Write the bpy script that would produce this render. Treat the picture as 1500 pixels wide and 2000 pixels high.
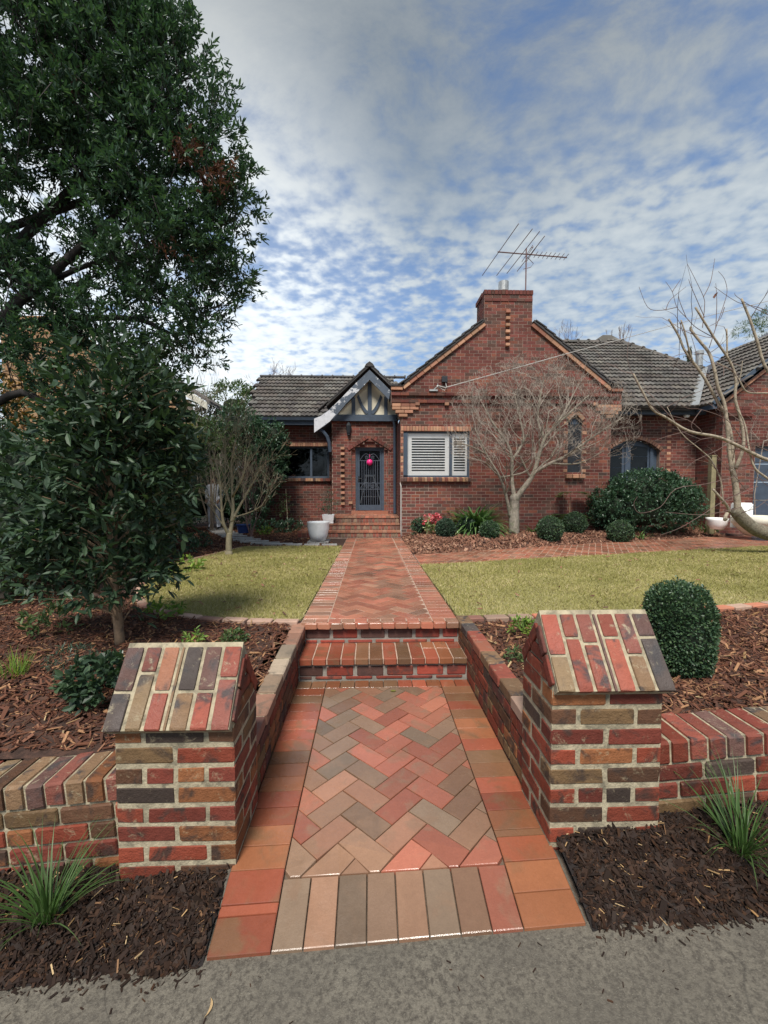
import bpy, math, random
import numpy as np
from mathutils import Vector, Matrix

for o in list(bpy.data.objects):
    bpy.data.objects.remove(o)
S = bpy.context.scene
random.seed(7)
RNG = np.random.default_rng(11)
rad = math.radians

# ------------------------------------------------------------------ camera, world, sun, exposure
YAW, PITCH, FPX, CAMZ = rad(1.7025), rad(2.862), 840.0, 1.31
cam = bpy.data.objects.new('camera', bpy.data.cameras.new('camera'))
S.collection.objects.link(cam)
cam.location = (0, 0, CAMZ)
cam.rotation_euler = (rad(90) - PITCH, 0, -YAW)
cam.data.sensor_fit = 'VERTICAL'
cam.data.sensor_height = 36
cam.data.lens = FPX / 2000 * 36
cam.data.clip_start, cam.data.clip_end = 0.05, 2000
S.camera = cam

SUN_DIR = Vector((-0.13, -0.54, 0.83)).normalized()
W = bpy.data.worlds.new('World'); S.world = W; W.use_nodes = True


def build_world():
    nt = W.node_tree; N = nt.nodes; L = nt.links; N.clear()
    def n(t, **k):
        x = N.new(t)
        for a, b in k.items(): setattr(x, a, b)
        return x
    def val(sock, v): sock.default_value = v
    out = n('ShaderNodeOutputWorld'); bg = n('ShaderNodeBackground'); val(bg.inputs['Strength'], 0.1)
    L.new(bg.outputs[0], out.inputs[0])
    sky = n('ShaderNodeTexSky', sky_type='NISHITA'); sky.sun_disc = False
    sky.sun_elevation = math.asin(SUN_DIR.z)
    sky.sun_rotation = math.atan2(SUN_DIR.x, SUN_DIR.y)
    sky.air_density = 1.0; sky.dust_density = 0.6; sky.ozone_density = 2.0
    tc = n('ShaderNodeTexCoord'); sep = n('ShaderNodeSeparateXYZ'); L.new(tc.outputs['Generated'], sep.inputs[0])
    def math_(op, a, b=None, c=None):
        m = n('ShaderNodeMath', operation=op)
        for i, q in enumerate((a, b, c)):
            if q is None: continue
            if isinstance(q, (int, float)): val(m.inputs[i], q)
            else: L.new(q, m.inputs[i])
        return m.outputs[0]
    z = math_('ADD', math_('MAXIMUM', sep.outputs[2], 0.0), 0.14)
    u = math_('DIVIDE', sep.outputs[0], z); v = math_('DIVIDE', sep.outputs[1], z)
    com = n('ShaderNodeCombineXYZ'); L.new(u, com.inputs[0]); L.new(v, com.inputs[1])
    def noise(scale, detail, rough=0.55, dist=0.0, off=(0, 0, 0), stretch=(1, 1, 1), rot=0):
        mp = n('ShaderNodeMapping'); L.new(com.outputs[0], mp.inputs[0])
        mp.inputs['Location'].default_value = off; mp.inputs['Scale'].default_value = stretch
        mp.inputs['Rotation'].default_value = (0, 0, rot)
        t = n('ShaderNodeTexNoise'); L.new(mp.outputs[0], t.inputs['Vector'])
        val(t.inputs['Scale'], scale); val(t.inputs['Detail'], detail)
        val(t.inputs['Roughness'], rough); val(t.inputs['Distortion'], dist)
        return t.outputs['Fac']
    def mr(x, a, b, c=0.0, d=1.0, smooth=True):
        m = n('ShaderNodeMapRange'); m.interpolation_type = 'SMOOTHSTEP' if smooth else 'LINEAR'
        L.new(x, m.inputs[0])
        for i, q in enumerate((a, b, c, d)): val(m.inputs[i + 1], q)
        return m.outputs[0]
    low = noise(0.75, 5, 0.5, 0.3, off=(3.1, 1.7, 0))
    cells = noise(12.0, 2, 0.5, 0.1, off=(0.4, 0.2, 0), stretch=(1.0, 1.15, 1), rot=0.5)
    fine = noise(26.0, 3, 0.6, 0.1)
    streak = noise(3.4, 7, 0.66, 0.3, stretch=(0.9, 1.2, 1), rot=0.9)
    # cellular deck low in the sky, streaky veil higher up
    deck = math_('ADD', math_('MULTIPLY', cells, 0.70), math_('MULTIPLY', fine, 0.30))
    hi = mr(sep.outputs[2], 0.42, 0.72)
    mixv = n('ShaderNodeMix', data_type='FLOAT'); L.new(hi, mixv.inputs[0]); L.new(deck, mixv.inputs[2]); L.new(streak, mixv.inputs[3])
    body = mixv.outputs[0]
    cov = math_('ADD', body, math_('MULTIPLY', math_('SUBTRACT', low, 0.5), 0.9))
    horizon = mr(sep.outputs[2], 0.02, 0.30, 0.14, 0.0)
    cov = math_('ADD', cov, horizon)
    cov = mr(cov, 0.29, 0.58)
    cov = math_('ADD', 0.26, math_('MULTIPLY', cov, 0.70))
    # cloud tone: thick parts greyer, plus a bright glow painted ahead-left, away from the sun lamp
    dt = n('ShaderNodeVectorMath', operation='DOT_PRODUCT'); L.new(tc.outputs['Generated'], dt.inputs[0]); dt.inputs[1].default_value = Vector((-0.42, 0.84, 0.40)).normalized()
    glow = mr(dt.outputs['Value'], 0.85, 1.02)
    tone = math_('ADD', math_('MULTIPLY', body, 0.62), math_('MULTIPLY', noise(1.2, 4, 0.55, 0.2, off=(8, 4, 0)), 0.38))
    tone = mr(tone, 0.34, 0.68)
    ramp = n('ShaderNodeMix', data_type='RGBA'); L.new(tone, ramp.inputs[0])
    ramp.inputs[6].default_value = (1.75, 2.2, 2.75, 1); ramp.inputs[7].default_value = (3.15, 3.45, 3.6, 1)
    veil = mr(sep.outputs[2], 0.34, 0.74, 1.0, 0.52)
    vc = n('ShaderNodeCombineColor'); [L.new(veil, vc.inputs[i]) for i in range(3)]
    gl = n('ShaderNodeMix', data_type='RGBA', blend_type='ADD'); L.new(glow, gl.inputs[0]); vm = n('ShaderNodeMix', data_type='RGBA', blend_type='MULTIPLY'); val(vm.inputs[0], 1.0); L.new(ramp.outputs[2], vm.inputs[6]); L.new(vc.outputs[0], vm.inputs[7]); L.new(vm.outputs[2], gl.inputs[6])
    gl.inputs[7].default_value = (2.4, 2.35, 2.2, 1)
    skyc = n('ShaderNodeMix', data_type='RGBA', blend_type='MULTIPLY'); val(skyc.inputs[0], 1.0)
    L.new(sky.outputs[0], skyc.inputs[6]); skyc.inputs[7].default_value = (0.55, 0.68, 0.80, 1)
    fin = n('ShaderNodeMix', data_type='RGBA'); L.new(cov, fin.inputs[0]); L.new(skyc.outputs[2], fin.inputs[6]); L.new(gl.outputs[2], fin.inputs[7])
    L.new(fin.outputs[2], bg.inputs[0])


build_world()
sd = bpy.data.lights.new('sun', 'SUN'); sd.energy = 2.4; sd.angle = rad(18); sd.color = (1.0, 0.95, 0.87)
so = bpy.data.objects.new('sun', sd); S.collection.objects.link(so)
so.rotation_euler = SUN_DIR.to_track_quat('Z', 'Y').to_euler()
VS = S.view_settings
VS.view_transform = 'Standard'; VS.look = 'None'; VS.gamma = 1; VS.exposure = 1.15; VS.use_curve_mapping = False
S.cycles.max_bounces = 6; S.cycles.transparent_max_bounces = 8

# ------------------------------------------------------------------ helpers
_f = Vector((math.sin(YAW) * math.cos(PITCH), math.cos(YAW) * math.cos(PITCH), -math.sin(PITCH)))
_r = Vector((math.cos(YAW), -math.sin(YAW), 0))
_u = Vector((math.sin(YAW) * math.sin(PITCH), math.cos(YAW) * math.sin(PITCH), math.cos(PITCH)))


def ray(px, py): return _f + _r * ((px - 750) / FPX) + _u * ((1000 - py) / FPX)
def at(px, py, Y):
    """measured photo point -> metres, on the plane Y metres in front"""
    d = ray(px, py); return Vector((0, 0, CAMZ)) + d * (Y / d.y)
def on(px, py, p0, nrm):
    d = ray(px, py); o = Vector((0, 0, CAMZ)); return o + d * ((Vector(p0) - o).dot(nrm) / d.dot(nrm))


WL = {}
COL = S.collection


def reg(o, parent=None, loc=(0, 0, 0)):
    """link an object whose world location is loc under parent"""
    COL.objects.link(o)
    loc = Vector(loc)
    WL[o.name] = loc
    if parent:
        o.parent = parent
        o.location = loc - WL[parent.name]
    else:
        o.location = loc
    return o


def tag(o, label=None, cat=None, group=None, kind=None):
    if label: o['label'] = label
    if cat: o['category'] = cat
    if group: o['group'] = group
    if kind: o['kind'] = kind
    return o


def thing(name, loc, label, cat, group=None):
    return tag(reg(bpy.data.objects.new(name, None), None, loc), label, cat, group, 'thing')


def mesh_from(name, v, f, mat=None, smooth=False):
    me = bpy.data.meshes.new(name)
    me.from_pydata([tuple(p) for p in v], [], f)
    if mat: me.materials.append(mat)
    if smooth: me.polygons.foreach_set('use_smooth', [True] * len(me.polygons))
    me.update()
    return me


def mesh_np(name, V, faces_idx, k, mat=None, smooth=False):
    """V (n,3), faces_idx (m,k): all faces with k corners"""
    me = bpy.data.meshes.new(name)
    V = np.ascontiguousarray(V, dtype=np.float32); F = np.ascontiguousarray(faces_idx, dtype=np.int32)
    me.vertices.add(len(V)); me.vertices.foreach_set('co', V.ravel())
    me.loops.add(F.size); me.loops.foreach_set('vertex_index', F.ravel())
    me.polygons.add(len(F))
    me.polygons.foreach_set('loop_start', np.arange(len(F), dtype=np.int32) * k)
    me.polygons.foreach_set('loop_total', np.full(len(F), k, dtype=np.int32))
    me.polygons.foreach_set('use_smooth', np.full(len(F), bool(smooth)))
    if mat: me.materials.append(mat)
    me.update(calc_edges=True); me.validate()
    return me


class MB:
    def __init__(s): s.v = []; s.f = []
    def add(s, v, f):
        b = len(s.v); s.v += [tuple(p) for p in v]; s.f += [[i + b for i in q] for q in f]; return s
    def box(s, a, b):
        (x0, y0, z0), (x1, y1, z1) = a, b
        s.add([(x0, y0, z0), (x1, y0, z0), (x1, y1, z0), (x0, y1, z0), (x0, y0, z1), (x1, y0, z1), (x1, y1, z1), (x0, y1, z1)],
              [(0, 3, 2, 1), (4, 5, 6, 7), (0, 1, 5, 4), (1, 2, 6, 5), (2, 3, 7, 6), (3, 0, 4, 7)]); return s
    def obox(s, c, u, d, v, L, D, H):
        c = Vector(c); u = Vector(u) * L / 2; d = Vector(d) * D / 2; v = Vector(v) * H / 2
        q = [c + u * i + d * j + v * k for k in (-1, 1) for i, j in ((-1, -1), (1, -1), (1, 1), (-1, 1))]
        s.add(q, [(0, 3, 2, 1), (4, 5, 6, 7), (0, 1, 5, 4), (1, 2, 6, 5), (2, 3, 7, 6), (3, 0, 4, 7)]); return s
    def bar(s, a, b, w, h, up=(0, 0, 1)):
        a = Vector(a); b = Vector(b); u = (b - a); L = u.length; u = u / L
        d = u.cross(Vector(up)).normalized(); v = d.cross(u).normalized()
        return s.obox((a + b) / 2, u, d, v, L, w, h)
    def prism(s, poly, off):
        """poly: list of 3D points, off: extrusion vector"""
        n = len(poly); p = [Vector(q) for q in poly]; o = Vector(off)
        s.add(p + [q + o for q in p], [list(range(n))[::-1], list(range(n, 2 * n))] + [(i, (i + 1) % n, n + (i + 1) % n, n + i) for i in range(n)]); return s
    def tube(s, pts, rs, n=6, cap=True):
        pts = [Vector(p) for p in pts]
        if not hasattr(rs, '__len__'): rs = [rs] * len(pts)
        b = len(s.v); ref = Vector((0.31, 0.17, 0.93))
        for i, p in enumerate(pts):
            t = (pts[min(i + 1, len(pts) - 1)] - pts[max(i - 1, 0)])
            t = t.normalized() if t.length > 1e-9 else Vector((0, 0, 1))
            a = t.cross(ref)
            if a.length < 0.05: a = t.cross(Vector((1, 0, 0)))
            a.normalize(); c = t.cross(a)
            for k in range(n):
                w = 2 * math.pi * k / n
                s.v.append(tuple(p + (a * math.cos(w) + c * math.sin(w)) * rs[i]))
        for i in range(len(pts) - 1):
            for k in range(n):
                s.f.append([b + i * n + k, b + i * n + (k + 1) % n, b + (i + 1) * n + (k + 1) % n, b + (i + 1) * n + k])
        if cap:
            s.f.append([b + k for k in range(n)][::-1]); s.f.append([b + (len(pts) - 1) * n + k for k in range(n)])
        return s
    def lathe(s, prof, c=(0, 0, 0), n=24):
        b = len(s.v); c = Vector(c)
        for r, z in prof:
            for k in range(n):
                w = 2 * math.pi * k / n; s.v.append((c.x + r * math.cos(w), c.y + r * math.sin(w), c.z + z))
        for i in range(len(prof) - 1):
            for k in range(n):
                s.f.append([b + i * n + k, b + i * n + (k + 1) % n, b + (i + 1) * n + (k + 1) % n, b + (i + 1) * n + k])
        s.f.append([b + k for k in range(n)][::-1]); s.f.append([b + (len(prof) - 1) * n + k for k in range(n)])
        return s
    def ball(s, c, r, n=12, m=8):
        c = Vector(c); r = Vector((r, r, r)) if not hasattr(r, '__len__') else Vector(r); b = len(s.v)
        for i in range(m + 1):
            t = math.pi * i / m
            for k in range(n):
                w = 2 * math.pi * k / n
                s.v.append((c.x + r.x * math.sin(t) * math.cos(w), c.y + r.y * math.sin(t) * math.sin(w), c.z - r.z * math.cos(t)))
        for i in range(m):
            for k in range(n):
                s.f.append([b + i * n + k, b + i * n + (k + 1) % n, b + (i + 1) * n + (k + 1) % n, b + (i + 1) * n + k])
        return s
    def build(s, name, mat, parent=None, loc=None, smooth=False):
        loc = Vector(loc) if loc is not None else (WL[parent.name] if parent else Vector((0, 0, 0)))
        me = mesh_from(name, [Vector(p) - loc for p in s.v], s.f, mat, smooth)
        return reg(bpy.data.objects.new(name, me), parent, loc)


# ------------------------------------------------------------------ materials
def nodes(name):
    m = bpy.data.materials.new(name); m.use_nodes = True
    nt = m.node_tree; b = nt.nodes['Principled BSDF']
    return m, nt, b


class G:
    """small node-graph helper"""
    def __init__(s, nt): s.nt = nt; s.N = nt.nodes; s.L = nt.links
    def node(s, t, **k):
        x = s.N.new(t)
        for a, b in k.items(): setattr(x, a, b)
        return x
    def put(s, sock, v):
        if isinstance(v, bpy.types.NodeSocket): s.L.new(v, sock)
        else: sock.default_value = v
    def m(s, op, a, b=0.0, c=0.0):
        x = s.node('ShaderNodeMath', operation=op)
        for i, q in enumerate((a, b, c)): s.put(x.inputs[i], q)
        return x.outputs[0]
    def pos(s): return s.node('ShaderNodeNewGeometry').outputs['Position']
    def noise(s, scale, detail=3, rough=0.55, dist=0.0, vec=None):
        t = s.node('ShaderNodeTexNoise'); s.put(t.inputs['Vector'], vec if vec is not None else s.pos())
        s.put(t.inputs['Scale'], scale); s.put(t.inputs['Detail'], detail); s.put(t.inputs['Roughness'], rough); s.put(t.inputs['Distortion'], dist)
        return t.outputs['Fac']
    def mr(s, x, a, b, c=0.0, d=1.0):
        q = s.node('ShaderNodeMapRange'); q.interpolation_type = 'SMOOTHSTEP'; s.put(q.inputs[0], x)
        for i, k in enumerate((a, b, c, d)): s.put(q.inputs[i + 1], k)
        return q.outputs[0]
    def ramp(s, x, cols, const=True):
        r = s.node('ShaderNodeValToRGB'); s.L.new(x, r.inputs[0]); cr = r.color_ramp
        cr.interpolation = 'CONSTANT' if const else 'LINEAR'
        n = len(cols)
        while len(cr.elements) < n: cr.elements.new(0.5)
        for i, c in enumerate(cols):
            cr.elements[i].position = i / n if const else i / max(1, n - 1)
            cr.elements[i].color = (*c, 1)
        return r.outputs[0]
    def mix(s, f, a, b, mode='MIX'):
        q = s.node('ShaderNodeMix', data_type='RGBA', blend_type=mode); s.put(q.inputs[0], f)
        for i, k in ((6, a), (7, b)): s.put(q.inputs[i], (*k, 1) if isinstance(k, tuple) and len(k) == 3 else k)
        return q.outputs[2]
    def rnd(s):
        a = s.node('ShaderNodeObjectInfo').outputs['Random']; b = s.node('ShaderNodeNewGeometry').outputs['Random Per Island']
        return s.m('FRACT', s.m('ADD', a, b))
    def bump(s, h, strength=0.4, dist=0.01):
        b = s.node('ShaderNodeBump'); s.put(b.inputs['Height'], h); s.put(b.inputs['Strength'], strength); s.put(b.inputs['Distance'], dist)
        return b.outputs[0]


def brick_mat(name, cols, burn, burn_amt=0.6, rough=(0.75, 0.95), grain=0.25, bump=0.5, wet=None, pale=None, spec=0.3, burn_scale=9):
    m, nt, b = nodes(name); g = G(nt)
    r = g.rnd(); base = g.ramp(r, cols)
    r2 = g.m('FRACT', g.m('MULTIPLY', r, 37.7))
    base = g.mix(1.0, base, g.ramp(r2, [(0.72, 0.72, 0.72), (0.88, 0.88, 0.88), (1, 1, 1), (1.12, 1.12, 1.12)]), 'MULTIPLY')
    off = g.node('ShaderNodeVectorMath', operation='ADD'); g.put(off.inputs[0], g.pos())
    cx = g.node('ShaderNodeCombineXYZ'); g.put(cx.inputs[0], g.m('MULTIPLY', r, 31.0)); g.put(cx.inputs[2], g.m('MULTIPLY', r2, 17.0)); g.put(off.inputs[1], cx.outputs[0])
    n1 = g.noise(burn_scale, 3, 0.6, 0.6, off.outputs[0])
    base = g.mix(g.m('MULTIPLY', g.mr(n1, 0.5, 0.68), burn_amt), base, burn)
    n2 = g.noise(140, 4, 0.65); n3 = g.noise(38, 3, 0.6)
    k = g.m('ADD', 1.0 - grain, g.m('MULTIPLY', g.m('ADD', n2, n3), grain))
    kk = g.node('ShaderNodeCombineColor'); [g.put(kk.inputs[i], k) for i in range(3)]
    base = g.mix(1.0, base, kk.outputs[0], 'MULTIPLY')
    lf = g.mr(g.noise(0.9, 4, 0.6), 0.3, 0.7, 0.80, 1.12); lk = g.node('ShaderNodeCombineColor'); [g.put(lk.inputs[i], lf) for i in range(3)]
    base = g.mix(1.0, base, lk.outputs[0], 'MULTIPLY')
    if pale:
        n4 = g.noise(17, 6, 0.75, 0.5); base = g.mix(g.mr(n4, 0.56, 0.72, 0, pale[1]), base, pale[0])
    g.put(b.inputs['Base Color'], base)
    rr = g.mr(g.noise(7, 3), 0.35, 0.65, rough[0], rough[1])
    if wet:
        g.put(b.inputs['Coat Weight'], g.mr(g.noise(2.3, 4, 0.6, 0.4), wet[1] - 0.02, wet[0] - 0.04, 0.0, 0.5)); b.inputs['Coat Roughness'].default_value = 0.16; b.inputs['Coat IOR'].default_value = 1.33
        rr = g.m('MULTIPLY', rr, g.mr(g.noise(2.3, 4, 0.6, 0.4), wet[0], wet[1], wet[2], 1.0))
    g.put(b.inputs['Roughness'], rr); b.inputs['Specular IOR Level'].default_value = spec
    g.put(b.inputs['Normal'], g.bump(g.m('ADD', n3, g.m('MULTIPLY', n2, 0.6)), bump, 0.006))
    return m


def flat_mat(name, col, rough=0.6, var=0.15, scale=12, bump=0.0, metal=0.0, spec=0.4, col2=None, thr=(0.5, 0.6), bscale=80):
    m, nt, b = nodes(name); g = G(nt)
    n = g.noise(scale, 4, 0.6)
    c1 = tuple(x * (1 - var) for x in col); c2 = tuple(min(1, x * (1 + var)) for x in col)
    c = g.mix(g.mr(n, 0.3, 0.7), c1, c2)
    if col2: c = g.mix(g.mr(g.noise(scale * 0.6, 6, 0.7, 0.4), *thr), c, col2)
    g.put(b.inputs['Base Color'], c); b.inputs['Roughness'].default_value = rough; b.inputs['Metallic'].default_value = metal
    b.inputs['Specular IOR Level'].default_value = spec
    if bump: g.put(b.inputs['Normal'], g.bump(g.noise(bscale, 4, 0.65), bump, 0.006))
    return m


def leaf_mat(name, cols, rough=0.45, trans=0.25, spec=0.4):
    m, nt, b = nodes(name); g = G(nt)
    c = g.ramp(g.rnd(), cols)
    c = g.mix(g.m('MULTIPLY', g.noise(3.0, 2), 0.5), c, cols[0])
    g.put(b.inputs['Base Color'], c); b.inputs['Roughness'].default_value = rough; b.inputs['Specular IOR Level'].default_value = spec
    if trans:
        t = g.node('ShaderNodeBsdfTranslucent'); g.put(t.inputs[0], g.mix(1.0, c, (1.2, 1.35, 0.7), 'MULTIPLY'))
        mx = g.node('ShaderNodeMixShader'); mx.inputs[0].default_value = trans
        g.L.new(b.outputs[0], mx.inputs[1]); g.L.new(t.outputs[0], mx.inputs[2])
        g.L.new(mx.outputs[0], nt.nodes['Material Output'].inputs[0])
    return m


def chip_mat(name, cols):
    m, nt, b = nodes(name); g = G(nt)
    c = g.ramp(g.rnd(), cols)
    k = g.mix(g.noise(160, 3), (0.65, 0.65, 0.65), (1.25, 1.25, 1.25))
    g.put(b.inputs['Base Color'], g.mix(1.0, c, k, 'MULTIPLY')); b.inputs['Roughness'].default_value = 0.75; b.inputs['Specular IOR Level'].default_value = 0.3
    return m


M = {}
RED = (0.24, 0.052, 0.028); RED2 = (0.175, 0.04, 0.026); BRN = (0.125, 0.06, 0.033); ORG = (0.26, 0.10, 0.04); DRK = (0.065, 0.045, 0.036); TAN = (0.19, 0.115, 0.055); PLUM = (0.13, 0.045, 0.036)
M['clinker'] = brick_mat('clinker_brick', [RED, RED2, BRN, RED, ORG, RED2, ORG, RED, TAN, RED2, PLUM, RED, BRN, RED, DRK], (0.05, 0.034, 0.027), 0.9, (0.6, 0.9), 0.38, 1.0, pale=((0.36, 0.30, 0.19), 0.65))
M['cap'] = brick_mat('cap_brick', [(0.27, 0.075, 0.05), (0.22, 0.075, 0.055), (0.24, 0.145, 0.08), (0.29, 0.085, 0.055), (0.14, 0.075, 0.062), (0.27, 0.115, 0.065), (0.20, 0.135, 0.075), (0.09, 0.07, 0.062)], (0.055, 0.05, 0.05), 0.9, (0.45, 0.8), 0.38, 1.0, pale=((0.38, 0.33, 0.22), 0.75))
M['house_brick'] = brick_mat('house_brick', [(0.1725, 0.0543, 0.0418), (0.1503, 0.0477, 0.0380), (0.1894, 0.0597, 0.0438), (0.1376, 0.0597, 0.0438), (0.1641, 0.0510, 0.0418), (0.0995, 0.0618, 0.0496), (0.1683, 0.0510, 0.0399), (0.1460, 0.0510, 0.0399), (0.2159, 0.0738, 0.0467), (0.1206, 0.0597, 0.0448)], (0.0825, 0.0575, 0.0496), 0.5, (0.8, 0.95), 0.2, 0.4)
M['orange_brick'] = brick_mat('orange_brick', [(0.44, 0.24, 0.15), (0.40, 0.20, 0.13), (0.46, 0.27, 0.17), (0.37, 0.165, 0.11), (0.42, 0.225, 0.14)], (0.32, 0.15, 0.10), 0.5, (0.8, 0.95), 0.2, 0.4)
M['mix_brick'] = brick_mat('sill_brick', [(0.42, 0.24, 0.13), (0.20, 0.07, 0.05), (0.40, 0.20, 0.12), (0.12, 0.07, 0.06), (0.44, 0.27, 0.17), (0.25, 0.1, 0.07)], (0.12, 0.07, 0.05), 0.4, (0.8, 0.95), 0.2, 0.4)
M['paver_field'] = brick_mat('paver_field', [(0.3300, 0.1250, 0.0763), (0.2500, 0.1420, 0.0884), (0.3400, 0.1150, 0.0725), (0.2250, 0.1400, 0.0911), (0.3000, 0.1500, 0.0930), (0.2000, 0.1380, 0.0930), (0.3500, 0.1220, 0.0772), (0.2700, 0.1500, 0.0930)], (0.2200, 0.1350, 0.0856), 0.6, (0.24, 0.44), 0.24, 0.35, wet=(0.4200, 0.6200, 0.4650), spec=0.5, burn_scale=6)
M['paver_border'] = brick_mat('paver_border', [(0.29, 0.088, 0.044), (0.215, 0.105, 0.055), (0.31, 0.09, 0.05), (0.18, 0.10, 0.055), (0.27, 0.105, 0.05), (0.30, 0.085, 0.048)], (0.175, 0.10, 0.052), 0.75, (0.18, 0.38), 0.24, 0.25, wet=(0.40, 0.64, 0.4), spec=0.5, burn_scale=5)
M['paver_up'] = brick_mat('paver_upper', [(0.39, 0.15, 0.09), (0.33, 0.14, 0.085), (0.29, 0.155, 0.10), (0.41, 0.145, 0.09), (0.32, 0.17, 0.11), (0.36, 0.13, 0.08), (0.38, 0.165, 0.10)], (0.30, 0.165, 0.105), 0.5, (0.38, 0.6), 0.2, 0.35, wet=(0.4, 0.64, 0.5), spec=0.5, burn_scale=5)
M['step_red'] = brick_mat('riser_brick', [(0.30, 0.06, 0.04), (0.25, 0.055, 0.04), (0.11, 0.055, 0.045), (0.29, 0.07, 0.045)], (0.07, 0.04, 0.035), 0.7, (0.5, 0.8), 0.25, 0.6)
M['mortar'] = flat_mat('cream_mortar', (0.35, 0.30, 0.205), 0.95, 0.28, 20, 0.9, col2=(0.17, 0.15, 0.105), thr=(0.50, 0.68))
M['mortar_house'] = flat_mat('house_mortar', (0.28, 0.205, 0.165), 0.95, 0.2, 6, 0.3)
M['mortar_step'] = flat_mat('grey_mortar', (0.24, 0.22, 0.19), 0.95, 0.2, 20, 0.5)
M['haunch'] = flat_mat('dirty_mortar', (0.12, 0.108, 0.088), 0.95, 0.35, 26, 0.9, col2=(0.05, 0.042, 0.034), thr=(0.5, 0.62))
M['joint'] = flat_mat('joint_sand', (0.10, 0.075, 0.055), 0.95, 0.3, 30, 0.3)
M['joint_pale'] = flat_mat('pale_joint', (0.40, 0.29, 0.22), 0.9, 0.2, 12, 0.3)
M['navy'] = flat_mat('navy_paint', (0.055, 0.075, 0.105), 0.45, 0.12, 6, 0.1)
M['navy_peel'] = flat_mat('peeling_navy_paint', (0.075, 0.095, 0.125), 0.6, 0.12, 4.5, 0.2, col2=(0.55, 0.56, 0.58), thr=(0.545, 0.575))
M['peel_end'] = flat_mat('bare_white_end', (0.56, 0.57, 0.60), 0.6, 0.08, 9, 0.2, col2=(0.13, 0.15, 0.19), thr=(0.60, 0.64))
M['cream'] = flat_mat('cream_board', (0.60, 0.55, 0.42), 0.7, 0.07, 5)
M['white'] = flat_mat('white_paint', (0.86, 0.87, 0.85), 0.45, 0.05, 5)
M['ceramic'] = flat_mat('white_glaze', (0.86, 0.87, 0.86), 0.35, 0.05, 6, col2=(0.6, 0.6, 0.57), thr=(0.62, 0.8))
M['stone_white'] = flat_mat('cream_stone', (0.62, 0.6, 0.5), 0.7, 0.1, 6)
M['dark'] = flat_mat('dark_interior', (0.012, 0.014, 0.018), 0.9, 0.2, 3)
M['iron'] = flat_mat('grey_iron', (0.085, 0.10, 0.13), 0.5, 0.1, 8)
M['galv'] = flat_mat('galvanised_steel', (0.42, 0.43, 0.42), 0.45, 0.15, 9, metal=0.6)
M['rust'] = flat_mat('rusty_aluminium', (0.19, 0.115, 0.11), 0.6, 0.2, 9, metal=0.3)
M['tile'] = brick_mat('roof_tile', [(0.115, 0.105, 0.095), (0.095, 0.085, 0.08), (0.135, 0.125, 0.11), (0.105, 0.09, 0.08), (0.12, 0.115, 0.105)], (0.19, 0.175, 0.14), 0.45, (0.8, 0.95), 0.3, 0.4, burn_scale=3)
M['tile_dark'] = brick_mat('roof_tile_dark', [(0.062, 0.06, 0.06), (0.075, 0.07, 0.068), (0.055, 0.052, 0.053)], (0.10, 0.09, 0.08), 0.4, (0.7, 0.9), 0.3, 0.4)
M['tile_slate'] = flat_mat('slate_roof', (0.11, 0.115, 0.135), 0.7, 0.2, 9, 0.4)
M['timber'] = flat_mat('weathered_timber', (0.22, 0.19, 0.105), 0.85, 0.2, 6, 0.3)
M['cane'] = flat_mat('garden_cane', (0.38, 0.3, 0.2), 0.8, 0.2, 9)
M['concrete'] = None
M['bark'] = flat_mat('brown_bark', (0.16, 0.125, 0.095), 0.9, 0.3, 30, 0.8, col2=(0.24, 0.22, 0.17), thr=(0.5, 0.65))
M['bark_dark'] = flat_mat('dark_bark', (0.035, 0.03, 0.028), 0.9, 0.3, 14, 0.8)
M['bark_pale'] = flat_mat('pale_bark', (0.34, 0.285, 0.21), 0.85, 0.25, 22, 0.9, col2=(0.19, 0.155, 0.11), thr=(0.5, 0.62))
M['bark_low'] = flat_mat('rough_grey_bark', (0.17, 0.145, 0.105), 0.95, 0.35, 26, 1.0, col2=(0.25, 0.24, 0.18), thr=(0.52, 0.66), bscale=40)
M['bark_grey'] = flat_mat('grey_bark', (0.26, 0.225, 0.18), 0.9, 0.25, 16, 0.5, col2=(0.17, 0.16, 0.11), thr=(0.5, 0.62))
M['bark_sap'] = flat_mat('sapling_bark', (0.24, 0.165, 0.105), 0.9, 0.2, 18, 0.5, col2=(0.14, 0.10, 0.07), thr=(0.55, 0.65))
M['twig'] = flat_mat('twig_bark', (0.28, 0.24, 0.20), 0.9, 0.2, 9)
M['twig_red'] = flat_mat('red_twig_bark', (0.23, 0.135, 0.11), 0.9, 0.2, 9)
M['twig_olive'] = flat_mat('olive_twig_bark', (0.25, 0.215, 0.14), 0.9, 0.2, 9)
M['twig_purple'] = flat_mat('purple_twig_bark', (0.145, 0.095, 0.08), 0.8, 0.2, 9)
M['leaf_big'] = leaf_mat('glossy_dark_leaf', [(0.0325, 0.0689, 0.0403), (0.0481, 0.1014, 0.0559), (0.0650, 0.1326, 0.0728), (0.0403, 0.0845, 0.0559), (0.0910, 0.1612, 0.0806)], 0.52, 0.26, 0.35)
M['leaf_dead'] = leaf_mat('dry_brown_leaf', [(0.12, 0.05, 0.035), (0.17, 0.075, 0.05), (0.09, 0.045, 0.035)], 0.7, 0.2)
M['leaf_laurel'] = leaf_mat('laurel_leaf', [(0.0262, 0.0500, 0.0275), (0.0353, 0.0689, 0.0335), (0.0476, 0.0894, 0.0439), (0.0312, 0.0590, 0.0353), (0.0656, 0.1132, 0.0525)], 0.50, 0.22, 0.35)
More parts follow.
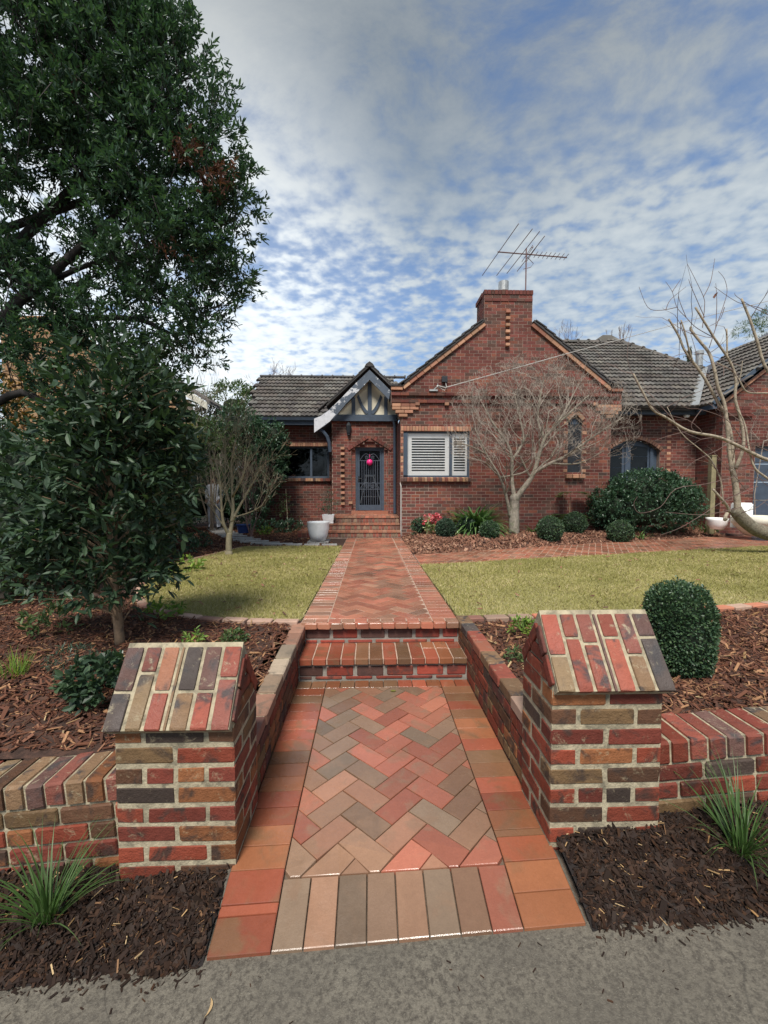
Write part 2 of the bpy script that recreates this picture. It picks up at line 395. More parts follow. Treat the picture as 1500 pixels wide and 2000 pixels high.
M['leaf_camellia'] = leaf_mat('camellia_leaf', [(0.034, 0.076, 0.043), (0.054, 0.112, 0.061), (0.085, 0.162, 0.085), (0.048, 0.093, 0.051)], 0.35, 0.2, 0.5)
M['leaf_mid'] = leaf_mat('mid_green_leaf', [(0.062, 0.106, 0.037), (0.094, 0.144, 0.050), (0.125, 0.175, 0.056), (0.075, 0.125, 0.050)], 0.5, 0.3)
M['leaf_lime'] = leaf_mat('lime_leaf', [(0.14, 0.24, 0.04), (0.2, 0.3, 0.06), (0.26, 0.34, 0.05), (0.11, 0.19, 0.05)], 0.5, 0.3)
M['leaf_yellow'] = leaf_mat('yellow_leaf', [(0.22, 0.2, 0.03), (0.3, 0.25, 0.04), (0.16, 0.17, 0.04)], 0.5, 0.3)
M['leaf_autumn'] = leaf_mat('autumn_leaf', [(0.3, 0.15, 0.03), (0.36, 0.2, 0.04), (0.22, 0.11, 0.03), (0.13, 0.13, 0.04)], 0.55, 0.3)
M['leaf_box'] = leaf_mat('box_leaf', [(0.035, 0.074, 0.035), (0.051, 0.096, 0.045), (0.072, 0.128, 0.058), (0.042, 0.083, 0.045), (0.096, 0.152, 0.064)], 0.4, 0.15, 0.45)
M['leaf_boxdark'] = leaf_mat('dark_box_leaf', [(0.029, 0.058, 0.035), (0.042, 0.077, 0.045), (0.058, 0.099, 0.058), (0.035, 0.067, 0.042)], 0.4, 0.15, 0.45)
M['leaf_strap'] = leaf_mat('strap_leaf', [(0.065, 0.130, 0.039), (0.104, 0.195, 0.058), (0.143, 0.234, 0.078), (0.078, 0.150, 0.046)], 0.4, 0.2)
M['leaf_grass'] = leaf_mat('tuft_grass', [(0.048, 0.099, 0.024), (0.071, 0.135, 0.036), (0.103, 0.166, 0.060), (0.055, 0.111, 0.028)], 0.45, 0.25)
M['petal'] = leaf_mat('pink_petal', [(0.62, 0.08, 0.11), (0.7, 0.2, 0.22), (0.5, 0.05, 0.08), (0.75, 0.35, 0.35)], 0.5, 0.25)
M['var_leaf'] = leaf_mat('variegated_leaf', [(0.4, 0.46, 0.25), (0.25, 0.36, 0.1), (0.5, 0.52, 0.35), (0.18, 0.3, 0.06)], 0.5, 0.25)
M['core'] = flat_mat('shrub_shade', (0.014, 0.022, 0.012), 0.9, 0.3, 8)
M['chip'] = chip_mat('bark_chip', [(0.0655, 0.0280, 0.0162), (0.0989, 0.0390, 0.0225), (0.1323, 0.0520, 0.0288), (0.0794, 0.0340, 0.0207), (0.1713, 0.0710, 0.0396), (0.1127, 0.0440, 0.0261), (0.0598, 0.0250, 0.0162), (0.2254, 0.1090, 0.0603), (0.0931, 0.0370, 0.0225), (0.1460, 0.0570, 0.0306), (0.3438, 0.1840, 0.0927), (0.0794, 0.0320, 0.0207)])
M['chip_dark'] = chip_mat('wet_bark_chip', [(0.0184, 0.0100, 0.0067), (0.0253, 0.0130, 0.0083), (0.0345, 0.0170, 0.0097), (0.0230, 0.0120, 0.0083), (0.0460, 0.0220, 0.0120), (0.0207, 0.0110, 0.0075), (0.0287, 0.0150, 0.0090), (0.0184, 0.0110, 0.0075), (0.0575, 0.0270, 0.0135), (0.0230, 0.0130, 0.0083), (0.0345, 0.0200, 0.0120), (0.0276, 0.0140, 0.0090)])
M['chip_pale'] = chip_mat('split_wood_chip', [(0.38, 0.24, 0.11), (0.3, 0.17, 0.07), (0.45, 0.32, 0.17), (0.22, 0.12, 0.06)])
M['chip_far'] = chip_mat('leaf_litter_chip', [(0.145, 0.061, 0.038), (0.217, 0.102, 0.061), (0.290, 0.152, 0.094), (0.123, 0.058, 0.039), (0.362, 0.210, 0.138), (0.189, 0.084, 0.052), (0.246, 0.116, 0.072), (0.102, 0.049, 0.035)])
M['soil'] = flat_mat('mulch_soil', (0.045, 0.024, 0.017), 0.95, 0.4, 22, 0.9, col2=(0.09, 0.045, 0.03), thr=(0.5, 0.65), bscale=50)
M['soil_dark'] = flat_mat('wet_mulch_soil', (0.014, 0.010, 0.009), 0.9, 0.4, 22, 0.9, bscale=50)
M['ground'] = flat_mat('earth', (0.13, 0.11, 0.08), 0.95, 0.2, 0.5)
M['slate'] = flat_mat('slate_paver', (0.34, 0.33, 0.31), 0.75, 0.2, 5, 0.2)
M['edge_pink'] = brick_mat('edging_brick', [(0.40, 0.25, 0.19), (0.44, 0.29, 0.22), (0.36, 0.19, 0.14), (0.42, 0.30, 0.235)], (0.32, 0.22, 0.165), 0.4, (0.7, 0.9), 0.2, 0.4)
M['worn'] = brick_mat('worn_coping', [(0.30, 0.235, 0.165), (0.33, 0.26, 0.19), (0.27, 0.19, 0.13), (0.30, 0.16, 0.11), (0.32, 0.27, 0.21)], (0.13, 0.11, 0.085), 0.6, (0.6, 0.9), 0.35, 0.8)
M['edge_orange'] = brick_mat('edging_orange', [(0.42, 0.15, 0.09), (0.40, 0.27, 0.2), (0.44, 0.17, 0.1), (0.33, 0.16, 0.12)], (0.25, 0.16, 0.12), 0.4, (0.7, 0.9), 0.2, 0.4)
M['neigh_brick'] = brick_mat('tan_brick', [(0.40, 0.24, 0.125), (0.36, 0.2, 0.1), (0.44, 0.28, 0.16), (0.33, 0.19, 0.1)], (0.28, 0.16, 0.09), 0.4, (0.8, 0.95), 0.2, 0.3)
M['neigh_mortar'] = flat_mat('tan_mortar', (0.42, 0.34, 0.24), 0.95, 0.1, 5)
M['balloon'] = flat_mat('pink_rubber', (0.80, 0.035, 0.22), 0.25, 0.05, 3)
M['cloth'] = flat_mat('white_cloth', (0.78, 0.80, 0.86), 0.9, 0.08, 9, 0.3, bscale=14)
M['skin'] = flat_mat('skin', (0.45, 0.27, 0.19), 0.6, 0.08, 20)
M['hair'] = flat_mat('dark_hair', (0.03, 0.022, 0.018), 0.7, 0.2, 60)
M['shoe'] = flat_mat('dark_shoe', (0.04, 0.04, 0.045), 0.7, 0.2, 20)
M['blue'] = flat_mat('blue_plastic', (0.018, 0.04, 0.14), 0.4, 0.1, 6)
M['cable'] = flat_mat('pale_cable', (0.5, 0.49, 0.46), 0.6, 0.1, 6)
M['cable_dark'] = flat_mat('dark_cable', (0.08, 0.08, 0.085), 0.6, 0.1, 6)
M['black'] = flat_mat('black_plastic', (0.02, 0.023, 0.028), 0.5, 0.1, 6)


def concrete_mat():
    m, nt, b = nodes('weathered_concrete'); g = G(nt)
    n1 = g.noise(2.2, 5, 0.65, 0.3); n2 = g.noise(55, 5, 0.75, 0.3); n3 = g.noise(170, 3, 0.7)
    c = g.mix(g.mr(n2, 0.34, 0.62), (0.058, 0.05, 0.039), (0.155, 0.138, 0.108))
    c = g.mix(g.mr(n1, 0.4, 0.68, 0, 0.6), c, (0.085, 0.075, 0.06))
    c = g.mix(g.mr(n3, 0.60, 0.72, 0, 0.6), c, (0.27, 0.25, 0.20))
    c = g.mix(g.mr(g.noise(9, 6, 0.75, 0.6), 0.66, 0.74, 0, 0.7), c, (0.04, 0.036, 0.032))
    vo = g.node('ShaderNodeTexVoronoi', feature='DISTANCE_TO_EDGE'); wv = g.node('ShaderNodeVectorMath', operation='ADD'); g.put(wv.inputs[0], g.pos()); nw_ = g.node('ShaderNodeTexNoise'); nw_.inputs['Scale'].default_value = 2.0; g.put(nw_.inputs['Vector'], g.pos()); g.put(wv.inputs[1], nw_.outputs['Color']); g.put(vo.inputs['Vector'], wv.outputs[0]); vo.inputs['Scale'].default_value = 0.62
    c = g.mix(g.mr(vo.outputs['Distance'], 0.0, 0.005, 0.4, 0.0), c, (0.025, 0.022, 0.018))
    g.put(b.inputs['Base Color'], c); b.inputs['Roughness'].default_value = 0.85
    g.put(b.inputs['Normal'], g.bump(g.m('ADD', n2, n3), 0.6, 0.006))
    return m


def lawn_mat():
    m, nt, b = nodes('lawn_turf'); g = G(nt)
    n1 = g.noise(0.9, 4, 0.6); n2 = g.noise(28, 4, 0.7)
    c = g.mix(g.mr(n1, 0.35, 0.65), (0.26, 0.24, 0.09), (0.32, 0.285, 0.125))
    c = g.mix(g.mr(n2, 0.45, 0.7, 0, 0.6), c, (0.10, 0.085, 0.03))
    g.put(b.inputs['Base Color'], c); b.inputs['Roughness'].default_value = 0.9
    g.put(b.inputs['Normal'], g.bump(n2, 0.8, 0.02))
    return m


def blade_mat():
    m, nt, b = nodes('lawn_blade'); g = G(nt)
    c = g.ramp(g.rnd(), [(0.36, 0.33, 0.11), (0.41, 0.365, 0.145), (0.30, 0.295, 0.09), (0.49, 0.425, 0.21), (0.38, 0.345, 0.125), (0.57, 0.48, 0.28), (0.325, 0.31, 0.10), (0.43, 0.375, 0.155)])
    c = g.mix(g.mr(g.noise(1.1, 5, 0.65, 0.5), 0.42, 0.62, 0, 0.6), c, (0.25, 0.24, 0.07))
    g.put(b.inputs['Base Color'], c); b.inputs['Roughness'].default_value = 0.7; b.inputs['Specular IOR Level'].default_value = 0.2
    t = g.node('ShaderNodeBsdfTranslucent'); g.put(t.inputs[0], c)
    mx = g.node('ShaderNodeMixShader'); mx.inputs[0].default_value = 0.25
    g.L.new(b.outputs[0], mx.inputs[1]); g.L.new(t.outputs[0], mx.inputs[2]); g.L.new(mx.outputs[0], nt.nodes['Material Output'].inputs[0])
    return m


def glass_mat(name, tint, refl=0.9):
    m, nt, b = nodes(name); g = G(nt); N = nt.nodes
    tr = g.node('ShaderNodeBsdfTransparent'); tr.inputs[0].default_value = (*tint, 1)
    gl = g.node('ShaderNodeBsdfGlossy'); gl.inputs['Roughness'].default_value = 0.03
    fr = g.node('ShaderNodeFresnel'); fr.inputs[0].default_value = 1.5
    mx = g.node('ShaderNodeMixShader'); g.put(mx.inputs[0], g.m('MULTIPLY', fr.outputs[0], refl))
    g.L.new(tr.outputs[0], mx.inputs[1]); g.L.new(gl.outputs[0], mx.inputs[2]); g.L.new(mx.outputs[0], N['Material Output'].inputs[0])
    return m


M['concrete'] = concrete_mat(); M['lawn'] = lawn_mat(); M['blade'] = blade_mat()
M['glass'] = glass_mat('window_glass', (1, 1, 1), 0.5); M['glass_dark'] = glass_mat('dark_glass', (0.5, 0.55, 0.58))
M['flyscreen'] = glass_mat('fly_screen_mesh', (0.72, 0.73, 0.75), 0.15)

# ------------------------------------------------------------------ bricks
import bmesh


def brick_variant(i, cx, cy, cz, jit, mat):
    rr = random.Random(100 + i)
    bm = bmesh.new()
    for sx in (-1, 1):
        for sy in (-1, 1):
            for sz in (-1, 1):
                j = [rr.uniform(-jit, jit) for _ in range(3)]
                ox, oy, oz = cx * rr.uniform(0.6, 1.6), cy * rr.uniform(0.6, 1.6), cz * rr.uniform(0.6, 1.6)
                bm.verts.new((sx * .5, sy * (.5 - oy) + j[1], sz * (.5 - oz) + j[2]))
                bm.verts.new((sx * (.5 - ox) + j[0], sy * .5, sz * (.5 - oz) + j[2]))
                bm.verts.new((sx * (.5 - ox) + j[0], sy * (.5 - oy) + j[1], sz * .5))
    bmesh.ops.convex_hull(bm, input=bm.verts)
    me = bpy.data.meshes.new('brick'); bm.to_mesh(me); bm.free()
    me.materials.append(mat); return me


VAR = {}


def variants(matkey, rough=True):
    k = (matkey, rough)
    if k not in VAR:
        VAR[k] = [brick_variant(i, .026, .06, .085, .02 if rough else .004, M[matkey]) for i in range(7 if rough else 3)]
    return VAR[k]


class Brick:
    __slots__ = ('c', 'u', 'd', 'v', 's', 'm')
    def __init__(b, c, u, d, v, L, D, H, m): b.c = Vector(c); b.u = Vector(u); b.d = Vector(d); b.v = Vector(v); b.s = (L, D, H); b.m = m


def place_brick(b, parent, name='brick', rough=True, var=None):
    vs = var or variants(b.m, rough)
    o = bpy.data.objects.new(name, random.choice(vs))
    COL.objects.link(o); WL[o.name] = b.c
    o.parent = parent
    sx = random.choice((-1, 1))
    R = Matrix((b.u * sx, b.d * sx, b.v)).transposed()
    mm = (R @ Matrix.Diagonal(Vector(b.s))).to_4x4()
    mm.translation = b.c - WL[parent.name]
    o.matrix_basis = mm
    return o


def join_bricks(bs, parent, name='brick'):
    by = {}
    for b in bs: by.setdefault(b.m, []).append(b)
    mats = list(by); V = []; MI = []
    c8 = np.array([(i, j, k) for k in (-.5, .5) for i, j in ((-.5, -.5), (.5, -.5), (.5, .5), (-.5, .5))])
    f6 = np.array([(0, 3, 2, 1), (4, 5, 6, 7), (0, 1, 5, 4), (1, 2, 6, 5), (2, 3, 7, 6), (3, 0, 4, 7)])
    org = np.array(WL[parent.name])
    F = []
    for mi, k in enumerate(mats):
        for b in by[k]:
            A = np.array([b.u * b.s[0], b.d * b.s[1], b.v * b.s[2]])
            F.append(f6 + 8 * len(V)); V.append(c8 @ A + np.array(b.c) - org); MI += [mi] * 6
    me = mesh_np(name, np.concatenate(V), np.concatenate(F), 4)
    for k in mats: me.materials.append(M[k])
    me.polygons.foreach_set('material_index', np.array(MI, dtype=np.int32)); me.update()
    o = reg(bpy.data.objects.new(name, me), parent, WL[parent.name])
    return tag(o, kind='stuff')


def sub(iv, a, b):
    out = []
    for p, q in iv:
        if b <= p or a >= q: out.append((p, q)); continue
        if a > p: out.append((p, a))
        if b < q: out.append((b, q))
    return [(p, q) for p, q in out if q - p > 0.012]


def wall_bricks(O, u, v, d, nrows, spans, L=0.24, H=0.086, J=0.010, proud=0.005, mat='house_brick', depth=0.06, header=0.12, flemish=0.12):
    """O: lower left front corner; u along, v up, d into the wall. spans(k)-> list of (a,b). -> bricks and per course spans"""
    u = Vector(u).normalized(); v = Vector(v).normalized(); d = Vector(d).normalized(); O = Vector(O)
    res = []; sp = []
    for k in range(nrows):
        iv = spans(k); sp.append(iv)
        off = (0.0 if k % 2 == 0 else L / 2)
        for a, b in iv:
            x = math.floor((a - off) / L) * L + off
            while x < b - 1e-4:
                cuts = [(x, x + L)]
                if random.random() < flemish: cuts = [(x, x + L / 2), (x + L / 2, x + L)]
                for p, q in cuts:
                    p = max(p, a); q = min(q, b)
                    if q - p < 0.03: continue
                    c = O + u * ((p + q) / 2) + v * (k * H + H / 2) + d * (depth / 2 - proud + random.uniform(-.0015, .0015))
                    res.append(Brick(c, u, d, v, q - p - J, depth, H - J, mat))
                x += L
    return res, sp


def wall_core(O, u, v, d, sp, H, thick, name, mat, parent, loc=None):
    """solid wall body behind the brick faces: one strip per run of equal courses"""
    u = Vector(u).normalized(); v = Vector(v).normalized(); d = Vector(d).normalized(); O = Vector(O)
    mb = MB(); k = 0
    while k < len(sp):
        j = k
        while j + 1 < len(sp) and sp[j + 1] == sp[k]: j += 1
        for a, b in sp[k]:
            c = O + u * ((a + b) / 2) + v * ((k + j + 1) / 2 * H) + d * (thick / 2)
            mb.obox(c, u, d, v, b - a, thick, (j - k + 1) * H)
        k = j + 1
    return mb.build(name, mat, parent, loc)


def camdist(b): return (b.c - Vector((0, 0, CAMZ))).length


# ------------------------------------------------------------------ ground levels
def zup(y): return 0.12 - 0.008 * (y - 3.85)             # upper path and lawn
LY0, LY1, LY2 = 1.50, 1.80, 3.50                          # footpath edge, gate pillars, first riser
PX0, PX1 = -0.605, 0.80


def zlow(x, y):
    t0 = np.clip((y - LY0) / (LY1 - LY0), 0, 1); t1 = np.clip((y - LY1) / (LY2 - LY1), 0, 1)
    zf = -0.352 + 0.065 * x; zm = -0.283 + 0.035 * x; zb = -0.265
    return np.where(y < LY1, zf * (1 - t0) + zm * t0, zm * (1 - t1) + zb * t1)


def zfoot(x, y): return -0.366 + 0.065 * np.clip(x, -6, 6) + 0.02 * (y - 1.5)


UPE = [(0.80, 8.15), (6.78, 10.55), (12.0, 12.2), (16, 13.0)]       # far edge of the path that crosses to the right
LOE = [(0.80, 6.95), (9.0, 9.3), (16.0, 11.2)]                      # its near edge


def lerp_line(pts, x):
    xs = [p[0] for p in pts]; ys = [p[1] for p in pts]
    return np.interp(x, xs, ys)


def zyard(x, y):
    x = np.asarray(x, float); y = np.asarray(y, float)
    base = zup(y) - 0.03
    left = np.where(y < 4.1, -0.01 + 0.056 * (y - 2.0), base)
    right = np.where(y < 4.3, 0.085 + 0 * y, base)
    z = np.where(x < 0.1, np.minimum(left, base + 0.018), right)
    d = y - lerp_line(UPE, x)
    t = np.clip(d / 0.9, 0, 1) * np.clip((x - 0.75) / 0.5, 0, 1)
    return z + 0.16 * t * t * (3 - 2 * t)


def sheet(name, x0, x1, y0, y1, nx, ny, fz, mat, kind='structure', keep=None, skirt=0.0):
    xs = np.linspace(x0, x1, nx + 1); ys = np.linspace(y0, y1, ny + 1)
    X, Y = np.meshgrid(xs, ys); Z = fz(X, Y)
    V = np.stack([X, Y, Z], -1).reshape(-1, 3)
    I = np.arange((nx + 1) * (ny + 1)).reshape(ny + 1, nx + 1)
    F = np.stack([I[:-1, :-1], I[:-1, 1:], I[1:, 1:], I[1:, :-1]], -1).reshape(-1, 4)
    if keep is not None:
        c = V[F].mean(1); F = F[keep(c[:, 0], c[:, 1])]
    o = reg(bpy.data.objects.new(name, mesh_np(name, V, F, 4, mat, True)))
    return tag(o, kind=kind)


def poly_sheet(name, poly, fz, mat, kind='structure', thick=0.05):
    """flat polygon slab with its own thickness; poly counter-clockwise"""
    n = len(poly); top = [(x, y, float(fz(x, y))) for x, y in poly]; bot = [(x, y, z - thick) for x, y, z in top]
    f = [list(range(n)), list(range(n, 2 * n))[::-1]] + [(i, n + i, n + (i + 1) % n, (i + 1) % n) for i in range(n)]
    o = reg(bpy.data.objects.new(name, mesh_from(name, top + bot, f, mat)))
    return tag(o, kind=kind)


def inside(poly, x, y):
    x = np.asarray(x); y = np.asarray(y); r = np.zeros(x.shape, bool); n = len(poly); j = n - 1
    for i in range(n):
        xi, yi = poly[i]; xj, yj = poly[j]
        c = ((yi > y) != (yj > y)) & (x < (xj - xi) * (y - yi) / (yj - yi + 1e-12) + xi)
        r ^= c; j = i
    return r


tag(reg(bpy.data.objects.new('ground', mesh_from('ground', [(-900, -900, -0.75), (900, -900, -0.75), (900, 900, -0.75), (-900, 900, -0.75)], [(0, 1, 2, 3)], M['ground']))), kind='structure')
sheet('footpath', -14, 14, -3.2, 1.52, 56, 12, zfoot, M['concrete'])
sheet('nature_strip', -14, 14, -6.0, -3.19, 28, 4, lambda x, y: zfoot(x, y) - 0.01, M['lawn'])
# soil of the beds, left and right of the path and behind it
NOISE = lambda x, y, a: a * (np.sin(7.1 * x + 1.3 * np.sin(5 * y)) * np.cos(6.3 * y + 0.7) + 0.5 * np.sin(17 * x + 3) * np.sin(15 * y))
yard_keep = lambda x, y: ~((x > -0.70) & (x < 0.90) & (y < 3.95))
sheet('garden_bed', -14, 18, 2.10, 22, 160, 100, lambda x, y: zyard(x, y) + NOISE(x, y, 0.006), M['soil'], keep=yard_keep)


def zverge_l(x, y): return np.interp(y + NOISE(x * 1.7, y * 0.3, 0.014), [1.478, 1.55, 1.62, 1.86], [-0.006, 0.028, 0.05, 0.07]) + zfoot(x, y) + NOISE(x, y, 0.006)
def zverge_r(x, y): return np.interp(y + NOISE(x * 1.7, y * 0.3, 0.014), [1.478, 1.55, 1.62, 1.86], [-0.006, 0.028, 0.055, 0.095]) + zfoot(x, y) + NOISE(x, y, 0.006)


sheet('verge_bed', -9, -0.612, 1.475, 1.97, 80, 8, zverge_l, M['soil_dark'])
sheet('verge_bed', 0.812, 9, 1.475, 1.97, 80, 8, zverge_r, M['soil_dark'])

# ------------------------------------------------------------------ lawns
LEFT_EDGE = [(-0.66, 3.96), (-1.1, 3.99), (-1.5, 4.06), (-1.95, 4.24), (-2.4, 4.6), (-2.72, 5.1), (-2.95, 5.7), (-3.15, 6.4), (-3.22, 7.0), (-3.15, 7.7), (-3.0, 8.4), (-2.85, 9.1), (-2.78, 9.5)]
LAWN_L = [(-0.65, 3.97)] + [(-0.65, 9.52)] + LEFT_EDGE[::-1]
RIGHT_EDGE = [(0.82, 4.02), (1.6, 4.07), (2.5, 4.14), (3.4, 4.26), (4.4, 4.5), (5.6, 4.95), (7.5, 5.8), (10.5, 7.4)]
LAWN_R = RIGHT_EDGE + [(13, 8.8), (13, float(lerp_line(LOE, 13)))] + [(9.0, 9.3), (0.81, 6.95)]
zlawn = lambda x, y: zup(y) + 0.0 * x
poly_sheet('lawn', LAWN_L[::-1] if sum((LAWN_L[i][0] * LAWN_L[(i + 1) % len(LAWN_L)][1] - LAWN_L[(i + 1) % len(LAWN_L)][0] * LAWN_L[i][1]) for i in range(len(LAWN_L))) < 0 else LAWN_L, zlawn, M['lawn'], thick=0.12)
poly_sheet('lawn', LAWN_R, zlawn, M['lawn'], thick=0.12)


def scatter(poly, n):
    xs = [p[0] for p in poly]; ys = [p[1] for p in poly]; out = np.zeros((0, 2))
    while len(out) < n:
        q = np.stack([RNG.uniform(min(xs), max(xs), n * 2), RNG.uniform(min(ys), max(ys), n * 2)], -1)
        out = np.concatenate([out, q[inside(poly, q[:, 0], q[:, 1])]])
    return out[:n]


def grass_on(poly, n, h=(0.012, 0.034), w=0.0035):
    p = scatter(poly, n) + RNG.normal(0, 0.012, (n, 2))
    # thinner blades of a clump with distance: keep more of them near the front edge
    keep = RNG.random(len(p)) < np.clip(1.25 - (p[:, 1] - 4) * 0.12, 0.35, 1)
    p = p[keep]; n = len(p)
    z = zup(p[:, 1]); a = RNG.uniform(0, 2 * np.pi, n); hh = RNG.uniform(*h, n) * (0.75 + 0.5 * (0.5 + 0.5 * np.sin(p[:, 0] * 3.1 + np.sin(p[:, 1] * 2.3)) * np.cos(p[:, 1] * 2.7))) * np.where(RNG.random(n) < 0.03, 1.8, 1); lean = RNG.uniform(0.2, 1.7, n) * hh
    ww = w * RNG.uniform(0.7, 1.4, n) * (1 + (p[:, 1] - 4) * 0.22)
    b = RNG.uniform(0, 2 * np.pi, n)
    P0 = np.stack([p[:, 0] - ww * np.cos(a), p[:, 1] - ww * np.sin(a), z - 0.003], -1)
    P1 = np.stack([p[:, 0] + ww * np.cos(a), p[:, 1] + ww * np.sin(a), z - 0.003], -1)
    P2 = np.stack([p[:, 0] + lean * np.cos(b), p[:, 1] + lean * np.sin(b), z + hh], -1)
    V = np.stack([P0, P1, P2], 1).reshape(-1, 3)
    me = mesh_np('grass', V, np.arange(len(V)).reshape(-1, 3), 3, M['blade'])
    o = reg(bpy.data.objects.new('grass', me)); return tag(o, kind='stuff')


tag(grass_on(LAWN_L, 110000), 'short olive turf left of the brick path', 'grass', kind='stuff')
tag(grass_on(LAWN_R, 190000), 'short olive turf right of the brick path', 'grass', kind='stuff')

LITTER = np.concatenate([scatter(LAWN_L, 130), scatter(LAWN_R, 210)])


# ------------------------------------------------------------------ mulch
def chips(name, poly, n, fz, mat, size=(0.02, 0.06), aspect=(0.15, 0.4), thick=0.2, pitch=0.35, lift=0.006, pts=None):
    p = scatter(poly, n) if pts is None else pts
    n = len(p)
    L = RNG.uniform(*size, n) * np.where(RNG.random(n) < 0.15, 1.5, 1); Wd = L * RNG.uniform(*aspect, n); T = Wd * thick + 0.001
    yaw = RNG.uniform(0, 2 * np.pi, n); pt = RNG.normal(0, pitch, n); rl = RNG.normal(0, pitch * 1.2, n)
    u = np.stack([np.cos(yaw) * np.cos(pt), np.sin(yaw) * np.cos(pt), np.sin(pt)], -1)
    h = np.stack([-np.sin(yaw), np.cos(yaw), np.zeros(n)], -1); w = np.cross(u, h)
    s = h * np.cos(rl)[:, None] + w * np.sin(rl)[:, None]; t = np.cross(u, s)
    c = np.stack([p[:, 0], p[:, 1], fz(p[:, 0], p[:, 1]) + RNG.uniform(0, lift, n) + np.abs(np.sin(pt)) * L * 0.3], -1)
    U = u * (L / 2)[:, None]; Sd = s * (Wd / 2)[:, None]; Th = t * T[:, None]
    k1 = RNG.uniform(0.3, 1, n)[:, None]; k2 = RNG.uniform(0.3, 1, n)[:, None]
    low = [c - U - Sd * k1, c + U - Sd * k2, c + U + Sd * k1, c - U + Sd * k2]
    V = np.stack(low + [q + Th for q in low], 1).reshape(-1, 3)
    f5 = np.array([(4, 5, 6, 7), (0, 1, 5, 4), (1, 2, 6, 5), (2, 3, 7, 6), (3, 0, 4, 7)])
    F = (f5[None] + 8 * np.arange(n)[:, None, None]).reshape(-1, 4)
    o = reg(bpy.data.objects.new(name, mesh_np(name, V, F, 4, mat)))
    return tag(o, kind='stuff')


BED_L = [(-0.72, 2.16), (-0.72, 3.86)] + [(x, y - 0.10) for x, y in LEFT_EDGE[1:6]] + [(-3.4, 5.0), (-3.9, 6.4), (-6.5, 6.4), (-6.0, 2.13)]
BED_R = [(0.93, 2.16), (6.5, 2.16), (8.0, 5.6)] + [(x, y - 0.13) for x, y in RIGHT_EDGE[:6][::-1]] + [(0.93, 3.86)]
tag(chips('mulch', BED_L, 34000, zyard, M['chip'], (0.018, 0.06)), 'reddish brown bark mulch behind the left street wall', 'mulch')
tag(chips('mulch', BED_R, 34000, zyard, M['chip'], (0.018, 0.06)), 'reddish brown bark mulch behind the right street wall', 'mulch')
tag(chips('split_wood', BED_L, 700, lambda x, y: zyard(x, y) + 0.012, M['chip_pale'], (0.02, 0.07), (0.06, 0.22)), 'pale split wood pieces in the left bed', 'wood chips')
tag(chips('split_wood', BED_R, 800, lambda x, y: zyard(x, y) + 0.012, M['chip_pale'], (0.02, 0.07), (0.06, 0.22)), 'pale split wood pieces in the right bed', 'wood chips')
VL = [(-3.2, 1.475), (-0.622, 1.475), (-0.618, 1.84), (-3.2, 1.93)]
VR = [(0.822, 1.475), (3.4, 1.475), (3.4, 1.93), (0.82, 1.84)]
for poly, fz, side in ((VL, zverge_l, 'left'), (VR, zverge_r, 'right')):
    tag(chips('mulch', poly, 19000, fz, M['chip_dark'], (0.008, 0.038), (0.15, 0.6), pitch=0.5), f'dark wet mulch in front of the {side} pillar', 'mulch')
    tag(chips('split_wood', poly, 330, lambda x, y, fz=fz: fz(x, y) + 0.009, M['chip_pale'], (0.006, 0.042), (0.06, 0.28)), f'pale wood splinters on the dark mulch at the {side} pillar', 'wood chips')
# spilled chips on the footpath edge
sp = np.stack([np.concatenate([RNG.uniform(-2.6, -0.6, 260), RNG.uniform(0.8, 2.6, 200)]), 1.475 - np.abs(RNG.normal(0, 0.025, 460))], -1)
tag(chips('mulch_crumbs', VL, 0, zfoot, M['chip_dark'], (0.006, 0.022), (0.2, 0.6), pitch=0.1, lift=0.002, pts=sp), 'dark mulch crumbs spilled over the footpath edge', 'mulch')
sp = np.stack([RNG.uniform(-1.5, 1.6, 90), RNG.uniform(1.05, 1.46, 90)], -1)
tag(chips('mulch_crumbs', VL, 0, zfoot, M['chip_dark'], (0.005, 0.02), (0.15, 0.4), pitch=0.05, lift=0.001, pts=sp), 'scattered bark flakes on the grey concrete footpath', 'mulch')
tag(chips('leaf_litter', LAWN_L, 0, lambda x, y: zup(y) + 0.02, M['chip_far'], (0.02, 0.06), (0.3, 0.6), thick=0.05, pitch=0.3, pts=LITTER), 'small fallen brown leaves scattered over both lawns', 'leaves')
BED_W = [(0.86, 8.25), (6.78, 10.62), (9.8, 11.55), (9.8, 12.9), (6.7, 12.9), (6.5, 11.6), (0.84, 11.6), (0.84, 11.2), (0.80, 9.4)]
tag(chips('leaf_litter', BED_W, 22000, zyard, M['chip_far'], (0.03, 0.08), (0.3, 0.7), pitch=0.5), 'brown leaf litter and bark under the bare maple by the house', 'mulch')
BED_F = [(-2.9, 9.62), (-0.72, 9.62), (-1.2, 11.2), (-1.3, 14.9), (-6.5, 15.2), (-6.5, 6.4), (-3.9, 6.4), (-3.36, 7.0), (-3.2, 8.0)]
tag(chips('mulch', BED_F, 16000, zyard, M['chip'], (0.03, 0.08), (0.25, 0.5)), 'brown mulch beyond the left lawn by the house wall', 'mulch')


# ------------------------------------------------------------------ paving
def clip(poly, a, b):
    """keep the side left of a->b"""
    out = []; n = len(poly)
    f = lambda p: (b[0] - a[0]) * (p[1] - a[1]) - (b[1] - a[1]) * (p[0] - a[0])
    for i in range(n):
        p, q = poly[i], poly[(i + 1) % n]; fp, fq = f(p), f(q)
        if fp >= 0: out.append(p)
        if (fp >= 0) != (fq >= 0):
            t = fp / (fp - fq); out.append((p[0] + (q[0] - p[0]) * t, p[1] + (q[1] - p[1]) * t))
    return out


def area(p): return sum(p[i][0] * p[(i + 1) % len(p)][1] - p[(i + 1) % len(p)][0] * p[i][1] for i in range(len(p))) / 2


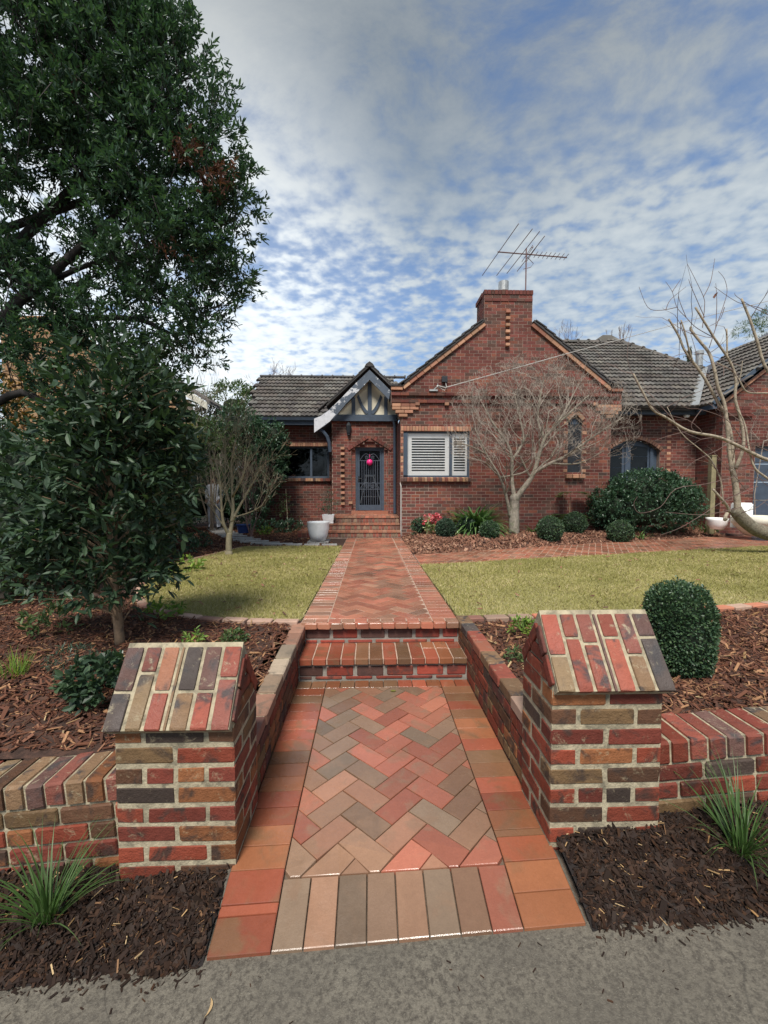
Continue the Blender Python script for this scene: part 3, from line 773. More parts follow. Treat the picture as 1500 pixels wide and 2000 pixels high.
def herringbone(field, w=0.118, joint=0.005, ang=45, origin=(0, 0)):
    """45 degree herringbone clipped to a convex counter-clockwise field"""
    ca, sa = math.cos(rad(ang)), math.sin(rad(ang))
    xs = [p[0] for p in field]; ys = [p[1] for p in field]
    cx, cy = (min(xs) + max(xs)) / 2, (min(ys) + max(ys)) / 2
    R = int(math.hypot(max(xs) - min(xs), max(ys) - min(ys)) / 2 / w) + 3
    ox, oy = origin; bi, bj = round(((cx - ox) * ca + (cy - oy) * sa) / w), round((-(cx - ox) * sa + (cy - oy) * ca) / w)
    g = joint / 2; out = []
    for i in range(bi - R, bi + R):
        for j in range(bj - R, bj + R):
            t = (i - j) % 4
            if t == 0: r = (i * w + g, j * w + g, (i + 2) * w - g, (j + 1) * w - g)
            elif t == 3: r = (i * w + g, j * w + g, (i + 1) * w - g, (j + 2) * w - g)
            else: continue
            p = [(r[0], r[1]), (r[2], r[1]), (r[2], r[3]), (r[0], r[3])]
            p = [(ox + x * ca - y * sa, oy + x * sa + y * ca) for x, y in p]
            for k in range(len(field)):
                p = clip(p, field[k], field[(k + 1) % len(field)])
                if len(p) < 3: break
            if len(p) >= 3 and area(p) > 0.0012: out.append(p)
    return out


def paver_verts(p, fz, lift, cham=0.0026, th=0.05, lod=False):
    n = len(p); cx = sum(q[0] for q in p) / n; cy = sum(q[1] for q in p) / n
    def inset(q, s):
        d = math.hypot(q[0] - cx, q[1] - cy); k = max(0.2, 1 - s / d); return (cx + (q[0] - cx) * k, cy + (q[1] - cy) * k)
    z = lambda q: float(fz(q[0], q[1])) + lift
    top = [(*inset(q, cham * 1.5), z(q)) for q in p]; mid = [(*q, z(q) - cham) for q in p]
    if lod:
        v = top + [(*q, z(q) - 0.015) for q in p]; f = [list(range(n))] + [(i, n + i, n + (i + 1) % n, (i + 1) % n) for i in range(n)]
        return v, f
    bot = [(*q, z(q) - th) for q in p]
    v = top + mid + bot; f = [list(range(n))]
    for r in (0, n):
        f += [(r + i, r + n + i, r + n + (i + 1) % n, r + (i + 1) % n) for i in range(n)]
    return v, f


def lay(parent, polys, fz, mats, nsingle, cap_rest=True, name='paver', jit=0.0012):
    """polys: (poly, matkey); the nearest nsingle become objects, the rest one joined part"""
    polys = sorted(polys, key=lambda q: sum(a[0] ** 2 + a[1] ** 2 for a in q[0]) / len(q[0]))
    for p, mk in polys[:nsingle]:
        if area(p) < 0: p = p[::-1]
        v, f = paver_verts(p, fz, random.uniform(-jit, jit))
        c = Vector((sum(q[0] for q in p) / len(p), sum(q[1] for q in p) / len(p), v[0][2]))
        reg(bpy.data.objects.new(name, mesh_from(name, [Vector(q) - c for q in v], f, M[mk])), parent, c)
    rest = polys[nsingle:]
    if rest:
        by = {}
        for p, mk in rest: by.setdefault(mk, []).append(p)
        mb = MB(); mi = []
        for i, (mk, ps) in enumerate(by.items()):
            for p in ps:
                if area(p) < 0: p = p[::-1]
                v, f = paver_verts(p, fz, random.uniform(-jit, jit), lod=True); mb.add(v, f); mi += [i] * len(f)
        o = mb.build(name, None, parent)
        for mk in by: o.data.materials.append(M[mk])
        o.data.polygons.foreach_set('material_index', np.array(mi, dtype=np.int32)); o.data.update()
        tag(o, kind='stuff')


def rect(x0, y0, x1, y1, g=0.0025): return [(x0 + g, y0 + g), (x1 - g, y0 + g), (x1 - g, y1 - g), (x0 + g, y1 - g)]


# lower path: header borders, herringbone field, soldier rows at both ends
lp = sheet('path', PX0 - 0.03, PX1 + 0.03, LY0 + 0.005, LY2 + 0.02, 12, 20, lambda x, y: zlow(x, y) - 0.022, M['joint'])
FX0, FX1 = PX0 + 0.235, PX1 - 0.235
P = []
y = LY0
ys_l = [LY0 + 0.002, LY0 + 0.118, LY0 + 0.155, LY0 + 0.275]
ys_r = [LY0 + 0.002, LY0 + 0.122, LY0 + 0.243, LY0 + 0.363, LY0 + 0.403]
yend = LY2 - 0.125
for ys, a, b in ((ys_l, PX0, FX0), (ys_r, FX1, PX1)):
    y = ys[-1]
    n = max(1, round((yend - y) / 0.1185)); st = (yend - y) / n
    ys = ys + [y + st * (i + 1) for i in range(n)]
    for i in range(len(ys) - 1): P.append((rect(a, ys[i], b, ys[i + 1]), 'paver_border'))
nfr = 8
for i in range(nfr):
    w = (FX1 - FX0) / nfr; P.append((rect(FX0 + i * w, LY0 + 0.002, FX0 + (i + 1) * w, LY0 + 0.236), 'paver_field'))
for i in range(12):
    w = (PX1 - PX0) / 12; P.append((rect(PX0 + i * w, yend, PX0 + (i + 1) * w, LY2 + 0.0), 'paver_border'))
field = rect(FX0, LY0 + 0.236, FX1, yend, 0.003)
for p in herringbone(field, 0.1185, origin=(0.097, LY0 + 0.30)): P.append((p, 'paver_field'))
lay(lp, P, zlow, None, 290)

hm_ = MB()
for xa, xb, sg in ((PX0 - 0.045, PX0 + 0.002, 1), (PX1 - 0.002, PX1 + 0.045, -1)):
    ys = np.linspace(LY0 + 0.01, 1.83, 9)
    for ya, yb in zip(ys, ys[1:]):
        v = [(x, y, float(zlow(min(max(x, PX0), PX1), y)) + dz) for x, y in ((xa, ya), (xb, ya), (xb, yb), (xa, yb)) for dz in (-0.12, (-0.014 if x in (PX0 + 0.002, PX1 - 0.002) else -0.035))]
        hm_.add(v, [(0, 6, 4, 2), (1, 3, 5, 7), (0, 2, 3, 1), (2, 4, 5, 3), (4, 6, 7, 5), (6, 0, 1, 7)])
hm_.build('mortar_haunch', M['haunch'], lp)

# upper path
UY0, UY1 = 3.84, 11.36
up = sheet('path', PX0 - 0.03, PX1 - 0.01, UY0 + 0.03, UY1, 4, 20, lambda x, y: zup(y) - 0.004 + 0 * x, M['joint_pale'])
P = []
ux0, ux1 = PX0 - 0.03, PX1
for i in range(12):
    w = (ux1 - ux0) / 12; P.append((rect(ux0 + i * w, UY0, ux0 + (i + 1) * w, UY0 + 0.118, 0.004), 'paver_up'))
y = UY0 + 0.118; k = 0
while y < UY1 - 0.05:
    P.append((rect(ux0, y, ux0 + 0.24, y + 0.119, 0.004), 'paver_up'))
    if not (7.0 < y < 8.2): P.append((rect(ux1 - 0.24, y, ux1, y + 0.119, 0.004), 'paver_up'))
    else: P.append((rect(ux1 - 0.24, y, ux1, y + 0.119, 0.004), 'paver_up'))
    y += 0.119
for p in herringbone(rect(ux0 + 0.24, UY0 + 0.118, ux1 - 0.24, UY1, 0.004), 0.119, 0.009, origin=(0.1, UY0 + 0.2)): P.append((p, 'paver_up'))
zupx = lambda x, y: zup(y) + 0 * x
lay(up, P, zupx, None, 290)

# path crossing to the right in front of the house
LO = [(0.81, 6.95), (9.0, 9.3), (14.0, 10.7)]; UPp = [(14.0, 12.55), (12.0, 12.2), (6.78, 10.55), (0.81, 8.15)]
dp = poly_sheet('path', LO + UPp, lambda x, y: zup(y) - 0.003, M['joint_pale'], thick=0.06)
P = []
for quad in ([(0.815, 6.96), (6.9, 8.70), (6.78, 10.53), (0.815, 8.14)], [(6.905, 8.71), (14, 10.7), (14, 12.5), (12.0, 12.19), (6.79, 10.54)]):
    for p in herringbone(quad, 0.12, 0.009, 62): P.append((p, 'paver_up'))
lay(dp, P, zupx, None, 120)


# lawn edging: bricks laid end to end along the curve
def edging(pts, mk, label, width=0.11, gap=0.012, top=0.006, L=0.23):
    pts = [Vector((x, y, 0)) for x, y in pts]
    path = []
    for a, b in zip(pts, pts[1:]):
        n = max(1, int((b - a).length / 0.02)); path += [a.lerp(b, i / n) for i in range(n)]
    root = thing('lawn_edging', (path[0].x, path[0].y, zup(path[0].y) - 0.1), label, 'edging')
    acc = 0; start = path[0]
    for a, b in zip(path, path[1:]):
        acc += (b - a).length
        if acc >= L:
            c = (start + b) / 2; u = (b - start).normalized(); d = Vector((-u.y, u.x, 0))
            z = zup(c.y) + top + random.uniform(-.004, .004)
            place_brick(Brick((c.x, c.y, z - 0.04), u, d, (0, 0, 1), L - gap, width, 0.08, mk), root)
            start = b; acc = 0
    return root


edging([(x - 0.0, y - 0.055) for x, y in LEFT_EDGE[:6]] + [(x - 0.055, y) for x, y in LEFT_EDGE[6:]], 'edge_pink', 'curved pinkish edging round the left lawn', 0.09, 0.005)
edging([(x, y - 0.06) for x, y in RIGHT_EDGE], 'edge_orange', 'orange and pink brick edging along the front of the right lawn', 0.11)
edging([(-2.7, 9.56), (-1.9, 9.57), (-0.70, 9.57)], 'edge_pink', 'straight pale edging at the back of the left lawn', 0.06)

# ------------------------------------------------------------------ entry steps between the flank walls
st = tag(reg(bpy.data.objects.new('entry_steps', None), None, ((PX0 + PX1) / 2, LY2, -0.265)), 'two brick steps between the low flank walls up to the lawn level', 'steps')
T1, T2 = -0.083, zup(3.85)
body = MB()
body.box((PX0 - 0.02, LY2 + 0.025, -0.40), (PX1 + 0.02, 3.88, T1 - 0.055)); body.box((PX0 - 0.02, 3.885, -0.40), (PX1 + 0.02, 4.02, T2 - 0.062))
body.build('step_core', M['mortar_step'], st)
X = Vector((1, 0, 0)); Yv = Vector((0, 1, 0)); Zv = Vector((0, 0, 1))
for y0, zb, zt, ph in ((LY2 + 0.018, -0.262, T1 - 0.058, 0.1), (3.878, T1, T2 - 0.066, 0.0)):
    # one low course showing and one full course
    hfull = 0.080; low = max(0.02, zt - zb - hfull - 0.034)
    for z0, h, p in ((zb + 0.004, low, 0.5), (zt - hfull - 0.012, hfull, ph)):
        x = PX0 - 0.23 * p
        while x < PX1:
            a, b = max(x, PX0 + 0.005), min(x + 0.225, PX1 - 0.005)
            if b - a > 0.05: place_brick(Brick(((a + b) / 2, y0 + 0.045, z0 + h / 2), X, Yv, Zv, b - a - 0.004, 0.09, h, 'step_red'), st)
            x += 0.252
for i in range(12):
    w = (PX1 - PX0) / 12; c = PX0 + (i + 0.5) * w
    if i < 9:
        place_brick(Brick((c, LY2 + 0.19, T1 - 0.024), Yv, X, Zv, 0.395, w - 0.009, 0.052, 'paver_border'), st)
    else:
        place_brick(Brick((c, LY2 + 0.108, T1 - 0.024), Yv, X, Zv, 0.225, w - 0.009, 0.052, 'paver_border'), st)
        place_brick(Brick((c, LY2 + 0.31, T1 - 0.024), Yv, X, Zv, 0.155, w - 0.009, 0.052, 'paver_border'), st)
    place_brick(Brick((c, UY0 + 0.05, T2 - 0.036), Yv, X, Zv, 0.115, w - 0.009, 0.055, 'paver_up'), st)
tread = MB(); tread.box((PX0, LY2 + 0.012, T1 - 0.05), (PX1, 3.885, T1 - 0.006)); tread.build('tread_bed', M['joint_pale'], st)


# ------------------------------------------------------------------ gate pillars
def pillar(x0, x1, y0, zb, ncourse, ze, zr, face, label):
    """x0..x1 front face, y0 front, zb foot, ze eave of the cap, zr ridge, face +1 when the path is on the right"""
    W_, D_ = x1 - x0, 0.36; H = (ze - zb) / ncourse; J = 0.014
    root = tag(reg(bpy.data.objects.new('gate_pillar', None), None, ((x0 + x1) / 2, y0 + D_ / 2, zb)), label, 'pillar', 'brick gate pillars')
    core = MB(); core.box((x0 + 0.0035, y0 + 0.0035, zb - 0.12), (x1 - 0.0035, y0 + D_ - 0.0035, ze + 0.02)); core.build('mortar', M['mortar'], root)
    h = 0.112; e = 0.002
    def B(xa, xb, ya, yb, k, m='clinker'):
        jx = random.uniform(-.002, .002)
        place_brick(Brick(((xa + xb) / 2 + jx, (ya + yb) / 2, zb + (k + .5) * H + random.uniform(-.002, .002)), X, Yv, Zv, xb - xa, yb - ya, H - J + random.uniform(-.004, .001), m), root)
    for k in range(-1, ncourse):
        t = k % 2; y1 = y0 + D_
        if t == 1 and random.random() < 0.8 or t == 1:
            s = (W_ - J) / 2
            B(x0, x0 + s, y0, y0 + h, k); B(x1 - s, x1, y0, y0 + h, k)
            for a, b in ((x0, x0 + h), (x1 - h, x1)): B(a, b, y0 + h + J, y1, k)
        else:
            if k == ncourse - 3 or k == 2 and ncourse > 7:
                s = (W_ - 3 * J) / 4
                for i in range(4): B(x0 + i * (s + J), x0 + i * (s + J) + s, y0, y0 + 0.23, k)
            else:
                for a, b in ((x0, x0 + h), (x1 - h, x1)): B(a, b, y0, y0 + 0.232, k)
                B(x0 + h + J, x1 - h - J, y0, y0 + h, k)
            B(x0, x0 + W_ / 2 - J / 2, y0 + 0.232 + J, y1, k); B(x1 - W_ / 2 + J / 2, x1, y0 + 0.232 + J, y1, k)
    # gabled cap: sloping bricks in strips on both slopes, gable infill at the ends
    ye0, ye1 = y0 - 0.05, y0 + D_ + 0.05; ym = (ye0 + ye1) / 2
    cx0, cx1 = (x0 - 0.03, x1 - 0.002) if face > 0 else (x0 + 0.002, x1 + 0.03)
    gab = MB(); gab.prism([(cx0 + 0.006, ye0 + 0.048, ze - 0.030), (cx0 + 0.006, ye1 - 0.048, ze - 0.030), (cx0 + 0.006, ye1 - 0.008, ze + 0.003), (cx0 + 0.006, ym, zr - 0.006), (cx0 + 0.006, ye0 + 0.008, ze + 0.003)], (cx1 - cx0 - 0.012, 0, 0))
    gab.build('cap_mortar', M['mortar'], root)
    nst = 6; sw = (cx1 - cx0) / nst
    for sgn, ya in ((1, ye0), (-1, ye1)):
        a = Vector((0, ya, ze)); b = Vector((0, ym, zr)); sl = (b - a).normalized(); nrm = Vector((0, -sl.z * sgn, sl.y * sgn)) if sgn > 0 else Vector((0, sl.z, -sl.y))
        if nrm.z < 0: nrm = -nrm
        Ls = (b - a).length
        xx = cx0
        ws = [1.12, 0.98, 1.0, 0.28, 1.05, 1.05, 1.12] if sgn > 0 else [1] * 6
        tot = sum(ws)
        for i, wv in enumerate(ws):
            w = (cx1 - cx0) * wv / tot; split = random.choice((0.42, 0.56, 0.63)) if wv > 0.5 else 0.999
            for p, q in ((0, split), (split, 1)):
                if (q - p) * Ls < 0.03: continue
                th_ = 0.060 if p == 0 and q < .9 else 0.022; q = min(q, 1 - 0.022 / Ls); dn = random.uniform(-.0015, .002)
                c = a + sl * (Ls * (p + q) / 2) - nrm * (th_ / 2 - 0.004 + dn)
                j = 0.010 if wv > 0.5 else 0.006
                place_brick(Brick((xx + w / 2, c.y, c.z), X, sl, nrm, w - j - 0.006, Ls * (q - p) - 0.013, th_, 'cap'), root)
            xx += w
    xr = cx1 - 0.008 if face > 0 else cx0 + 0.008
    for sgn, ya in ((1, ye0 + 0.055), (-1, ye1 - 0.055)):      # edging bricks that follow the gable
        a = Vector((xr, ya, ze + 0.012)); b = Vector((xr, ym, zr - 0.075)); sl = (b - a).normalized(); nn = Vector((0, -sl.z, sl.y))
        for p in (0.25, 0.75): place_brick(Brick(a.lerp(b, p) + Vector((0, 0, -0.008)), sl, Vector((1, 0, 0)), nn, (b - a).length / 2 - 0.008, 0.03, 0.05, 'clinker'), root)
    for zz in (0.03, 0.10):
        wv = (ye1 - ye0) / 2 * (1 - (zz + 0.03) / (zr - ze)) - 0.06
        if wv > 0.03: place_brick(Brick((xr - 0.004 * face, ym, ze + zz), Yv, X, Zv, wv * 2, 0.03, 0.058, 'clinker'), root)
    return root


pillar(-1.088, -0.585, 1.80, -0.295, 7, 0.315, 0.615, +1, 'left brick gate pillar with gabled cap, beside the round-leaved shrub')
pillar(0.782, 1.275, 1.80, -0.255, 8, 0.455, 0.752, -1, 'right brick gate pillar with gabled cap, in front of the large clipped box ball')


# ------------------------------------------------------------------ street walls (follow the slope of the street)
def street_wall(x0, x1, ztop0, slope, y0, label, ncourse, near):
    """rowlock coping over stretcher courses; ztop0 top at x=near"""
    al = math.atan(slope); u = Vector((math.cos(al), 0, math.sin(al))); v = Vector((-math.sin(al), 0, math.cos(al)))
    Lw = (x1 - x0) / math.cos(al); top = Vector((x0, y0, ztop0 + (x0 - near) * slope))
    H = 0.0845; rw = 0.112
    O = top - v * (rw + ncourse * H)
    root = thing('street_wall', ((x0 + x1) / 2, y0 + 0.11, O.z), label, 'wall', 'low brick street walls')
    core = MB(); core.obox(O + u * (Lw / 2) + v * ((ncourse * H + rw - 0.008) / 2) + Yv * 0.115, u, Yv, v, Lw, 0.212, ncourse * H + rw - 0.008); core.build('mortar', M['mortar'], root)
    bs, _ = wall_bricks(O, u, v, Yv, ncourse, lambda k: [(0, Lw)], 0.243, H, 0.014, 0.003, 'clinker', 0.10, flemish=0.2)
    bs2, _ = wall_bricks(O + Yv * 0.23, u, v, -Yv, ncourse, lambda k: [(0, Lw)], 0.243, H, 0.014, 0.003, 'clinker', 0.10)
    n = round(Lw / 0.088)
    for i in range(n):
        w = Lw / n; c = O + u * ((i + .5) * w) + v * (ncourse * H + rw / 2 + random.uniform(-.003, .003)) + Yv * 0.115
        bs.append(Brick(c, u, Yv, v, w - 0.013, 0.236, rw - 0.004, 'clinker' if random.random() < .55 else 'cap'))
    bs.sort(key=camdist)
    for b in bs[:260]: place_brick(b, root)
    rest = bs[260:] + bs2
    if rest: join_bricks(rest, root)
    return root


street_wall(-6.0, -1.10, 0.045, 0.085, 1.88, 'low brick street wall left of the path, its top sprinkled with mulch', 5, -1.1)
street_wall(1.285, 6.2, 0.155, 0.072, 1.88, 'low brick street wall right of the path with pinkish coping', 5, 1.285)


# ------------------------------------------------------------------ flank walls along the lower path
def flank(xf, sgn, y0, y1, z0, z1, label, mk):
    """xf path-side face; sgn direction of the thickness; top z0 at y0, z1 at y1"""
    al = math.atan2(z1 - z0, y1 - y0); u = Vector((0, math.cos(al), math.sin(al))); v = Vector((0, -math.sin(al), math.cos(al))); d = Vector((sgn, 0, 0))
    Lw = (y1 - y0) / math.cos(al); T = 0.112; H = 0.083; n = 6
    top = Vector((xf, y0, z0)); O = top - v * (0.07 + n * H)
    root = thing('flank_wall', (xf, (y0 + y1) / 2, O.z), label, 'wall', 'low flank walls of the entry')
    core = MB(); core.obox(O + u * (Lw / 2) + v * ((n * H + 0.062) / 2) + d * (T / 2 + 0.003), u, d, v, Lw, T - 0.008, n * H + 0.062); core.build('mortar', M['mortar'], root)
    bs, _ = wall_bricks(O, u, v, d, n, lambda k: [(0, Lw)], 0.242, H, 0.013, 0.002, mk, 0.05, flemish=0.1)
    bs += wall_bricks(O + d * T, u, v, -d, n, lambda k: [(0, Lw)], 0.242, H, 0.013, 0.002, mk, 0.05)[0]
    m = round(Lw / 0.236); w = Lw / m
    for i in range(m):
        c = O + u * ((i + .5) * w) + v * (n * H + 0.036 + random.uniform(-.003, .003)) + d * (T / 2 + random.uniform(-.004, .004))
        bs.append(Brick(c, u, d, v, w - 0.011, T + 0.008 + random.uniform(-.006, .006), 0.068, 'worn' if (sgn < 0 and random.random() < .85) else ('edge_orange' if random.random() < .5 else 'cap')))
    for b in bs: place_brick(b, root)
    return root


flank(-0.607, -1, 2.162, 3.93, 0.015, 0.098, 'left flank wall of the entry steps with pale worn coping', 'clinker')
flank(0.802, 1, 2.162, 4.00, 0.138, 0.130, 'right flank wall of the entry steps with orange coping', 'clinker')

# ------------------------------------------------------------------ the house
house = thing('brick_house', (2.0, 12.0, 0.05), 'red brick house with tiled roofs, gabled porch and chimney behind the lawns', 'house')
HB = []          # (brick, wall part) of the whole house; the best seen become objects, the rest one part
SPECIAL = []
H = 0.086
ZB = 0.0


def hwall(name, O, u, v, d, nrows, spans, thick, flem=0.06):
    bs, sp = wall_bricks(O, u, v, d, nrows, spans, flemish=flem, proud=0.0025)
    w = wall_core(O, u, v, d, sp, H, thick, name, M['mortar_house'], house)
    HB.extend((b, w) for b in bs)
    return w


def zm(k): return ZB + (k + .5) * H
def special(wall, c, u, d, v, L, D, Hh, m='orange_brick'): SPECIAL.append((Brick(c, u, d, v, L, D, Hh, m), wall))


# --- front wing
WY = 11.67; WL0, WR0 = 0.794, 6.555; FL, FR = 0.54, 6.83; GC = 3.68
def wing_spans(k):
    z = zm(k)
    if z < 3.655:
        out = 0.0
        if z > 3.24: out = (z - 3.24) * 0.45
        iv = [(WL0 - out, WR0 + out)]
        if 1.665 < z < 2.915: iv = sub(iv, 0.872, 2.672)
        if 1.77 < z < 3.34: 
            s = 0 if z < 3.14 else (z - 3.14) * 0.9
            iv = sub(iv, 5.37 + s, 5.755 - s)
        return iv
    if z < 4.06: return [(FL, FR)]
    if z < 5.80:
        t = (z - 4.067) / 0.778
        return [(max(0.842 + t + 0.02, FL), min(6.52 - t - 0.02, FR))]
    return [(3.03, 4.33)]


NW = int(6.55 / H)
wing = hwall('wall', (0, WY, ZB), X, Zv, Yv, NW, wing_spans, 0.28)
wing_ret = hwall('wall', (WL0, 13.5, ZB), -Yv, Zv, X, int(3.3 / H), lambda k: [(0, 13.5 - WY - 0.285)], 0.07)
HB.extend((b, wing_ret) for b in wall_bricks((WL0, WY + 0.285, ZB), -Yv, Zv, X, int(3.3 / H), lambda k: [(0, 0.285)], proud=0.0025)[0])
hwall('wall', (WR0, WY + 0.285, ZB), Yv, Zv, -X, int(3.6 / H), lambda k: [(0, 13.0 - WY - 0.285)], 0.07)
# frieze courses that stand proud, corbels and dentils
for zc, pr in ((3.70, 0.035), (3.89, 0.045)):
    x = FL
    while x < FR - 0.05:
        b = min(x + 0.24, FR); special(wing, ((x + b) / 2, WY + 0.03 - pr, zc), X, Yv, Zv, b - x - 0.008, 0.10, 0.076, 'house_brick'); x += 0.24
for sgn, xe in ((1, FL), (-1, FR)):
    for zc, a, n in ((3.60, 0.02, 3), (3.515, 0.02, 3), (3.425, 0.11, 2), (3.325, 0.20, 1)):
        for i in range(n):
            cx = xe + sgn * (a + 0.12 + i * 0.24); special(wing, (cx, WY + 0.02 - 0.012, zc), X, Yv, Zv, 0.23, 0.12, 0.077)
for px in (815, 872, 1160):
    p = at(px, 790, WY); special(wing, (p.x, WY - 0.015, p.z), X, Yv, Zv, 0.115, 0.14, 0.076)
for py in (609.6, 622.8, 636, 648.7, 661.7, 674.4):
    p = at(991, py, WY); special(wing, (3.655, WY - 0.02, p.z), X, Yv, Zv, 0.115, 0.14, 0.076)
# window head and sill, lancet trim, alternate quoins beside the window
n = 24
for i in range(n):
    w = (2.70 - 0.80) / n; special(wing, (0.80 + (i + .5) * w, WY + 0.045, 2.972), X, Yv, Zv, w - 0.008, 0.14, 0.125)
    special(wing, (0.80 + (i + .5) * w, WY - 0.01, 1.612), X, Vector((0, 1, 0.12)).normalized(), Vector((0, -0.12, 1)).normalized(), w - 0.007, 0.20, 0.105, 'mix_brick')
for k in range(20, 34):
    if k % 3 < 2: special(wing, (0.832, WY + 0.04, zm(k)), X, Yv, Zv, 0.073, 0.10, 0.077)
lx, lz = 5.5625, 3.40
for sgn in (-1, 1):
    u = Vector((sgn * 0.2, 0, -0.2)).normalized(); vv = Vector((sgn * 0.2, 0, 0.2)).normalized()
    special(wing, Vector((lx, WY + 0.01, lz)) + Vector((sgn * 0.125, 0, -0.07)), u, Yv, vv, 0.25, 0.12, 0.10)
    for k in range(21, 37, 3): special(wing, (lx + sgn * 0.255, WY + 0.03, zm(k)), X, Yv, Zv, 0.115, 0.09, 0.077)
for i in range(3): special(wing, (5.38 + i * 0.18, WY - 0.02, 1.70), X, Yv, Zv, 0.16, 0.2, 0.11)
# gable verge: orange bricks up both slopes
sl = Vector((1, 0, 0.778)).normalized()
for sgn in (1, -1):
    s = Vector((sgn * sl.x, 0, sl.z)); nn = Vector((-sgn * sl.z, 0, sl.x)); x0 = 0.842 if sgn > 0 else 6.52
    tot = (3.03 - 0.842) / sl.x; n = 12
    for i in range(n):
        c = Vector((x0, WY - 0.005, 4.067)) + s * ((i + .5) * tot / n) + nn * -0.02
        special(wing, c, s, Yv, nn, tot / n - 0.006, 0.12, 0.105)
    special(wing, ((FL + 0.842) / 2 if sgn > 0 else (FR + 6.52) / 2, WY - 0.005, 4.045), X, Yv, Zv, 0.31, 0.12, 0.10)
    # roof edge above it
    sb = MB(); a = Vector((x0, WY - 0.09, 4.067)) + nn * 0.035
    sb.prism([a, a + s * (tot + 0.03), a + s * (tot + 0.03) + nn * 0.055, a + nn * 0.055], (0, 0.5, 0))
    xe = FL - 0.02 if sgn > 0 else FR + 0.02
    sb.prism([(xe, WY - 0.09, 4.098), (x0 + sgn * 0.02, WY - 0.09, 4.098), (x0 + sgn * 0.06, WY - 0.09, 4.19), (xe, WY - 0.09, 4.13)], (0, 0.5, 0))
    sb.build('verge', M['tile_dark'], house)
    rf = MB(); bk = 20.0
    apex = Vector((GC, WY + 0.38, 4.067 + (GC - 0.842) * 0.778 + 0.12)); ev = Vector((x0 - sgn * 0.30, WY + 0.38, 4.09))
    rf.prism([ev, apex, apex + Vector((0, 0, -0.05)), ev + Vector((0, 0, -0.05))], (0, bk - WY, 0))
    rf.build('roof', M['tile_dark'], house)
    for i in range(9):     # stepped verge tiles
        c = Vector((x0, WY + 0.06, 4.067)) + s * ((i + .42) * tot / 9) + nn * 0.115
        t = (s + nn * -0.09).normalized(); q = Vector((-t.z * sgn, 0, t.x * sgn)) if False else t.cross(Yv) * (-1 if sgn > 0 else 1)
        if q.z < 0: q = -q
        special(house, c, t, Yv, q, tot / 9 + 0.05, 0.34, 0.028, 'tile_dark')

# chimney: side faces, cap course
chim = MB(); chim.box((3.04, WY + 0.27, 5.2), (4.32, WY + 0.80, 6.55)); ch = chim.build('chimney', M['mortar_house'], house)
bs, _ = wall_bricks((3.03, WY + 0.81, ZB + 60 * H), -Yv, Zv, X, 16, lambda k: [(0, 0.80)], proud=0.004); HB.extend((b, ch) for b in bs)
n = 14
for i in range(n):
    w = 1.33 / n; special(ch, (3.015 + (i + .5) * w, WY + 0.08, 6.60), X, Yv, Zv, w - 0.012, 0.20, 0.112, 'house_brick')
for i in range(6): special(ch, (3.07, WY + 0.24 + i * 0.115, 6.60), Yv, X, Zv, 0.10, 0.14, 0.112, 'house_brick')
for i in range(6): special(ch, (3.03 + (i + .5) * 1.3 / 6, WY + 0.03, 6.40), X, Yv, Zv, 0.208, 0.10, 0.076, 'house_brick')
tb = MB(); tb.box((3.05, WY + 0.1, 6.5), (4.30, WY + 0.78, 6.62)); tb.build('chimney_top', M['mortar_step'], house)
fl = MB(); fl.lathe([(0.085, 6.55), (0.085, 6.70), (0.14, 6.80), (0.14, 7.05), (0.115, 7.055), (0.115, 6.82)], (3.66, WY + 0.40, 0), 20); fl.build('flue', M['galv'], house, smooth=False)


# --- windows
def window(x0, x1, z0, z1, Y, bars, label=None, frame=0.06, mat='navy', glass='glass_dark'):
    """frame mesh with a pane per light; bars: x positions of the mullions"""
    f = MB(); d0, d1 = Y + 0.05, Y + 0.12
    f.box((x0, d0, z0), (x1, d1, z0 + frame)); f.box((x0, d0, z1 - frame), (x1, d1, z1))
    f.box((x0, d0 + .001, z0 + frame), (x0 + frame, d1, z1 - frame)); f.box((x1 - frame, d0 + .001, z0 + frame), (x1, d1, z1 - frame))
    for b in bars: f.box((b - 0.035, d0 - 0.004, z0 + frame), (b + 0.035, d1, z1 - frame))
    w = f.build('window', M[mat], house, ((x0 + x1) / 2, Y, z0))
    if label: w['label'] = label
    xs = [x0 + frame] + [q for b in bars for q in (b - 0.035, b + 0.035)] + [x1 - frame]
    for i in range(0, len(xs), 2):
        g_ = MB(); g_.box((xs[i], d0 + 0.012, z0 + frame), (xs[i + 1], d0 + 0.016, z1 - frame)); g_.build('pane', M[glass], w)
    inn = MB(); inn.box((x0 + .01, Y + 0.55, z0 + .01), (x1 - .01, Y + 0.57, z1 - .01)); inn.build('room_shade', M['dark'], w)  # near-black board: the unlit room's shade is put into its colour
    return w


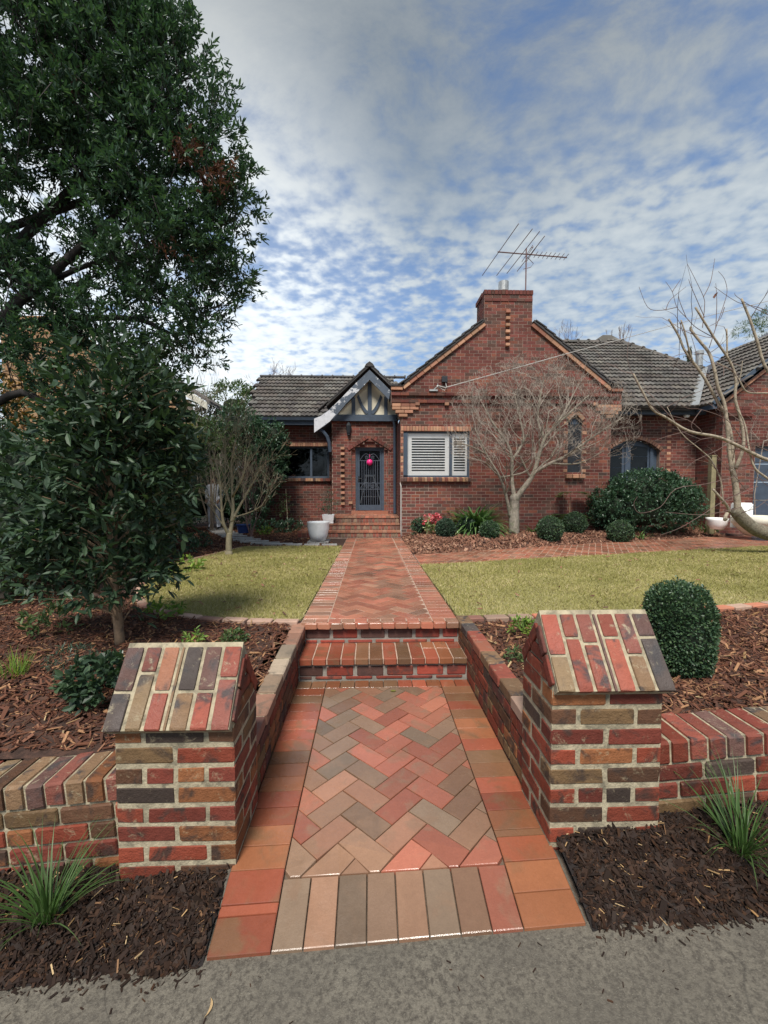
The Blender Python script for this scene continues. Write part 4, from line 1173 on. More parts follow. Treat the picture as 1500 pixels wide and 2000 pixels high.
w1 = window(0.872, 2.672, 1.668, 2.912, WY, [2.17], 'window with white slatted shutters', 0.05, glass='glass')
jb = MB(); jb.box((0.874, WY + 0.01, 1.72), (0.985, WY + 0.06, 2.86)); jb.build('jamb', M['navy'], w1)
for a, b in ((0.99, 2.13), (2.21, 2.62)):
    s = MB(); z0, z1 = 1.72, 2.86; t = 0.115 if b - a > 0.8 else 0.05
    s.box((a, WY + 0.085, z0), (b, WY + 0.115, z0 + 0.12)); s.box((a, WY + 0.085, z1 - 0.13), (b, WY + 0.115, z1))
    s.box((a, WY + 0.0855, z0 + 0.12), (a + t, WY + 0.115, z1 - 0.13)); s.box((b - t, WY + 0.0855, z0 + 0.12), (b, WY + 0.115, z1 - 0.13))
    s.build('shutter', M['white'], w1)
    for i in range(12):
        zc = z0 + 0.14 + (i + .5) * (z1 - z0 - 0.29) / 12
        q = MB(); q.obox(((a + b) / 2, WY + 0.10, zc), X, Vector((0, 1, 0.55)).normalized(), Vector((0, -0.55, 1)).normalized(), b - a - 2 * t, 0.062, 0.012); q.build('slat', M['white'], w1)
# lancet leadlight
lw = MB(); lw.prism([(5.372, WY + 0.06, 1.77), (5.753, WY + 0.06, 1.77), (5.753, WY + 0.06, 3.16), (5.5625, WY + 0.06, 3.345), (5.372, WY + 0.06, 3.16)], (0, 0.012, 0))
lwo = lw.build('window', M['navy'], house, (5.56, WY, 1.77)); lwo['label'] = 'narrow pointed leadlight window'
for i in range(6):
    for j in range(2):
        g_ = MB(); g_.box((5.39 + j * 0.177, WY + 0.045, 1.79 + i * 0.225), (5.556 + j * 0.177, WY + 0.055, 2.0 + i * 0.225)); g_.build('pane', M['black'], lwo)

# --- porch front
PY = 13.5; PZ = 0.573
def porch_spans(k):
    z = zm(k); iv = [(-1.22, WL0 + 0.05)]
    if z < 2.88:
        c = -0.045; h = 0.575 if z < 2.55 else 0.575 * (2.88 - z) / 0.33 + 0.02
        iv = sub(iv, c - h, c + h)
    return iv


porch = hwall('wall', (0, PY, ZB), X, Zv, Yv, 41, porch_spans, 0.24)
hwall('wall', (0, PY + 0.075, ZB), X, Zv, Yv, 34, lambda k: sub([(-0.66, 0.57)], -0.495, 0.405) if zm(k) < 2.70 else [(-0.6, 0.5)], 0.12)
pr = MB(); pr.box((-1.22, PY + 0.241, 0), (-0.98, 15.2, 3.44)); pr.build('wall', M['mortar_house'], house)
for i in range(13):
    k = 10 + 2 * i - (0); z = zm(k)
    if z < 2.75: special(porch, (-0.885, PY - 0.005, z), X, Yv, Zv, 0.115, 0.13, 0.077)
special(porch, (-0.545 - 0.1, PY + 0.01, 0.93), X, Yv, Zv, 0.115, 0.10, 0.077)
for sgn in (-1, 1):
    a = Vector((-0.045 + sgn * 0.66, PY + 0.02, 2.56)); b = Vector((-0.045 + sgn * 0.04, PY + 0.02, 2.945)); u = (b - a).normalized(); nn = Vector((-u.z, 0, u.x))
    if nn.z < 0: nn = -nn
    m_ = 8
    for i in range(m_): special(porch, a.lerp(b, (i + .5) / m_) + nn * 0.045, u, Yv, nn, (b - a).length / m_ - 0.009, 0.11, 0.108, 'house_brick')
# soldier course under the gable beam
for i in range(24): special(porch, (-1.19 + i * 0.085, PY + 0.025, 3.435), X, Yv, Zv, 0.074, 0.08, 0.065, 'house_brick')

DY = PY + 0.20
dr = MB()
dr.box((-0.494, DY - 0.06, PZ + 0.10), (-0.425, DY + 0.05, 2.62)); dr.box((0.335, DY - 0.06, PZ + 0.10), (0.404, DY + 0.05, 2.62)); dr.box((-0.494, DY - 0.061, 2.621), (0.404, DY + 0.05, 2.70))
door_frame = dr.build('door_frame', M['navy'], house)
sl_ = MB(); sl_.box((-0.62, PY - 0.02, PZ + 0.002), (0.53, PY + 0.24, PZ + 0.10)); sl_.build('door_sill', M['paver_up'], house)
x0, x1, z0, z1 = -0.42, 0.33, PZ + 0.11, 2.615
sd_ = MB()
for a, b in (((x0, DY - .03, z0), (x0 + .055, DY, z1)), ((x1 - .055, DY - .03, z0), (x1, DY, z1)), ((x0 + .055, DY - .03, z0), (x1 - .055, DY, z0 + .17)), ((x0 + .055, DY - .03, z1 - .05), (x1 - .055, DY, z1))): sd_.box(a, b)
door = sd_.build('screen_door', M['navy'], house, (0, DY, z0))
zt = z1 - 0.36; zmid = z0 + 0.86
for i in range(8):
    xx = x0 + 0.055 + (i + 1) * (x1 - x0 - 0.11) / 9; b = MB(); b.box((xx - .006, DY - .022, z0 + .17), (xx + .006, DY - .010, zt)); b.build('bar', M['iron'], door)
for zz in (zt, zmid, zmid - 0.19):
    b = MB(); b.box((x0 + .055, DY - .026, zz - .008), (x1 - .055, DY - .008, zz + .008)); b.build('rail', M['iron'], door)
for sgn in (-1, 1):
    for zc, fl_ in ((zt + 0.02, 1), (zmid - 0.17, 1)):
        pts = []
        for i in range(26):
            t = i / 25 * 3.6 * math.pi; r = 0.012 + 0.052 * (1 - i / 25); pts.append((-0.045 + sgn * (0.115 + r * math.cos(t + 0.5) - 0.02), DY - 0.018, zc + 0.065 + r * math.sin(t + 0.5)))
        out = [(-0.045 + sgn * (0.30 - 0.012 * i), DY - 0.018, zc + 0.004 + 0.19 * math.sin(i / 16 * math.pi * .5)) for i in range(17)]
        b = MB(); b.tube(out[::1] + [(-0.045 + sgn * 0.03, DY - 0.018, zc + 0.16), (-0.045 + sgn * 0.005, DY - 0.018, zc + 0.07)], 0.008, 5); b.tube(pts, 0.007, 5); b.build('scroll', M['iron'], door)
b = MB(); b.tube([(-0.045, DY - .018, zt), (-0.045, DY - .018, zt + 0.27)], [0.008, 0.003], 5); b.build('finial', M['iron'], door)
b = MB(); b.box((x0 + 0.005, DY - 0.06, z0 + 0.93), (x0 + 0.05, DY - 0.03, z0 + 1.08)); b.tube([(x0 + 0.02, DY - 0.07, z0 + 1.0), (x0 + 0.13, DY - 0.08, z0 + 1.0)], 0.012, 6); b.build('handle', M['black'], door)
b = MB(); b.box((x0 + .056, DY - .006, z0 + .17), (x1 - .056, DY - .004, z1 - .05)); b.build('fly_screen', M['flyscreen'], door)
b = MB(); b.box((-0.44, DY + 0.30, PZ + 0.05), (0.35, DY + 0.34, 2.62)); b.build('inner_door', M['black'], house)

# trestle seen through the screen door
tr = thing('trestle', (-0.03, DY + 0.16, PZ + 0.1), 'grey A-shaped trestle standing behind the screen door', 'trestle')
ap = [at(716, 929, DY + .16), at(729, 929, DY + .16)]
for sgn, px, pb in ((-1, 716, 704), (1, 729, 744)):
    b = MB(); b.bar(at(px, 929, DY + .14), at(pb, 983, DY + .10), 0.03, 0.075, (0, 1, 0)); b.build('leg', M['galv'], tr)
b = MB(); b.bar(at(713, 929, DY + .14), at(732, 929, DY + .14), 0.05, 0.06); b.build('top_rail', M['galv'], tr)
b = MB(); b.bar(at(709, 970, DY + .145), at(735, 970, DY + .145), 0.02, 0.03); b.build('cross_rail', M['galv'], tr)
bl = MB(); c = at(722, 903, PY + 0.12); bl.ball(c, 0.098, 20, 14); bl.tube([c + Vector((0, 0, 0.09)), c + Vector((0, 0, 0.25))], 0.006, 5)
tag(bl.build('balloon', M['balloon'], None, c, True), 'bright pink round balloon hanging on the screen door', 'balloon', kind='thing')

# porch floor and three steps
stp = MB(); SX0, SX1 = -1.27, WL0 - 0.006
lev = [(11.42, 0.062, 0.232), (11.83, 0.232, 0.402), (12.24, 0.402, PZ)]
for y, za, zb in lev: stp.box((-1.40 if .3 < zb < .5 else SX0 if zb > .3 else -1.30, y + 0.02, 0.0), (SX1, PY + 0.02, zb - 0.03))
stp.box((-1.95, 11.46, 0.0), (-1.301, 12.3, 0.205))
sto = stp.build('porch_steps', M['mortar_house'], house)
for y, za, zb in lev:
    xa = -1.40 if .3 < zb < .5 else SX0 if zb > .3 else -1.30; n = int((SX1 - xa) / 0.0835); w = (SX1 - xa) / n
    for i in range(n): special(sto, (xa + (i + .5) * w, y + 0.055, za + 0.062), X, Yv, Zv, w - 0.012, 0.09, 0.115, 'porch_mix')
    n = int((SX1 - xa) / 0.12); w = (SX1 - xa) / n
    yb = y + 0.41 if zb < .5 else PY
    m_ = 1 if zb < .5 else 5
    for j in range(m_):
        a, c_ = y - 0.012 + (yb - y) * j / m_, y - 0.012 + (yb - y) * (j + 1) / m_
        for i in range(n): special(sto, (xa + (i + .5) * w, (a + c_) / 2, zb - 0.022), X, Yv, Zv, w - 0.006, c_ - a - 0.006, 0.045, 'paver_up')
for i in range(6):
    special(sto, (-1.90 + i * 0.115, 11.84, 0.205), X, Yv, Zv, 0.105, 0.80, 0.05, 'paver_up'); special(sto, (-1.90 + i * 0.115, 11.47, 0.12), X, Yv, Zv, 0.105, 0.06, 0.11, 'house_brick')
M['porch_mix'] = brick_mat('porch_riser_brick', [(0.28, 0.10, 0.07), (0.25, 0.165, 0.11), (0.2, 0.10, 0.075), (0.28, 0.19, 0.125), (0.3, 0.10, 0.07)], (0.12, 0.09, 0.07), 0.4, (0.7, 0.9), 0.2, 0.4)

# half-timbered gable
GY = 13.42; gx = -0.043
gp = MB(); gp.prism([(-1.22, GY + 0.04, 3.47), (WL0 - 0.002, GY + 0.04, 3.47), (WL0 - 0.002, GY + 0.04, 3.88), (gx, GY + 0.04, 4.72)], (0, 0.04, 0))
gable = gp.build('gable', M['cream'], house, (gx, GY, 3.47))
def timber(pts, t=0.03, dy=0.0):
    b = MB(); b.prism([(x, GY - dy, z) for x, z in pts], (0, t + dy + 0.008, 0)); b.build('timber', M['navy'], gable)
timber([(-1.20, 3.45), (WL0 - .004, 3.45), (WL0 - .004, 3.645), (-1.16, 3.645)], dy=0.03)
timber([(gx - .06, 3.65), (gx + .06, 3.65), (gx + .06, 4.62), (gx - .06, 4.62)], dy=0.012)
for s in (-1, 1):
    timber([(gx + s * .50 - .055, 3.65), (gx + s * .50 + .055, 3.65), (gx + s * .50 + .055, 4.16), (gx + s * .50 - .055, 4.22)], dy=0.006)
    o = [(gx + s * (0.05 + 0.45 * math.sin(t * 1.25) ** 1.0), 3.70 + 0.62 * (1 - math.cos(t * 1.25)) * 1.15) for t in np.linspace(0.05, 1, 8)]
    a = [(gx + s * (0.09 + 0.30 * k), 3.66 + 0.16 * k + 0.36 * k * k) for k in np.linspace(0, 1.0, 8)]
    up_ = [(x - s * 0.055, z + 0.09) for x, z in a]
    timber(a + up_[::-1])
# barge boards with flared, peeling ends
BY = 13.12
def barge(sgn):
    # measured on the left, mirrored on the right and cut where it meets the wing
    outer = [(gx, 4.93), (gx - 0.45, 4.50), (gx - 0.90, 4.04), (gx - 1.25, 3.71), (gx - 1.46, 3.56), (gx - 1.67, 3.47)]
    inner = [(gx - 1.67, 3.05), (gx - 1.35, 3.26), (gx - 1.05, 3.52), (gx - 0.70, 3.93), (gx - 0.35, 4.28), (gx, 4.64)]
    if sgn > 0:
        outer = [(2 * gx - x, z) for x, z in outer]; inner = [(2 * gx - x, z) for x, z in inner]
        cut = WL0 - 0.01
        def cutpoly(p):
            return clip(p, (cut, 0), (cut, 10))
        return cutpoly(outer + inner)
    return outer + inner
for s in (-1, 1):
    p = barge(s); b = MB(); b.prism([(x, BY, z) for x, z in p], (0, 0.035, 0)); o = b.build('barge_board', M['navy_peel'], house)
    if s < 0:
        b = MB(); b.prism([(x, BY - 0.006, z) for x, z in [(gx - 1.67, 3.052), (gx - 1.20, 3.39), (gx - 1.02, 3.60), (gx - 1.20, 3.735), (gx - 1.25, 3.70), (gx - 1.46, 3.55), (gx - 1.67, 3.466)]], (0, 0.005, 0)); b.build('barge_end', M['peel_end'], house)
    # soffit and roof slab behind
    q = MB(); e = 1.62 if s < 0 else 0.80
    q.prism([(gx, BY - 0.03, 5.03), (gx + s * 0.9, BY - 0.03, 4.20), (gx + s * min(e, 1.3), BY - 0.03, 3.83 if e > 1.3 else 4.29), (gx + s * min(e, 1.3), BY - 0.03, 3.89 if e > 1.3 else 4.35), (gx + s * 0.9, BY - 0.03, 4.30), (gx, BY - 0.03, 5.10)] if s < 0 else
            [(gx, BY - 0.03, 5.03), (gx + 0.80, BY - 0.03, 4.29), (gx + 0.80, BY - 0.03, 4.37), (gx, BY - 0.03, 5.10)], (0, 3.6, 0)); q.build('roof', M['tile_dark'], house)
    L_ = 1.55 if s < 0 else 0.80; n = 5 if s < 0 else 3
    for i in range(n):
        xa = gx + s * L_ * (i + .5) / n; za = 5.10 - 0.93 * abs(xa - gx) + 0.02 + (0.05 if abs(xa - gx) > 1.25 else 0); t = Vector((s, 0, -0.86)).normalized(); qn = Vector((0.86 * s, 0, 1)).normalized()
        special(house, (xa, BY + 0.12, za), t, Yv, qn, L_ / n * 1.36 + 0.03, 0.32, 0.03, 'tile_dark')
b = MB(); b.prism([(gx - .15, BY - .05, 5.02), (gx + .15, BY - .05, 5.02), (gx + .10, BY - .05, 5.10), (gx, BY - .05, 5.17), (gx - .10, BY - .05, 5.10)], (0, 0.42, 0)); b.build('ridge_tile', M['tile_dark'], house)
# curved bracket under the left end
b = MB(); pts = [(-1.62, BY + 0.12, 3.18), (-1.45, BY + 0.12, 3.10), (-1.34, BY + 0.14, 2.95), (-1.28, BY + 0.18, 2.75), (-1.26, BY + 0.22, 2.50)]
b.tube(pts, [0.055] * 5, 6); b.build('bracket', M['navy'], house)
so_ = MB(); so_.prism([(-1.70, BY + .04, 3.06), (-1.22, BY + .04, 3.42), (-1.22, BY + .04, 3.46), (-1.70, BY + .04, 3.12)], (0, 1.9, 0)); so_.build('soffit', M['navy'], house)
# wall lantern
p = at(681, 838, PY - 0.08); b = MB()
b.lathe([(0.01, 0.22), (0.05, 0.18), (0.075, 0.12), (0.09, 0.10), (0.085, 0.09), (0.06, -0.12), (0.045, -0.16), (0.05, -0.18), (0.02, -0.22)], p, 8); b.box((p.x - 0.04, PY - 0.03, p.z - 0.1), (p.x + 0.04, PY - 0.004, p.z + 0.16)); b.tube([(p.x, PY - 0.02, p.z + 0.12), (p.x, PY - 0.1, p.z + 0.2)], 0.012, 5)
b.build('wall_lantern', M['black'], house)
b = MB(); b.lathe([(0.062, 0.085), (0.05, -0.10)], p + Vector((0, 0, 0)), 8); b.build('lantern_glass', M['galv'], house)

# --- left wall
LYW = 15.3
def left_spans(k):
    z = zm(k); iv = [(-4.45, -1.22)]
    if 1.74 < z < 2.86: iv = sub(iv, -3.50, -1.478)
    return iv
leftw = hwall('wall', (0, LYW, ZB), X, Zv, Yv, 43, left_spans, 0.26)
n = 24
for i in range(n):
    w = 2.1 / n; special(leftw, (-3.53 + (i + .5) * w, LYW + 0.02, 2.925), X, Yv, Zv, w - 0.008, 0.13, 0.12)
    special(leftw, (-3.53 + (i + .5) * w, LYW - 0.01, 1.69), X, Yv, Zv, w - 0.007, 0.18, 0.10, 'mix_brick')
w2 = window(-3.50, -1.478, 1.745, 2.862, LYW, [-2.12], 'wide dark window in the left wall', 0.07)
b = MB(); b.box((-4.6, 14.86, 3.55), (-1.3, 14.90, 3.74)); b.build('fascia', M['navy'], house)
b = MB(); b.box((-4.6, 14.905, 3.57), (-1.25, 15.29, 3.59)); b.build('soffit', M['navy'], house)
b = MB(); b.prism([(-4.62, 14.74, 3.78), (-4.62, 14.855, 3.78), (-4.62, 14.855, 3.69), (-4.62, 14.77, 3.69)], (3.2, 0, 0)); b.build('gutter', M['navy'], house)

# --- right wall with the arched window
RYW = 13.0; ax, aw = 8.045, 0.795
def arch(x): return 2.53 + 0.34 * (1 - ((x - ax) / aw) ** 2)
def right_spans(k):
    z = zm(k); iv = [(WR0 - 0.02, 10.0)]
    if 1.30 < z < 2.53: iv = sub(iv, ax - aw, ax + aw)
    elif 2.53 <= z < 2.86:
        h = aw * math.sqrt(max(0, 1 - (z - 2.53) / 0.34)); iv = sub(iv, ax - h, ax + h)
    return iv
rightw = hwall('wall', (0, RYW, ZB), X, Zv, Yv, int(3.75 / H), right_spans, 0.26)
n = 22
for i in range(n):
    x = ax - aw - 0.02 + (i + .5) * (2 * aw + 0.04) / n; dz = -0.68 * (x - ax) / aw / aw; u = Vector((1, 0, dz)).normalized(); vv = Vector((-u.z, 0, u.x))
    special(rightw, Vector((x, RYW + 0.015, arch(x))) + vv * 0.055, u, Yv, vv, (2 * aw + .04) / n * 1.0 - 0.006, 0.10, 0.112, 'arch_mix')
M['arch_mix'] = brick_mat('arch_brick', [(0.26, 0.12, 0.08), (0.2, 0.1, 0.07), (0.16, 0.09, 0.07), (0.28, 0.15, 0.1)], (0.08, 0.06, 0.05), 0.4, (0.7, 0.9), 0.2, 0.4)
for k in range(8, 40, 2):
    special(rightw, (9.12, RYW + 0.03, zm(k)), X, Yv, Zv, 0.115, 0.08, 0.077)
    if k % 4 == 0: special(rightw, (8.93, RYW + 0.035, zm(k)), X, Yv, Zv, 0.115, 0.08, 0.077, 'arch_mix')
wf = MB(); pts = [(ax - aw, 1.30)] + [(x, arch(x) - 0.01) for x in np.linspace(ax - aw, ax + aw, 13)] + [(ax + aw, 1.30)]
wf.prism([(x, RYW + 0.14, z) for x, z in pts], (0, 0.03, 0)); w3 = wf.build('window', M['navy'], house, (ax, RYW, 1.3)); w3['label'] = 'arched casement window behind the big shrub'
for a, b_ in ((-0.72, -0.30), (-0.02, 0.50)):
    for zz in range(4):
        z0, z1 = 1.34 + zz * 0.345, 1.34 + zz * 0.345 + 0.325
        p0 = [(ax + a, z0), (ax + b_, z0), (ax + b_, min(z1, arch(ax + b_) - 0.09)), (ax + a, min(z1, arch(ax + a) - 0.09))]
        if p0[2][1] - z0 > 0.05 and p0[3][1] - z0 > 0.05:
            g_ = MB(); g_.prism([(x, RYW + 0.128, z) for x, z in p0], (0, 0.011, 0)); g_.build('pane', M['pane_dark'] if 'pane_dark' in M else M.setdefault('pane_dark', flat_mat('dark_pane', (0.010, 0.013, 0.016), 0.06, 0.1, 3, spec=0.2)), w3)
for xx in (-0.16, 0.62):
    g_ = MB(); g_.box((ax + xx - 0.05, RYW + 0.10, 1.32), (ax + xx + 0.05, RYW + 0.139, arch(ax + xx) - 0.06)); g_.build('mullion', M['navy'], w3)
# gutter and fascia of the right roof
b = MB(); b.box((6.9, 12.62, 3.56), (9.95, 12.66, 3.76)); b.build('fascia', M['navy'], house)
b = MB(); b.box((6.9, 12.665, 3.57), (9.95, 12.99, 3.59)); b.build('soffit', M['navy'], house)
b = MB(); b.prism([(6.9, 12.50, 3.80), (6.9, 12.615, 3.80), (6.9, 12.615, 3.70), (6.9, 12.53, 3.70)], (3.0, 0, 0)); b.build('gutter', M['navy'], house)
b = MB(); p = at(1341, 812, 12.75); b.lathe([(0.02, 0.06), (0.07, 0.04), (0.085, 0), (0.07, -0.05), (0.02, -0.06)], p, 12); b.build('eave_light', M['white'], house)

# --- garage wing on the far right
GX, GYW = 9.97, 12.0
hwall('wall', (GX, RYW, ZB), -Yv, Zv, X, int(3.75 / H), lambda k: [(0, RYW - GYW - 0.255)], 0.25)
HB.extend((b, house) for b in wall_bricks((GX, GYW + 0.255, ZB), -Yv, Zv, X, int(3.75 / H), lambda k: [(0, 0.255)], proud=0.0025)[0])
def gar_spans(k):
    z = zm(k); x0 = GX if z < 3.78 else GX + (z - 3.78) / 0.78
    iv = [(x0, 15.0)]
    if z < 2.62: iv = sub(iv, 10.93, 14.2)
    return iv
garw = hwall('wall', (0, GYW, ZB), X, Zv, Yv, 70, gar_spans, 0.25)
b = MB()
for i in range(5): b.box((10.93, GYW + 0.10, 0.0 + i * 0.52), (14.2, GYW + 0.13, 0.50 + i * 0.52))
b.build('garage_door', M['navy'], house)
s = Vector((1, 0, 0.78)).normalized(); nn = Vector((-s.z, 0, s.x))
for i in range(20): special(garw, Vector((GX - 0.02, GYW - 0.01, 3.80)) + s * ((i + .5) * 0.24) + nn * 0.02, s, Yv, nn, 0.232, 0.12, 0.10, 'orange_brick')
for i in range(3):
    for zz, a in ((3.62, 0), (3.53, 0.05), (3.44, 0.1)): special(garw, (GX + a + 0.12 + i * 0.24, GYW - 0.012, zz), X, Yv, Zv, 0.23, 0.12, 0.077, 'house_brick')
b = MB(); a = Vector((GX - 0.32, GYW - 0.12, 3.66)); b.prism([a, a + s * 6.6, a + s * 6.6 + nn * 0.16, a + nn * 0.16], (0, 0.05, 0)); b.build('barge_board', M['navy'], house)
b = MB(); b.prism([(GX - 0.40, GYW - 0.1, 3.60), (GX - 0.28, GYW - 0.1, 3.60), (GX - 0.28, GYW - 0.1, 3.72), (GX - 0.40, GYW - 0.1, 3.72)], (0, 0.62, 0)); b.build('gutter', M['navy'], house)


# --- tiled roofs
TILES = []
def tile_mesh():
    # double roll tile: wavy cross-section with a front lip
    xs = np.linspace(-.5, .5, 9); zs = [0.0, 0.55, 0.75, 0.5, 0.0, 0.55, 0.75, 0.5, 0.0]
    v = []; f = []
    for x, z in zip(xs, zs):
        v += [(x, -.5, z * 0.045 + 0.050), (x, .5, z * 0.045 - 0.006), (x, -.5, -0.012)]
    for i in range(8):
        a, b_ = i * 3, (i + 1) * 3
        f += [(a, b_, b_ + 1, a + 1), (a + 2, b_ + 2, b_, a)]
    return v, f
TV, TF = tile_mesh(); TV = np.array(TV); TF = np.array(TF)
def roof_plane(p0, u, w, n_, poly, mat, tw=0.30, gauge=0.305):
    """poly: corner points on the plane; fills it with tiles; returns the deck part"""
    p0 = Vector(p0); u = Vector(u).normalized(); w = Vector(w).normalized(); n_ = Vector(n_).normalized()
    P2 = [((Vector(q) - p0).dot(u), (Vector(q) - p0).dot(w)) for q in poly]
    if area(P2) < 0: P2 = P2[::-1]; poly = poly[::-1]
    b = MB(); b.prism([Vector(q) - n_ * 0.035 for q in poly], -n_ * 0.06); deck = b.build('roof', M['tile_dark'], house)
    ys = [q[1] for q in P2]; xs = [q[0] for q in P2]
    j = 0
    while min(ys) + (j + .5) * gauge < max(ys):
        yc = min(ys) + (j + .5) * gauge; x = min(xs) + (0.15 if j % 2 else 0) - 0.1
        while x < max(xs):
            if bool(inside(P2, np.array([x + tw / 2]), np.array([yc]))[0]):
                c = p0 + u * (x + tw / 2) + w * (yc + random.uniform(-.006, .006)) + n_ * random.uniform(-.004, .004)
                TILES.append((c, u, w, n_, tw * 1.0, gauge * 1.12, mat, deck))
            x += tw
        j += 1
    return deck


cs, sn = math.cos(math.atan(0.736)), math.sin(math.atan(0.736))
e0 = (0, 14.80, 3.80); wl = (0, cs, sn); nl = (0, -sn, cs)
roof_plane(e0, (1, 0, 0), wl, nl, [(-4.30, 14.80, 3.80), (0.9, 14.80, 3.80), (0.9, 17.62, 3.80 + 0.736 * 2.82), (-4.40, 17.62, 3.80 + 0.736 * 2.82)], 'tile')
cs2, sn2 = math.cos(math.atan(0.745)), math.sin(math.atan(0.745)); nr = Vector((0, -sn2, cs2)); r0 = Vector((8, 12.52, 3.82))
rp = [on(1202, 794, r0, nr), on(1352, 796, r0, nr), on(1372, 722, r0, nr), on(1195, 662, r0, nr), on(1165, 668, r0, nr), on(1100, 670, r0, nr), on(1100, 735, r0, nr), on(1190, 780, r0, nr)]
rp = [Vector(q) for q in rp]
roof_plane(r0, (1, 0, 0), (0, cs2, sn2), nr, rp, 'tile')
ng = Vector((-0.78, 0, 1)).normalized(); g0 = Vector((GX - 0.38, 12, 3.74)); ug = Vector((1, 0, 0.78)).normalized()
gpoly = [Vector((GX - 0.38, 12.66, 3.74)), Vector((GX - 0.38, GYW - 0.12, 3.74)), g0 + ug * 4.2 + Vector((0, -0.12, 0)), g0 + ug * 4.2 + Vector((0, 3.4, 0)), g0 + ug * 0.9 + Vector((0, 1.9, 0))]
roof_plane(g0, (0, -1, 0), ug, ng, gpoly, 'tile')
# ridges, hips and valley
def ridge(a, b, mk, step=0.40, r=0.10):
    a = Vector(a); b = Vector(b); n = max(1, int((b - a).length / step)); u = (b - a).normalized()
    for i in range(n):
        p = a + u * ((i + .5) * (b - a).length / n); s_ = (b - a).length / n
        d = u.cross(Zv).normalized(); v = d.cross(u)
        m_ = MB()
        for t0, t1, rr in ((-s_ / 2, s_ / 2 - 0.05, r), (s_ / 2 - 0.05, s_ / 2, r * 1.35)):
            ring = [d * (math.cos(w) * rr) + v * (math.sin(w) * rr * 0.8) for w in np.linspace(0, math.pi, 6)]
            m_.prism([p + u * t0 + q for q in ring], u * (t1 - t0))
        m_.build('ridge_tile', M[mk], house)
ridge((-4.45, 17.68, 5.87), (1.4, 17.68, 5.87), 'tile_dark')
ridge(rp[3] + Vector((0, 0, -.02)), rp[2] + Vector((0, 0, -.02)), 'tile', 0.42, 0.13)
ridge(rp[4] + Vector((-2, 0, -.04)), rp[4] + Vector((0.1, 0, -.04)), 'tile', 0.4, 0.14)
gb = MB(); q = rp[4].lerp(rp[3], 0.5) + Vector((0.1, 0.02, 0)); gb.prism([q + Vector((-0.8, 0, -0.25)), q + Vector((0.75, 0, -0.3)), q + Vector((0.55, 0, 0.05)), q + Vector((0.2, 0, 0.22)), q + Vector((-0.15, 0, 0.22))], (0, 2.2, 0)); gb.build('roof', M['tile'], house)
b = MB(); b.bar(rp[1] + Vector((0.05, -0.02, 0.06)), rp[2] + Vector((0.05, 0, 0.06)), 0.22, 0.03); b.build('valley', M['galv'], house)
back = MB(); back.prism([at(1378, 718, 18.5), at(1520, 640, 18.5), at(1520, 740, 18.5), at(1378, 740, 18.5)], (0, 0.25, 0)); back.build('roof', M['tile_slate'], house)
b = MB(); p = at(1365, 715, 17); b.lathe([(0.13, 0), (0.13, 0.45), (0.16, 0.46), (0.16, 0.58), (0.02, 0.63)], p, 14); b.build('flue', M['galv'], house)
rb = MB(); rb.box((-4.3, 17.6, 0), (9.0, 17.75, 3.6)); rb.build('wall', M['mortar_house'], house)
# emit tiles: best seen as objects
tme = {}
for mk in ('tile', 'tile_dark'):
    tme[mk] = mesh_from('tile', TV, [list(f) for f in TF], M[mk])
TILES.sort(key=lambda t: (t[0] - Vector((0, 0, CAMZ))).length + (0 if abs(t[0].x + 1.5) < 3.2 else 1.5))
for c, u, w, n_, tw, g_, mk, deck in TILES[:300]:
    o = bpy.data.objects.new('tile', tme[mk]); COL.objects.link(o); WL[o.name] = c; o.parent = deck
    mm = (Matrix((u, w, n_)).transposed() @ Matrix.Diagonal(Vector((tw, g_, 1)))).to_4x4(); mm.translation = c - WL[deck.name]; o.matrix_basis = mm
V = []; F = []
for i, (c, u, w, n_, tw, g_, mk, deck) in enumerate(TILES[300:]):
    V.append(TV @ np.array([u * tw, w * g_, n_]) + np.array(c) - np.array(WL[house.name])); F.append(TF + len(TV) * i)
tag(reg(bpy.data.objects.new('tile', mesh_np('tile', np.concatenate(V), np.concatenate(F), 4, M['tile'])), house, WL[house.name]), kind='stuff')

# bricks of the house: trim and the nearest ordinary ones singly
SPECIAL.sort(key=lambda q: (q[0].m in ('house_brick', 'tile_dark', 'paver_up'), camdist(q[0])))
allb = [q for q in SPECIAL] ; nspec = 170
HB.sort(key=lambda q: camdist(q[0]) + (4 if q[0].c.x > 5 else 0))
single = allb[:nspec] + HB[:130]
for b, w in single: place_brick(b, w, rough=False)
join_bricks([b for b, w in allb[nspec:]] + [b for b, w in HB[130:]], house)

# downpipe, conduit, service fittings
b = MB(); b.tube([(0.70, PY - 0.07, 3.45), (0.73, PY - 0.07, 3.3), (0.735, PY - 0.07, PZ + 0.02)], 0.045, 8); b.build('downpipe', M['navy'], house)
b = MB(); b.tube([(WL0 - 0.005, WY + 0.02, 1.52), (WL0 + 0.015, WY - 0.012, 1.42), (WL0 + 0.015, WY - 0.012, 0.06)], 0.014, 6); b.build('conduit', M['cable'], house)
p = at(868, 741, WY - 0.05); b = MB(); b.box((p.x - 0.075, WY - 0.10, p.z - 0.075), (p.x + 0.075, WY - 0.006, p.z + 0.075)); b.build('junction_box', M['black'], house)
b = MB(); q = at(846, 762, WY - 0.1); b.box((q.x - 0.1, WY - 0.1, q.z - 0.02), (q.x + 0.12, WY - 0.006, q.z + 0.02)); b.tube([(q.x, WY - 0.05, q.z), (q.x + 0.12, WY - 0.1, q.z + 0.1), (q.x + 0.12, WY - 0.1, q.z + 0.17)], 0.02, 6); b.build('service_bracket', M['galv'], house)
